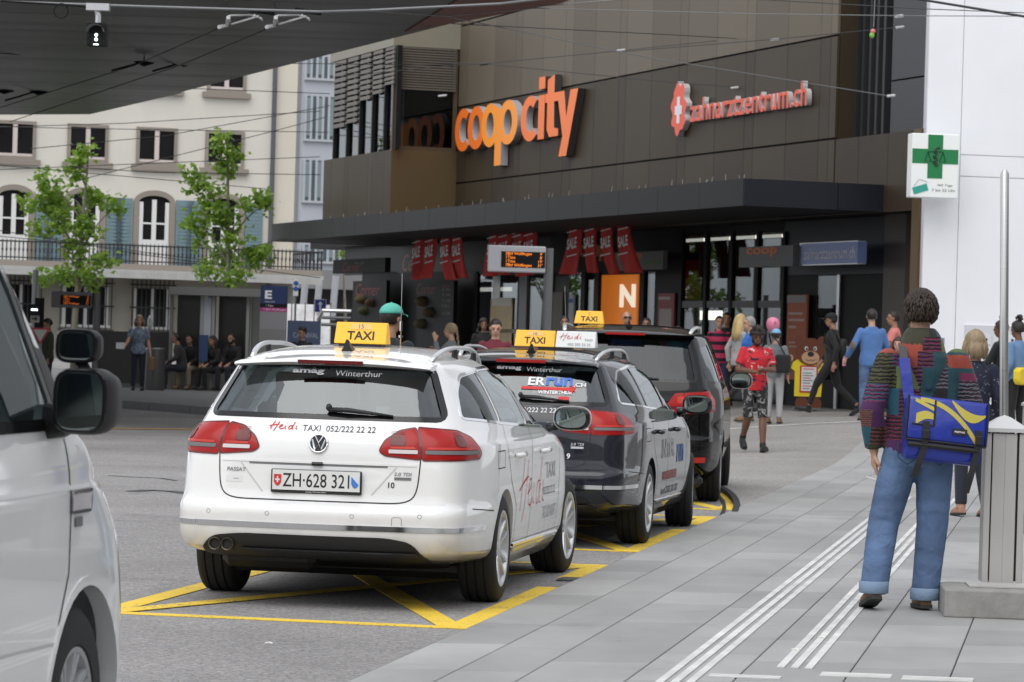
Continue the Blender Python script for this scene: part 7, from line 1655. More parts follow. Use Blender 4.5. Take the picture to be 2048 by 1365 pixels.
def stripes(c1, c2, freq, duty=.5):
    def fn(n, l, b, v):
        s = n.new('ShaderNodeSeparateXYZ'); l.new(v, s.inputs[0]); m = n.new('ShaderNodeMath'); m.operation = 'MULTIPLY'; m.inputs[1].default_value = freq; l.new(s.outputs['Z'], m.inputs[0]); f = n.new('ShaderNodeMath'); f.operation = 'FRACT'; l.new(m.outputs[0], f.inputs[0]); r = ramp(n, [(0, c1), (duty, c2)]); l.new(f.outputs[0], r.inputs['Fac']); l.new(r.outputs['Color'], b.inputs['Base Color'])
    return fn
def denim(name, col):
    def fn(n, l, b, v):
        z = n.new('ShaderNodeTexNoise'); z.inputs['Scale'].default_value = 4; z.inputs['Detail'].default_value = 6; l.new(v, z.inputs['Vector']); r = ramp(n, [(.32, tuple(c * .7 for c in col)), (.5, col), (.7, tuple(min(1, c * 1.45) for c in col))], 'LINEAR'); l.new(z.outputs['Fac'], r.inputs['Fac']); l.new(r.outputs['Color'], b.inputs['Base Color'])
        w = n.new('ShaderNodeTexWave'); w.inputs['Scale'].default_value = 3; w.inputs['Distortion'].default_value = 7; w.inputs['Detail'].default_value = 3; w.bands_direction = 'Z'; l.new(v, w.inputs['Vector']); bp = n.new('ShaderNodeBump'); bp.inputs['Strength'].default_value = .55; bp.inputs['Distance'].default_value = .03; z2 = n.new('ShaderNodeTexNoise'); z2.inputs['Scale'].default_value = 7; z2.inputs['Detail'].default_value = 3; z2.inputs['Distortion'].default_value = 1.5; l.new(v, z2.inputs['Vector']); ad = n.new('ShaderNodeMath'); ad.operation = 'MULTIPLY_ADD'; ad.inputs[1].default_value = .25; l.new(w.outputs['Fac'], ad.inputs[0]); l.new(z2.outputs['Fac'], ad.inputs[2]); l.new(ad.outputs[0], bp.inputs['Height']); l.new(bp.outputs['Normal'], b.inputs['Normal'])
    return pattern(name, fn)
J0 = dict(pelvis=(0, 0, .95), waist=(0, .0, 1.08), chest=(0, .01, 1.29), neck=(0, -.01, 1.47), head=(0, .02, 1.63), sL=(-.172, 0, 1.395), sR=(.172, 0, 1.395), eL=(-.225, -.03, 1.14), eR=(.225, -.03, 1.14), wL=(-.235, .05, .89), wR=(.235, .05, .89), hL=(-.09, 0, .92), hR=(.09, 0, .92), kL=(-.10, .02, .50), kR=(.10, .02, .50), aL=(-.105, -.02, .09), aR=(.105, -.02, .09))
SIT = dict(pelvis=(0, 0, .52), waist=(0, .02, .66), chest=(0, .08, .86), neck=(0, .12, 1.03), head=(0, .17, 1.18), sL=(-.172, .10, .955), sR=(.172, .10, .955), eL=(-.22, .16, .72), eR=(.22, .16, .72), wL=(-.12, .36, .62), wR=(.12, .36, .62), hL=(-.09, 0, .50), hR=(.09, 0, .50), kL=(-.13, .44, .50), kR=(.13, .44, .50), aL=(-.13, .42, .09), aR=(.13, .46, .09))
WALK = dict(kL=(-.10, .18, .52), aL=(-.10, .30, .10), kR=(.10, -.04, .50), aR=(.10, -.36, .15), eL=(-.225, -.12, 1.15), wL=(-.23, -.08, .90), eR=(.225, .06, 1.14), wR=(.23, .20, .93))
def ring_e(c, rx, ry, fx, fy, n=16): return [c + fx * rx * math.cos(2 * PI * i / n) + fy * ry * math.sin(2 * PI * i / n) for i in range(n)]
def remesh(o, vox, it=5, fac=.5):
    r = o.modifiers.new('r', 'REMESH'); r.mode = 'VOXEL'; r.voxel_size = vox; r.use_smooth_shade = True
    s = o.modifiers.new('s', 'SMOOTH'); s.factor = fac; s.iterations = it
def capsule(mb, pts, rs, n=12):
    mb.tube(pts, rs, n)
    for p, r in ((pts[0], rs[0]), (pts[-1], rs[-1])): mb.ell(p, (r, r, r), 12, 8)
def hand(mb, w, d, side, s=1.0, curl=.5, spread=Vector((1, 0, 0))):
    d = d.normalized(); sp_ = (spread - d * spread.dot(d)).normalized(); nrm = d.cross(sp_)
    pc = w + d * .05 * s
    mb.tube([w, pc, w + d * .095 * s], [.026 * s, .036 * s, .034 * s], 10, flat=.55, up=nrm)
    for k, (o_, L) in enumerate(((-.030, .062), (-.010, .075), (.010, .070), (.029, .055))):
        a = w + d * .088 * s + sp_ * o_ * s; b = a + d * L * .55 * s + nrm * .012 * curl; c = b + d * L * .42 * s + nrm * .035 * curl; mb.tube([a, b, c], [.0105 * s, .0095 * s, .008 * s], 8); mb.ell(c, (.008 * s,) * 3, 6, 4)
    a = w + d * .03 * s - sp_ * .028 * s * side; b = a - sp_ * .030 * s * side + d * .03 * s + nrm * .01; c = b + d * .032 * s + nrm * .012; mb.tube([a, b, c], [.013 * s, .011 * s, .009 * s], 8)
def person(label, px, Y, H, face, top, legs, shoes, skin='light', hair='dark', hstyle='short', pose=None, base=J0, sleeve='long', leg='long', vox=.013, g=None, look=(0, 0), group=None, build=1.0, shoe_kind='shoe', female=False, name='person', extra=None, py=700):
    p0 = at(px, py, Y); gz_ = (zg(p0.x, p0.y) + PZ) if g is None else g
    T = thing(name, label, 'person', Vector((p0.x, p0.y, gz_)), R_(-face), group); k = H / 1.75
    J = {n_: Vector(v) for n_, v in base.items()}
    for n_, v in (pose or {}).items(): J[n_] = Vector(v)
    for n_ in J: J[n_] = J[n_] * k
    s = k; sk = SK[skin]
    up = (J['head'] - J['neck']).normalized(); hc = J['head']; Rh = Matrix.Rotation(R_(-look[0]), 3, 'Z') @ Matrix.Rotation(R_(-look[1]), 3, 'X')
    hp = lambda x, y, z: hc + Rh @ Vector((x, y, z)) * s
    # body: one continuous surface
    b = MB(); Mh = Matrix.Translation(hc) @ Rh.to_4x4() @ Matrix.Scale(s, 4)
    b.ell((0, -.005, .025), (.074, .094, .090), 20, 14, Mh); b.ell((0, .022, -.045), (.058, .070, .068), 16, 10, Mh); b.ell((0, .040, -.085), (.036, .040, .032), 12, 8, Mh); b.tube([(0, .088, .02), (0, .104, -.012), (0, .112, -.025)], [.010, .014, .016], 8, True, Mh); b.ell((0, .088, -.060), (.022, .012, .010), 10, 6, Mh); b.ell((0, .075, .035), (.055, .022, .014), 12, 6, Mh)
    for sx in (-1, 1): b.ell((sx * .077, -.005, -.005), (.012, .022, .033), 8, 8, Mh)
    capsule(b, [J['neck'] - Vector((0, 0, .05 * s)), J['neck'] + Vector((0, .005, .04)) * s, hc - Vector((0, .0, .06 * s))], [.062 * s, .052 * s, .055 * s])
    def frame(a, c): return (c - a).normalized()
    fx = (J['sR'] - J['sL']).normalized()
    def torso(mb, e, rows):
        sp_ = [J['pelvis'] - Vector((0, 0, .10 * s)), J['pelvis'], J['waist'], J['chest'], J['neck'] - Vector((0, 0, .085 * s)), J['neck'] - Vector((0, 0, .042 * s)), J['neck'] + Vector((0, 0, .005 * s))]
        rings = []
        for i, ((rx, ry), c) in enumerate(zip(rows, sp_)):
            d = (sp_[min(i + 1, 6)] - sp_[max(i - 1, 0)]).normalized(); fy = d.cross(fx).normalized(); rings.append(ring_e(c, (rx * build + e) * s, (ry * build + e) * s, fx, fy))
        mb.loft(rings)
    TR = [(.15, .11), (.165, .115), (.140, .105), (.168, .118), (.158, .095), (.105, .075), (.055, .058)] if not female else [(.16, .115), (.17, .118), (.125, .098), (.150, .118), (.138, .086), (.092, .068), (.048, .05)]
    torso(b, -.012, TR)
    for q in ('L', 'R'):
        capsule(b, [J['s' + q], J['e' + q]], [.048 * s, .040 * s]); capsule(b, [J['e' + q], J['e' + q].lerp(J['w' + q], .3), J['w' + q]], [.040 * s, .042 * s, .028 * s])
        capsule(b, [J['h' + q], J['h' + q].lerp(J['k' + q], .5), J['k' + q]], [.080 * s, .070 * s, .052 * s]); capsule(b, [J['k' + q], J['k' + q].lerp(J['a' + q], .35), J['a' + q]], [.052 * s, .056 * s, .036 * s])
        hand(b, J['w' + q], J['w' + q] - J['e' + q], 1 if q == 'L' else -1, s, spread=Vector((0, 1, 0)) if abs((J['w' + q] - J['e' + q]).normalized().y) < .7 else Vector((1, 0, 0)))
    bo = b.build('body', sk, T); remesh(bo, vox * .9, 3)
    # top
    if top is not None:
        c = MB(); torso(c, .014, TR)
        for q in ('L', 'R'):
            sh = J['s' + q]; el = J['e' + q]; wr = J['w' + q]
            c.ell(sh, (.060 * s,) * 3, 12, 8)
            if sleeve == 'short': c.tube([sh, sh.lerp(el, .72)], [.058 * s, .066 * s], 14)
            else: c.tube([sh, el], [.059 * s, .054 * s], 14); c.ell(el, (.055 * s,) * 3, 12, 8); c.tube([el, el.lerp(wr, .92)], [.055 * s, .045 * s], 14)
        co = c.build('top', top, T); remesh(co, vox, 4)
    # trousers
    if legs is not None:
        c = MB(); pl = J['pelvis']; d = (J['waist'] - pl).normalized(); fy = d.cross(fx).normalized()
        c.loft([ring_e(pl - d * .11 * s, .155 * s * build, .115 * s, fx, fy), ring_e(pl, .172 * s * build, .122 * s * build, fx, fy), ring_e(pl + d * .09 * s, .150 * s * build, .112 * s * build, fx, fy)])
        for q in ('L', 'R'):
            h_, kn, an = J['h' + q], J['k' + q], J['a' + q]
            c.ell(h_, (.094 * s,) * 3, 12, 8); c.tube([h_, h_.lerp(kn, .5), kn], [.094 * s, .083 * s, .068 * s], 14)
            if leg == 'long': c.ell(kn, (.068 * s,) * 3, 12, 8); c.tube([kn, kn.lerp(an, .4), an + (kn - an) * .06], [.068 * s, .064 * s, .058 * s], 14)
            elif leg == 'slim': c.ell(kn, (.060 * s,) * 3, 12, 8); c.tube([kn, kn.lerp(an, .35), an + (kn - an) * .12], [.060 * s, .060 * s, .042 * s], 14)
            else: c.tube([kn, kn + (kn - h_) * .06], [.074 * s, .076 * s], 14)
        co = c.build('trousers' if leg != 'short' else 'shorts', legs, T); remesh(co, vox, 4)
    # shoes
    for q in ('L', 'R'):
        an = J['a' + q]; kn = J['k' + q]; sh = (kn - an).normalized(); fw = Vector((0, 1, 0)); fw = (fw - sh * fw.dot(sh) * .75).normalized(); side = fw.cross(Vector((0, 0, 1))).normalized(); u_ = side.cross(fw).normalized()
        heel = an - fw * .055 * s - u_ * .045 * s; m = MB(); rings = []
        for f, wd, ht in ((0, .030, .055), (.03, .036, .075), (.09, .038, .078), (.15, .043, .055), (.21, .044, .042), (.25, .036, .034), (.275, .018, .022)):
            c = heel + fw * f * s; rings.append([c + side * wd * s * math.cos(a) + u_ * (max(-.012, ht * math.sin(a)) if math.sin(a) > 0 else -.012) * s for a in [2 * PI * i / 14 for i in range(14)]])
        m.loft(rings); m.tube([an - u_ * .01, an + sh * .05 * s], [.046 * s, .044 * s], 10); so = m.build('shoe', shoes, T, smooth=True, ang=50)
        rs = [[heel + fw * f * s + side * wd * 1.06 * s * sg - u_ * (.030 if z_ else .010) * s for sg, z_ in ((-1, 1), (1, 1), (1, 0), (-1, 0))] for f, wd in ((-.006, .028), (.03, .038), (.1, .040), (.17, .046), (.22, .046), (.265, .034), (.285, .016))]
        MB().loft(rs).build('sole', mat('sole_dark', (.03, .03, .03), .8) if shoe_kind != 'white' else mat('sole_white', (.6, .6, .6), .7), so)
    # face
    if abs(((face + look[0] + 180) % 360) - 180) > 40:
        for sx in (-1, 1): MB().ell((sx * .031, .083, .008), (.013, .008, .006), 8, 6, Mh).build('eye', M_ink, T); MB().ell((sx * .032, .087, .030), (.020, .007, .004), 8, 4, Mh).build('eyebrow', HAIR.get(hair, HAIR['dark']), T)
        MB().ell((0, .100, -.058), (.021, .007, .004), 8, 4, Mh).build('mouth', mat('lips', (.28, .09, .08), .5), T)
    # hair
    rg = random.Random(int(px) + 3)
    if hstyle != 'bald':
        h = MB(); hm = HAIR[hair]
        def cap(z0f, z0b, r, lump, n=26, mrow=12, seed=0):
            vs = []; fs = []
            for j in range(mrow + 1):
                for i in range(n):
                    a = 2 * PI * i / n; fb = (math.sin(a) + 1) / 2; z0 = z0b + (z0f - z0b) * smooth((fb - .35) / .5); t0 = math.asin(max(-1, min(1, z0 / .115))); t = t0 + (PI / 2 - t0) * j / mrow
                    rr = r * (1 + lump * (math.sin(5 * a + 3 * t + seed) * .5 + math.sin(11 * a - 7 * t) * .3 + rg.uniform(-.3, .3)))
                    vs.append((.086 * rr * math.cos(t) * math.cos(a), -.010 + .106 * rr * math.cos(t) * math.sin(a), .022 + .105 * rr * math.sin(t)))
            for j in range(mrow):
                for i in range(n): fs.append((j * n + i, j * n + (i + 1) % n, (j + 1) * n + (i + 1) % n, (j + 1) * n + i))
            fs.append(tuple(range(n - 1, -1, -1))); h.add(vs, fs, Mh)
        if hstyle == 'short': cap(.062, -.075, .985, .06)
        elif hstyle == 'thick':
            cap(.05, -.070, 1.03, .06)
            for i in range(1000):
                a = rg.uniform(0, 2 * PI); fb = (math.sin(a) + 1) / 2; t0 = -.62 + 1.05 * smooth((fb - .35) / .5); t = t0 + (1.5 - t0) * rg.random() ** .8
                q = lambda t_, r_, da=0: (.086 * r_ * math.cos(t_) * math.cos(a + da), -.010 + .104 * r_ * math.cos(t_) * math.sin(a + da), .026 + .105 * r_ * math.sin(t_))
                da = rg.uniform(-.25, .25); h.tube([q(t + .28, 1.04), q(t, 1.11 + rg.uniform(0, .05), da * .5), q(t - .22, 1.08 + rg.uniform(0, .06), da)], [.0035, .005, .0012], 4, True, Mh)
        elif hstyle == 'curly':
            cap(.04, -.055, 1.08, .10)
            for i in range(150):
                a = rg.uniform(0, 2 * PI); t = rg.uniform(-.3, 1.5); t = max(t, .35 if math.sin(a) > .2 else -.4); h.ell((.088 * math.cos(t) * math.cos(a) * 1.08, -.01 + .105 * math.cos(t) * math.sin(a) * 1.08, .03 + .112 * math.sin(t)), (rg.uniform(.012, .022),) * 3, 6, 5, Mh)
        elif hstyle == 'bob':
            cap(.045, -.11, 1.16, .06)
            for i in range(40):
                a = rg.uniform(PI * .92, PI * 2.08); h.tube([(.092 * math.cos(a), -.01 + .10 * math.sin(a), .03), (.108 * math.cos(a), -.01 + .115 * math.sin(a), -.05), (.100 * math.cos(a), -.01 + .108 * math.sin(a), -.115 - rg.random() * .03)], [.020, .022, .010], 6, True, Mh)
        elif hstyle in ('long', 'pony', 'braid', 'bun'):
            cap(.045, -.06, 1.06, .04)
            if hstyle == 'long':
                for i in range(46):
                    a = rg.uniform(PI * .95, PI * 2.05); h.tube([(.085 * math.cos(a), -.01 + .10 * math.sin(a), .05), (.098 * math.cos(a), -.03 + .10 * math.sin(a), -.08), (.10 * math.cos(a), -.05 + .09 * math.sin(a), -.20), (.085 * math.cos(a) + rg.uniform(-.02, .02), -.06 + .08 * math.sin(a), -.30 - rg.random() * .06)], [.018, .020, .018, .006], 6, True, Mh)
            elif hstyle == 'bun':
                for i in range(40): a = rg.uniform(0, 6.3); t = rg.uniform(-1.5, 1.5); h.ell((.045 * math.cos(t) * math.cos(a), -.03 + .045 * math.cos(t) * math.sin(a), .165 + .04 * math.sin(t)), (.016,) * 3, 6, 5, Mh)
            else:
                for i in range(9): f = i / 8; h.ell((.012 * (1 if i % 2 else -1), -.105 - .05 * f, .02 - .30 * f), (.026 - .010 * f, .024 - .008 * f, .028), 8, 6, Mh)
        h.build('hair', hm, T, smooth=True)
    if extra: extra(T, J, s, Mh)
    return T, J
def cap_hat(col, brim=1, seam=True):
    def fn(T, J, s, Mh):
        m = MB(); n = 24; rings = []
        for j in range(8):
            t = j / 7 * PI / 2; rings.append([(.088 * math.cos(t) * math.cos(a) * 1.04, -.008 + .108 * math.cos(t) * math.sin(a) * 1.03, .042 + .088 * math.sin(t)) for a in [2 * PI * i / n for i in range(n)]])
        m.loft(rings, True, Mh); o = m.build('cap', mat('cap_%02d' % int(col[1] * 100), col, .85, var=.08), T, smooth=True)
        MB().loft([[(x * 1.0, .098 + d * (1 - (x / .085)**2) , .046 - .02 * (x / .085)**2 - d * .15) for d in (0, .075)] + [(x, .098, .050 - .02 * (x / .085)**2)] for x in [-.08 + .016 * i for i in range(11)]], True, Mh).build('cap_brim', mat('cap_%02d' % int(col[1] * 100)), o)
        if seam: MB().ell((0, -.008, .132), (.008, .008, .005), 8, 6, Mh).build('cap_button', mat('cap_%02d' % int(col[1] * 100)), o)
    return fn
def backpack(col, txt=None, w=.30, h=.42, d=.15, z=1.18, nm='backpack', label=None, cat='backpack'):
    def fn(T, J, s, Mh):
        b_ = thing(nm, label, cat, T.location.copy(), T.rotation_euler.z); c = Vector((0, -.13 - d / 2, z)) * s
        m = MB(); rings = []
        for f, k in ((0, .85), (.1, 1), (.75, 1), (.92, .85), (1, .5)): rings.append([c + Vector((w / 2 * k * math.copysign(abs(math.cos(a))**.6, math.cos(a)), d / 2 * k * math.copysign(abs(math.sin(a))**.6, math.sin(a)), -h / 2 + h * f)) for a in [2 * PI * i / 20 for i in range(20)]])
        m.loft(rings); m.build('bag', mat('bag_%d' % int(col[0] * 1000 + col[2] * 100), col, .7, var=.12), b_, smooth=True, ang=60)
        for sx in (-1, 1): MB().tube([c + Vector((sx * .10, d / 2, h * .42)), Vector((sx * .12, -.02, 1.49)) * s, Vector((sx * .13, .11, 1.40)) * s, Vector((sx * .14, .12, 1.22)) * s, c + Vector((sx * .15, d / 2, -h * .3))], .022, 6, flat=.4).build('strap', M_ink, b_)
        if txt: text('print', txt, 1, M_wtxt, vplane(c + Vector((0, -d / 2 - .012, 0)), (1, 0, 0)), b_, h=.085, w=.2, bold=.04)
    return fn
def item(nm, label, cat, fn2):
    def fn(T, J, s, Mh): b_ = thing(nm, label, cat, T.location.copy(), T.rotation_euler.z); fn2(b_, J, s, Mh)
    return fn
def both(*fs):
    def fn(*a): [f(*a) for f in fs]
    return fn
C_blk = cloth('black', (.012, .012, .013)); C_navy = cloth('navy', (.015, .018, .03)); C_jean = denim('denim_dark', (.028, .045, .10)); C_jeanb = denim('denim_blue', (.085, .140, .255)); C_grey = cloth('grey', (.16, .17, .18)); C_lgrey = cloth('light_grey', (.36, .36, .36))
S_blk = mat('shoe_black', (.012, .012, .012), .6); S_brown = mat('shoe_brown', (.20, .12, .06), .7); S_red = mat('shoe_red', (.35, .02, .02), .6); S_wht = mat('shoe_white', (.55, .55, .55), .6)
# man in the red flowered shirt
C_red = pattern('red_floral', floral([(0, (.010, .012, .03)), (.36, (.015, .02, .05)), (.405, (.55, .02, .03)), (.60, (.58, .025, .035)), (.635, (.62, .58, .60)), (.67, (.5, .02, .03)), (.70, (.03, .04, .09))], 8)); C_shorts = pattern('dark_floral', floral([(0, (.012, .012, .014)), (.50, (.02, .02, .022)), (.56, (.30, .29, .28)), (.63, (.05, .05, .05))], 14))
def beard(T, J, s, Mh):
    m = MB(); m.ell((0, .032, -.085), (.056, .058, .042), 14, 8, Mh); [m.ell((sx * .062, .02, -.045), (.018, .035, .05), 8, 6, Mh) for sx in (-1, 1)]; o = m.build('beard', HAIR['dark'], T, smooth=True)
person('bearded man in red flowered shirt and dark patterned shorts looking down at his hands', 1512, 46.0, 1.76, 172, C_red, C_shorts, S_blk, 'brown', 'dark', 'curly', dict(head=(0, .07, 1.60), eL=(-.25, .02, 1.14), wL=(-.06, .25, 1.15), eR=(.25, .02, 1.14), wR=(.05, .24, 1.11), kL=(-.10, .10, .51), aL=(-.10, .16, .09), kR=(.10, .08, .50), aR=(.12, -.14, .20)), sleeve='short', leg='short', vox=.012, look=(4, 22), build=1.02, extra=beard)
# woman in striped tee
C_str = pattern('pink_stripe', stripes((.50, .03, .09), (.012, .010, .022), 6.6, .58))
person('woman in pink and navy striped tee standing by the shop window', 1437, 61.0, 1.68, 176, C_str, C_jean, S_red, 'light', 'brown', 'short', dict(eL=(-.25, -.02, 1.14), wL=(-.27, .06, .92), wR=(.24, .08, .88)), sleeve='short', vox=.016, female=True)
person('man in dark clothes half hidden behind the striped-tee woman', 1452, 62.4, 1.74, 182, C_blk, C_blk, S_blk, 'tan', 'dark', 'short', vox=.018)
person('woman with long blond hair and grey top walking right', 1478, 57.5, 1.74, 70, C_lgrey, C_blk, S_blk, 'light', 'blond', 'long', dict(WALK, eR=(.22, .05, 1.2), wR=(.16, .22, 1.28)), leg='slim', vox=.015, female=True, look=(-30, 5), shoe_kind='white')
person('grey-haired man in bright blue tee behind the man in red', 1499, 55.0, 1.74, 262, cloth('bright_blue', (.02, .14, .50)), cloth('beige', (.28, .24, .18)), S_brown, 'light', 'grey', 'short', leg='short', sleeve='short', vox=.015)
person('person in grey top and pale trousers with shoulder bag behind the man in red', 1551, 54.0, 1.54, 15, C_grey, C_lgrey, S_brown, 'light', 'brown', 'short', vox=.015, extra=both(cap_hat((.20, .42, .62)), item('shoulder_bag', 'black bag slung behind the person in pale grey trousers', 'bag', lambda b_, J, s, Mh: (MB().box((.16, -.16, .98), (.26, .14, .30)).build('bag', C_blk, b_, bevel=.04, seg=2), MB().tube([(.2, -.12, 1.1), (.05, -.15, 1.35), (-.12, 0, 1.47), (-.1, .14, 1.3)], .014, 6).build('strap', M_ink, b_)))))
bl = thing('balloon', 'round pink balloon above the shoppers', 'balloon', at(1546, 648, 54.5)); MB().lathe([(.0, -.155), (.02, -.15), (.07, -.12), (.105, -.05), (.11, .02), (.085, .08), (.04, .105), (0, .11)], 24).build('balloon_skin', mat('balloon_pink', (.72, .22, .34), .35), bl, smooth=True); MB().tube([(0, 0, -.15), (.02, 0, -.5), (.0, 0, -.8)], .004, 5).build('string', M_ink, bl); text('print', 'B', 1, mat('balloon_print', (.45, .1, .2), .5), vplane((.03, -.112, .02), (1, 0, 0)), bl, h=.05)
# bear-shaped board
def bear():
    Yb = 59.5; p = at(1616, 760, Yb); g = zg(p.x, p.y) + PZ; o = thing('bear_board', 'cut-out brown bear board in yellow shirt holding a menu sheet', 'standing board', Vector((p.x, Yb, g)), R_(6)); k = Yb / FPX
    def el(cx, cy, rx, ry, n=28): return [(cx + rx * math.cos(2 * PI * i / n), cy + ry * math.sin(2 * PI * i / n)) for i in range(n)]
    V = vplane((0, 0, 0), (1, 0, 0)); br = mat('board_brown', (.13, .035, .014), .6); ye = mat('board_yellow', (.80, .62, .02), .6); ta = mat('board_tan', (.55, .33, .20), .6)
    def pc(nm, poly, z0, z1, m): MB().prism([(x * k, y * k) for x, y in poly], z0, z1, V).build(nm, m, o)
    pc('legs', el(-12, 14, 13, 14), .0, .03, br); pc('legs', el(15, 14, 13, 14), .0, .03, br)
    pc('arm', el(-34, 92, 9, 16), .0, .028, br); pc('paw', el(-38, 104, 6, 7), .028, .034, ta)
    pc('shirt', [(-28, 28), (26, 28), (28, 60), (30, 95), (20, 104), (-20, 104), (-32, 96), (-36, 84), (-28, 78)], .031, .05, ye)
    pc('head', el(2, 118, 30, 27), .051, .075, br); pc('ear', el(-22, 140, 9, 9), .045, .07, br); pc('ear', el(25, 140, 9, 9), .045, .07, br); pc('muzzle', el(2, 106, 18, 13), .076, .084, ta); pc('nose', el(2, 113, 6.5, 5), .085, .095, M_ink)
    for sx in (-1, 1): pc('eye', el(2 + sx * 9, 124, 3.4, 4.2), .076, .083, M_plate); pc('pupil', el(2 + sx * 8.4, 123.4, 1.9, 2.6), .0835, .087, M_ink)
    MB().tube([V @ Vector(((2 + x) * k, y * k, .086)) for x, y in ((-10, 103), (-5, 99), (0, 102), (5, 99), (10, 103))], .006, 6).build('smile', M_ink, o)
    pc('menu_frame', [(-18, 36), (18, 36), (18, 90), (-18, 90)], .052, .062, mat('frame_red', (.5, .02, .03), .5)); pc('menu_sheet', [(-15, 39), (15, 39), (15, 87), (-15, 87)], .0625, .066, M_plate)
    for i, y in enumerate((82, 74, 69, 64, 59, 54, 48, 43)): pc('menu_line', [(-12, y), (10 - (i * 5) % 9, y), (10 - (i * 5) % 9, y + 1.8), (-12, y + 1.8)], .0665, .068, M_inkg if i % 3 else M_red)
    MB().box((0, .12, .03), (.45, .35, .04)).build('stand', M_grey, o)
bear()
# others in the square
person('man in black hoodie and cap striding left past the bear board', 1664, 56.5, 1.74, 285, C_blk, C_blk, S_blk, 'tan', 'dark', 'short', dict(WALK, kL=(-.10, .24, .52), aL=(-.10, .36, .12), aR=(.10, -.48, .16), kR=(.10, -.10, .50), head=(0, .03, 1.63)), vox=.014, look=(0, 5), extra=both(cap_hat((.013, .013, .014)), backpack((.012, .012, .013), 'CSG', w=.26, h=.34, d=.12, z=1.15, label='black backpack with white letters on the striding man')), leg='slim')
C_bshirt = cloth('blue_shirt', (.075, .17, .40))
def elbowp(T, J, s, Mh): MB().ell(J['eL'] + Vector((-.02, -.035, .0)), (.035, .03, .075), 10, 8).build('elbow_patch', mat('patch_brown', (.20, .10, .04), .8), T, smooth=True)
person('man in blue shirt with brown elbow patches seen from behind', 1742, 54.0, 1.82, -8, C_bshirt, C_jeanb, S_brown, 'light', 'dark', 'short', dict(eL=(-.30, -.06, 1.17), wL=(-.36, .10, .98), eR=(.26, .04, 1.17), wR=(.22, .20, 1.0)), vox=.014, build=1.08, extra=both(elbowp, item('drink_bottle', 'small pink-topped bottle held by the man in the blue shirt', 'bottle', lambda b_, J, s, Mh: MB().lathe([(0, 0), (.03, 0), (.03, .1), (.014, .13), (.014, .16), (0, .16)], 12, Matrix.Translation(J['wL'] + Vector((-.02, .08, -.14)))).build('bottle_body', mat('bottle_pink', (.6, .25, .28), .4), b_))))
person('man in salmon-pink shirt smoking, behind the man with the bag', 1787, 55.5, 1.78, 275, cloth('salmon', (.62, .20, .17)), C_jean, S_brown, 'tan', 'dark', 'short', dict(eL=(-.22, .10, 1.18), wL=(-.10, .28, 1.25)), vox=.016, sleeve='short')
person('short dark-haired person between the smoker and the man with the bag', 1797, 47, 1.52, 200, C_navy, C_jean, S_blk, 'light', 'brown', 'long', vox=.018)
C_flow = pattern('navy_floral', floral([(0, (.012, .016, .035)), (.64, (.35, .36, .40)), (.67, (.012, .016, .035))], 22))
person('woman with wavy ash-blond bob and navy flowered jacket seen from behind', 1945, 30.2, 1.68, -12, C_flow, C_navy, mat('sandal', (.40, .22, .15), .7), 'light', 'ash', 'bob', dict(aR=(.12, -.10, .11), kR=(.11, .06, .50)), vox=.011, female=True, build=1.08, py=900)
person('young woman with black top-knot and black top at the right', 2003, 46.5, 1.70, 300, C_blk, C_jean, S_blk, 'brown', 'dark', 'bun', dict(eL=(-.2, .12, 1.15), wL=(-.08, .28, 1.1)), vox=.014, female=True)
person('young woman with hair up in denim jacket at the right edge', 2036, 46.0, 1.70, 315, cloth('denim_jacket', (.12, .22, .38)), C_blk, S_blk, 'brown', 'dark', 'bun', vox=.014, female=True, leg='slim', extra=item('waist_bag', 'bright yellow bag on the hip of the denim-jacket woman', 'bag', lambda b_, J, s, Mh: MB().loft([[(-.22 * q, -.20 - .0, z), (.16 * q, -.20, z), (.16 * q, -.08, z), (-.22 * q, -.08, z)] for q, z in ((.8, .82), (1, .88), (1, 1.02), (.7, 1.06))]).build('bag', mat('bag_yellow', (.75, .55, .02), .6), b_, bevel=.02)))
# heads seen over the taxis
person('man in turquoise cap standing beyond the white taxi', 779, 28.2, 1.80, 30, C_blk, C_jean, S_blk, 'tan', 'dark', 'short', vox=.012, g=0.0, extra=cap_hat((.10, .48, .38)), look=(8, 0))
person('woman with blond braid in grey jumper holding a phone to her face', 902, 53.0, 1.70, 285, C_grey, C_navy, S_blk, 'light', 'ash', 'braid', dict(eL=(-.20, .16, 1.22), wL=(-.10, .24, 1.46), eR=(.2, .14, 1.2), wR=(.08, .26, 1.3)), vox=.014, female=True)
person('dark-haired man in burgundy jacket looking down behind the grey taxi', 990, 46.0, 1.78, 178, cloth('burgundy', (.14, .015, .03)), C_jean, S_blk, 'light', 'dark', 'short', vox=.013, g=.02, look=(0, 20))
person('dark-haired person partly hidden by the white taxi\'s roof rail', 604, 62, 1.62, 200, C_navy, C_jean, S_blk, 'tan', 'dark', 'short', vox=.016, g=.02, look=(20, 15))
def shades(T, J, s, Mh): MB().box((0, .094, .012), (.13, .012, .03), Mh).build('sunglasses', M_ink, T)
person('bald man in sunglasses and blue jacket before the orange display', 1252, 60.5, 1.82, 176, cloth('royal', (.02, .06, .22)), C_jean, S_blk, 'light', 'dark', 'bald', vox=.016, extra=shades)
person('dark-haired passer-by right of the bald man', 1292, 62.0, 1.66, 190, C_blk, C_jean, S_blk, 'tan', 'dark', 'short', vox=.018)
person('dark-haired passer-by at the glass door left of the display', 1128, 63.0, 1.74, 185, C_blk, C_jean, S_blk, 'tan', 'dark', 'short', vox=.018)
person('dim figure inside behind the beer window', 966, 66.0, 1.70, 175, C_blk, C_jean, S_blk, 'tan', 'dark', 'bob', vox=.018)
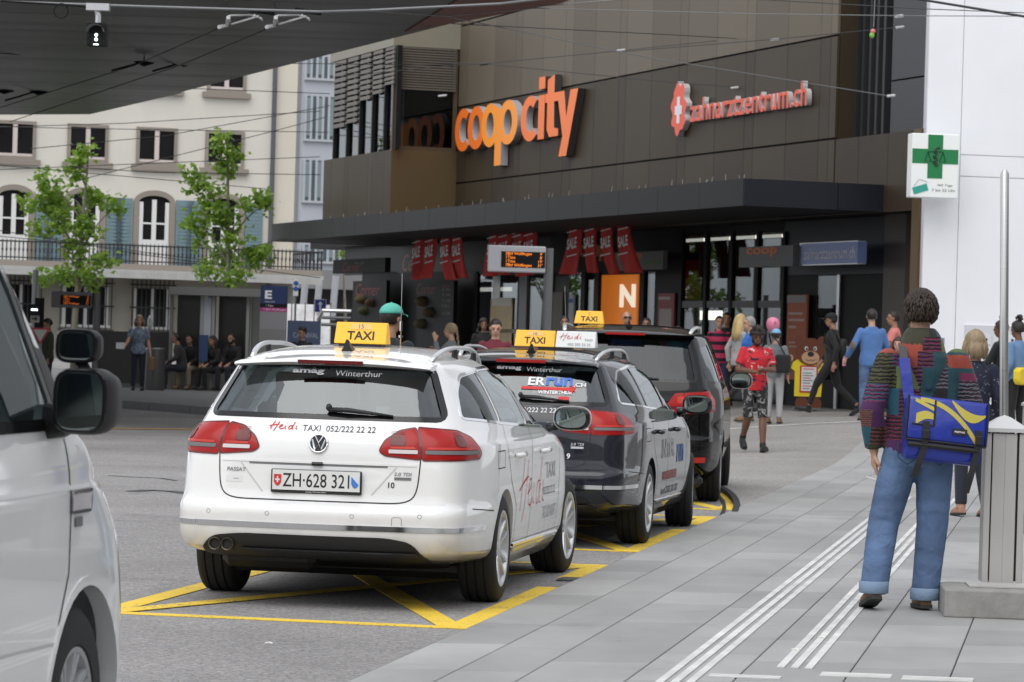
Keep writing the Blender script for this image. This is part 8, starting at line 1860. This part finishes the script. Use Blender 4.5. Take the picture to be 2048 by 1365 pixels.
person('dark curly-haired person low behind the people carrier', 1355, 60, 1.50, 160, cloth('teal', (.02, .12, .15)), C_jean, S_blk, 'tan', 'dark', 'curly', vox=.018)
# across the road
C_blouse = pattern('blue_blouse', floral([(0, (.10, .14, .20)), (.48, (.25, .30, .36)), (.58, (.12, .16, .24))], 16))
person('woman in blue patterned blouse standing at the far stop with papers', 277, 73.5, 1.66, 172, C_blouse, C_navy, S_blk, 'light', 'ash', 'bob', dict(eR=(.24, .06, 1.18), wR=(.30, .16, 1.05), wL=(-.27, .05, .9)), sleeve='short', vox=.016, g=.14, female=True, extra=both(item('paper_sheets', 'white papers in the hand of the standing woman', 'papers', lambda b_, J, s, Mh: MB().box((.40, .2, .98), (.20, .02, .14)).build('sheet', M_plate, b_)), item('shopping_bag', 'brown bag hanging from the standing woman\'s hand', 'bag', lambda b_, J, s, Mh: MB().box((-.29, .08, .60), (.12, .24, .30)).build('bag', mat('bag_brown', (.22, .12, .05), .8), b_, bevel=.02))))
person('seated man with crossed arms in dark jacket, left of the three on the bench', 366, 75.9, 1.74, 262, cloth('charcoal', (.03, .03, .033)), C_navy, S_blk, 'tan', 'dark', 'short', base=SIT, vox=.016, g=.14)
person('second seated man in khaki trousers on the bench', 384, 76.3, 1.70, 200, C_blk, cloth('khaki', (.20, .17, .11)), S_brown, 'tan', 'dark', 'short', base=SIT, vox=.016, g=.14)
person('seated woman with long dark hair on the bench behind the post', 437, 75.9, 1.68, 235, C_blk, C_blk, S_blk, 'tan', 'dark', 'long', base=SIT, vox=.016, g=.14, female=True)
person('seated bearded man in black at the right end of the bench', 472, 75.9, 1.78, 215, C_blk, C_navy, S_blk, 'tan', 'dark', 'short', base=SIT, vox=.016, g=.14, extra=beard)
person('man in dark olive top looking down behind the van mirrors', 96, 66, 1.66, 250, cloth('olive', (.04, .04, .025)), C_navy, S_blk, 'tan', 'dark', 'short', vox=.016, g=.0, look=(0, 25))
# ---- the man with the messenger bag
def bagman():
    Y = 19.15; g0 = PZ
    pose = dict(pelvis=(-.01, 0, .93), waist=(-.005, .0, 1.08), chest=(.0, .01, 1.30), neck=(-.01, .0, 1.50), head=(-.015, .02, 1.655), sL=(-.195, 0, 1.385), sR=(.195, 0, 1.395), eL=(-.285, -.03, 1.12), wL=(-.255, .03, .885), eR=(.285, .0, 1.15), wR=(.16, .24, 1.13), hL=(-.095, 0, .90), hR=(.085, 0, .90), kL=(-.185, .05, .48), kR=(.090, .04, .48), aL=(-.255, -.09, .125), aR=(.055, .02, .085))
    T, J = person('man from behind in patchwork hoodie and blue jeans carrying a bag', 1846, Y, 1.80, -4, None, None, mat('clog_brown', (.16, .085, .035), .7), 'light', 'brown', 'thick', pose, vox=.010, g=g0, look=(6, 0))
    s = 1.80 / 1.75
    # jeans
    c = MB(); pl = J['pelvis']; X = Vector((1, 0, 0)); Yv = Vector((0, 1, 0))
    c.loft([ring_e(pl - Vector((0, 0, .13)), .175, .125, X, Yv), ring_e(pl, .185, .135, X, Yv), ring_e(pl + Vector((0, 0, .12)), .172, .122, X, Yv)])
    rg = random.Random(4)
    for q in ('L', 'R'):
        h_, kn, an = J['h' + q], J['k' + q], J['a' + q]; c.ell(h_, (.108,) * 3, 14, 10); pts = []; rs = []
        ctrl = [(h_, .112), (h_.lerp(kn, .5), .104), (kn, .092), (kn.lerp(an, .5), .085), (an + Vector((0, 0, -.02)), .080)]
        for (a, ra), (b_, rb) in zip(ctrl[:-1], ctrl[1:]):
            for j in range(6): f = j / 6; pts.append(a.lerp(b_, f)); rs.append((ra + (rb - ra) * f) * (1 + .010 * math.sin(len(pts) * 2.7) + rg.uniform(-.012, .012)))
        pts.append(ctrl[-1][0]); rs.append(.082); c.tube(pts, rs, 18)
    jo = c.build('jeans', C_jeanb, T); remesh(jo, .009, 3)
    M_seamb = mat('jean_seam', (.035, .06, .13), .9); M_turn = mat('jean_turnup', (.20, .28, .40), .9, bump=.4, bscale=60)
    for q in ('L', 'R'):
        an = J['a' + q]; m = MB(); m.lathe([(.078, -.035), (.085, -.03), (.087, .03), (.080, .035)], 20, Matrix.Translation(an + Vector((0, 0, .005)))); m.build('turn_up', M_turn, jo, smooth=True)
        x = J['h' + q].x; dg_ = -.137; MB().tube([(x - .055, dg_ + .006, .965), (x - .055, dg_ - .002, .88), (x, dg_ - .004, .84), (x + .055, dg_ - .002, .88), (x + .055, dg_ + .006, .965), (x - .055, dg_ + .006, .965)], .003, 4).build('back_pocket', M_seamb, jo)
    # hoodie
    c = MB(); sp_ = [(Vector((-.005, 0, .90)), .205, .140), (Vector((-.005, 0, 1.0)), .205, .145), (J['waist'], .195, .140), (Vector((0, 0, 1.20)), .205, .145), (J['chest'], .215, .145), (Vector((0, 0, 1.39)), .205, .128), (Vector((0, 0, 1.45)), .165, .112), (Vector((-.01, 0, 1.50)), .115, .098), (Vector((-.01, 0, 1.55)), .080, .088)]
    c.loft([ring_e(p, a, b_, X, Yv, 20) for p, a, b_ in sp_])
    for q in ('L', 'R'):
        sh, el, wr = J['s' + q], J['e' + q], J['w' + q]; c.ell(sh, (.078,) * 3, 14, 10); c.tube([sh, sh.lerp(el, .5), el], [.078, .078, .070], 16); c.ell(el, (.072,) * 3, 14, 10); c.tube([el, el.lerp(wr, .5), el.lerp(wr, .93)], [.072, .066, .052], 16)
    # hood lying on the back
    c.loft([ring_e(Vector((-.012, .01, 1.625)), .078, .088, X, Yv), ring_e(Vector((-.012, .0, 1.60)), .100, .108, X, Yv), ring_e(Vector((-.01, -.015, 1.555)), .122, .122, X, Yv), ring_e(Vector((-.01, -.03, 1.51)), .132, .122, X, Yv), ring_e(Vector((0, -.06, 1.46)), .130, .105, X, Yv), ring_e(Vector((.01, -.09, 1.38)), .095, .075, X, Yv), ring_e(Vector((.01, -.11, 1.27)), .035, .045, X, Yv)])
    o = c.build('hoodie_raw', None, None); remesh(o, .009, 4)
    dg = bpy.context.evaluated_depsgraph_get(); me = bpy.data.meshes.new_from_object(o.evaluated_get(dg)); bpy.data.objects.remove(o)
    cols = dict(red=(.26, .045, .028), green=(.085, .125, .035), teal=(.010, .055, .072), purple=(.060, .012, .075), black=(.010, .009, .010), olive=(.030, .030, .013), maroon=(.075, .014, .014), blue=(.010, .075, .115), magenta=(.15, .014, .055), ochre=(.15, .085, .022))
    names = list(cols); ms = [cloth('patch_' + n_, cols[n_], .2, 9) for n_ in names]
    def slashed(name, a_, b_, freq=34):
        def fn(n, l, b, v):
            w = n.new('ShaderNodeTexWave'); w.bands_direction = 'Z'; w.inputs['Scale'].default_value = freq / 6.28 * 2.6; w.inputs['Distortion'].default_value = 3.0; w.inputs['Detail'].default_value = 1; w.inputs['Detail Scale'].default_value = 3; l.new(v, w.inputs['Vector']); r = ramp(n, [(0, a_), (.34, tuple((p + q) / 2 for p, q in zip(a_, b_))), (.42, b_)], 'LINEAR'); l.new(w.outputs['Fac'], r.inputs['Fac']); l.new(r.outputs['Color'], b.inputs['Base Color'])
            bp = n.new('ShaderNodeBump'); bp.inputs['Strength'].default_value = .8; bp.inputs['Distance'].default_value = .012; l.new(w.outputs['Fac'], bp.inputs['Height']); l.new(bp.outputs['Normal'], b.inputs['Normal'])
        return pattern('slashed_' + name, fn)
    sl = [('s_grey', slashed('grey', (.045, .010, .012), (.10, .105, .13))), ('s_olive', slashed('olive', (.010, .010, .008), (.055, .055, .025))), ('s_blue', slashed('blue', (.012, .08, .12), (.12, .02, .07))), ('s_brown', slashed('brown', (.012, .008, .008), (.11, .035, .025))), ('s_purple', slashed('purple', (.075, .014, .09), (.06, .02, .018))), ('s_pink', slashed('pink', (.17, .015, .065), (.025, .012, .016))), ('s_pinkb', slashed('pinkb', (.20, .02, .07), (.13, .09, .05), 60))]
    names += [n_ for n_, _ in sl]; ms += [m_ for _, m_ in sl]; ix = {n_: i for i, n_ in enumerate(names)}
    me.materials.clear(); [me.materials.append(m_) for m_ in ms]
    def pick(x, y, z):
        if x < -.205 - .0 * z and z < 1.36:             # left arm
            out = x < -.30
            if z > 1.30: return 's_olive'
            if z > 1.19: return 's_blue'
            if z > 1.05: return 's_pinkb' if out and z < 1.15 else 'purple'
            if z > .945: return 'blue' if out else 's_brown'
            return 's_blue' if out else 'olive'
        if x > .205 and z < 1.37:
            if z > 1.325: return 'magenta'
            if z > 1.17: return 's_grey'
            return 'teal'
        if z > 1.475 or (y < -.085 and z > 1.40 and abs(x) < .14):   # hood and collar
            if z > 1.575: return 'olive' if x < .01 else 'black' if x < .06 else 'teal'
            if z > 1.53: return 'olive' if x < -.02 else 's_pink' if x < .085 else 'green'
            if z > 1.49: return 'red' if x < -.03 else 's_pink' if x < .085 else 'green'
            return 'red' if x < -.06 else 'teal' if x > .03 else 's_purple'
        if y < -.10 and 1.20 < z <= 1.40 and abs(x - .005) < .095 * (z - 1.16) / .24: return 's_purple' if x < -.03 else 'teal'
        if z > 1.40: return 'red' if x > .13 else 's_olive' if x < -.19 else 's_blue' if x < -.10 else 'green' if x < 0 else 's_grey'
        if z > 1.27: return 's_olive' if x < -.165 else 'green' if x < .0 else 's_grey' if x < .13 else 'teal'
        if z > 1.12: return 'blue' if x < -.15 else 's_purple' if x < -.02 else 'black' if x < .13 else 'teal'
        if z > .98: return 's_pink' if x < -.13 else 'teal' if x < .0 else 'ochre' if z > 1.09 else 's_grey'
        return 'purple' if x < -.10 else 's_pinkb' if x < -.06 else 'magenta'
    pi = []
    for f in me.polygons: pi.append(ix[pick(*f.center)])
    me.polygons.foreach_set('material_index', pi); ho = bpy.data.objects.new('hoodie', me); COL.objects.link(ho); ho.parent = T
    # bag
    B = thing('messenger_bag', 'blue tarpaulin messenger bag with yellow stripes on the man\'s back', 'bag', T.location.copy(), T.rotation_euler.z)
    tilt = R_(5); C = Vector((.09, -.215, 1.055)); Mb = Matrix.Translation(C) @ Matrix.Rotation(tilt, 4, 'Y') @ Matrix.Rotation(R_(-6), 4, 'X')
    M_tarp = mat('tarp_blue', (.012, .030, .30), .28, var=.10, scale=8, bump=.25, bscale=22, coat=.3); M_tarpy = mat('tarp_yellow', (.50, .42, .06), .4); M_web = mat('webbing', (.012, .012, .013), .7)
    w, h, d = .44, .30, .13
    def cur(x): return -.0 + .22 * x * x                  # wraps round the back
    rings = []
    for f, dd, xx in ((-h / 2 - .045, .5, .92), (-h / 2 - .02, .9, .98), (-h / 2 + .05, 1, 1), (h / 2 - .02, .85, 1.04), (h / 2, .55, 1.05)):
        rings.append([Vector((xx * x, cur(x) - d / 2 * dd, f)) for x in [(-w / 2 + w * i / 12) for i in range(13)]] + [Vector((xx * x, cur(x) + d / 2 * dd * .8, f)) for x in [(w / 2 - w * i / 12) for i in range(13)]])
    MB().loft(rings, True, Mb).build('bag_body', M_tarp, B, smooth=True, ang=50)
    def fl(x, z, e=0.0): return Mb @ Vector((x, cur(x) - d / 2 - .010 - e - .012 * math.sin((z + .15) / .3 * PI), z))
    fx0, fx1 = -w / 2 - .01, w / 2 + .015; ftop, fbot = h / 2 + .012, -h / 2 + .06; vs = []; nx, nz_ = 20, 10
    for j in range(nz_ + 1):
        for i in range(nx + 1): x = fx0 + (fx1 - fx0) * i / nx; z = ftop + (fbot - .03 * math.sin(i / nx * PI) * 0 - ftop) * j / nz_; vs.append(fl(x, z))
    fs = [(j * (nx + 1) + i, (j + 1) * (nx + 1) + i, (j + 1) * (nx + 1) + i + 1, j * (nx + 1) + i + 1) for j in range(nz_) for i in range(nx)]
    fo = MB().add(vs, fs).build('flap', M_tarp, B, smooth=True); sd = fo.modifiers.new('t', 'SOLIDIFY'); sd.thickness = .004
    def band_(nm, top_, bot_, m):
        n = len(top_); MB().add([fl(*p, .003) for p in top_] + [fl(*p, .003) for p in bot_], [(i, n + i, n + i + 1, i + 1) for i in range(n - 1)]).build(nm, m, fo, smooth=True)
    fr = lambda a, b_, n=12: [(a[0] + (b_[0] - a[0]) * i / n, a[1] + (b_[1] - a[1]) * i / n) for i in range(n + 1)]
    arc1 = [(-.16 + .37 * t, .155 - .25 * t**2.2) for t in [i / 14 for i in range(15)]]; band_('stripe', arc1, [(x - .004, z - .024 - .012 * i / 14) for i, (x, z) in enumerate(arc1)], M_tarpy)
    arc2 = [(.02 + .20 * t, .158 - .07 * math.sin(t * PI * .62)) for t in [i / 10 for i in range(11)]]; band_('stripe', arc2, [(x, z - .012 - .045 * math.sin(i / 10 * PI)) for i, (x, z) in enumerate(arc2)], M_tarpy)
    arc3 = [(-.18 + .11 * t, .06 + .02 * math.sin(t * PI)) for t in [i / 8 for i in range(9)]]; band_('stripe', arc3, [(x, z - .03 - .05 * (1 - t_) * .7) for (x, z), t_ in zip(arc3, [i / 8 for i in range(9)])], M_tarpy)
    arc4 = [(-.19 + .12 * t, .150 - .05 * t) for t in [i / 8 for i in range(9)]]; band_('stripe', arc4, [(x, z - .022) for x, z in arc4], M_tarpy)
    for a, b_ in (((fx0, ftop), (fx0, fbot)), ((fx1, ftop), (fx1, fbot)), ((fx0, fbot), (fx1, fbot)), ((-.075, .145), (-.075, .0)), ((-.2, .0), (-.075, .0))): MB().tube([fl(*p, .003) for p in fr(a, b_)], .006, 6).build('binding', M_web, fo)
    lm = fl(.075, -.02, .006); lb_ = MB().box((0, 0, 0), (.085, .035, .006), Matrix.Translation(lm) @ (Mb.to_3x3().to_4x4()) @ Matrix.Rotation(R_(90), 4, 'X')).build('maker_label', M_web, fo); text('label_print', 'FREITAG', 1, M_wtxt, Matrix.Translation(lm + Vector((0, -.005, 0))) @ vplane((0, 0, 0), (1, 0, 0)) @ Matrix.Rotation(-tilt, 4, 'Z'), fo, h=.010, w=.06, bold=.03)
    band2 = fr((-.21, -.115), (.20, -.115)); MB().tube([Mb @ Vector((x, cur(x) - d / 2 - .012, z)) for x, z in band2], .016, 6, flat=1.0).build('webbing_band', M_web, B)
    for x, z0, z1 in ((-.12, .02, -.30), (.185, -.0, -.36)):
        P = [fl(x, z0, .01), fl(x + .004, -.06, .014), Mb @ Vector((x + .0, cur(x) - d / 2 - .02, -.14)), Mb @ Vector((x - .02, cur(x) - d / 2 - .015, z1 * .75)), Mb @ Vector((x - .035, cur(x) - d / 2 + .0, z1))]
        m = MB()
        for a, b_ in zip(P[:-1], P[1:]): t = Vector((.019, 0, 0)); m.add([a - t, a + t, b_ + t, b_ - t], [(0, 3, 2, 1)])
        so = m.build('closing_strap', M_web, B); q = so.modifiers.new('t', 'SOLIDIFY'); q.thickness = .004
        MB().box((0, 0, 0), (.042, .014, .05), Matrix.Translation(fl(x + .004, -.055, .02))).build('buckle', M_plas, so, bevel=.004)
    # carrying strap over the left shoulder
    P = [Vector((-.10, -.20, 1.16)), Vector((-.115, -.185, 1.25)), Vector((-.13, -.172, 1.36)), Vector((-.138, -.150, 1.45)), Vector((-.135, -.09, 1.515)), Vector((-.12, .02, 1.53)), Vector((-.05, .15, 1.42)), Vector((.1, .19, 1.2)), Vector((.24, .08, 1.08)), Vector((.27, -.08, 1.05))]
    def strap(idx, wd, m, nm, e):
        n_ = Vector((0, -e, 0)); q = [P[i] + n_ for i in idx]; mb = MB()
        for a, b_ in zip(q[:-1], q[1:]): t = Vector((wd / 2, 0, 0)); mb.add([a - t, a + t, b_ + t, b_ - t], [(0, 1, 2, 3)])
        so = mb.build(nm, m, B); bm = bmesh.new(); bm.from_mesh(so.data); bmesh.ops.remove_doubles(bm, verts=bm.verts[:], dist=1e-4); bm.to_mesh(so.data); bm.free(); x_ = so.modifiers.new('t', 'SOLIDIFY'); x_.thickness = .008
    strap(range(0, 10), .045, mat('strap_grey', (.06, .06, .065), .7), 'strap', .0); strap(range(0, 4), .062, M_tarp, 'strap_pad', .012)
    # cigarette in the left hand
    tag(MB().tube([T.matrix_basis @ (J['wL'] + Vector((.03, .02, -.17))), T.matrix_basis @ (J['wL'] + Vector((-.03, .05, -.155)))], .004, 6).build('cigarette', M_plate), 'cigarette held in the left hand of the man with the bag', 'cigarette')
bagman()
# ================================================================ buildings round the rest of the square (seen only as reflections)
def block(name, label, c, w, d, h, rz, m, n, fl):
    o = thing(name, label, 'building', c, rz); MB().box((0, 0, h / 2), (w, d, h)).build('wall', m, o)
    for f in range(fl):
        for k in range(n):
            x = -w / 2 + w * (k + .5) / n; z = 2.2 + f * (h - 1.5) / fl
            MB().box((x, -d / 2 - .02, z), (w / n * .55, .06, (h - 1.5) / fl * .6)).build('window', M_win, o)
block('street_block', 'pale block along the right side of the square outside the view', uv(17.5, 16), 56, 8, 9.5, KA * -1 - R_(90), mat('block_stone', (.34, .33, .31), .8), 16, 3)
block('station_block', 'stone block closing the square behind the camera', Vector((-6, -34, 0)), 70, 8, 11, R_(180), M_cream, 18, 3)
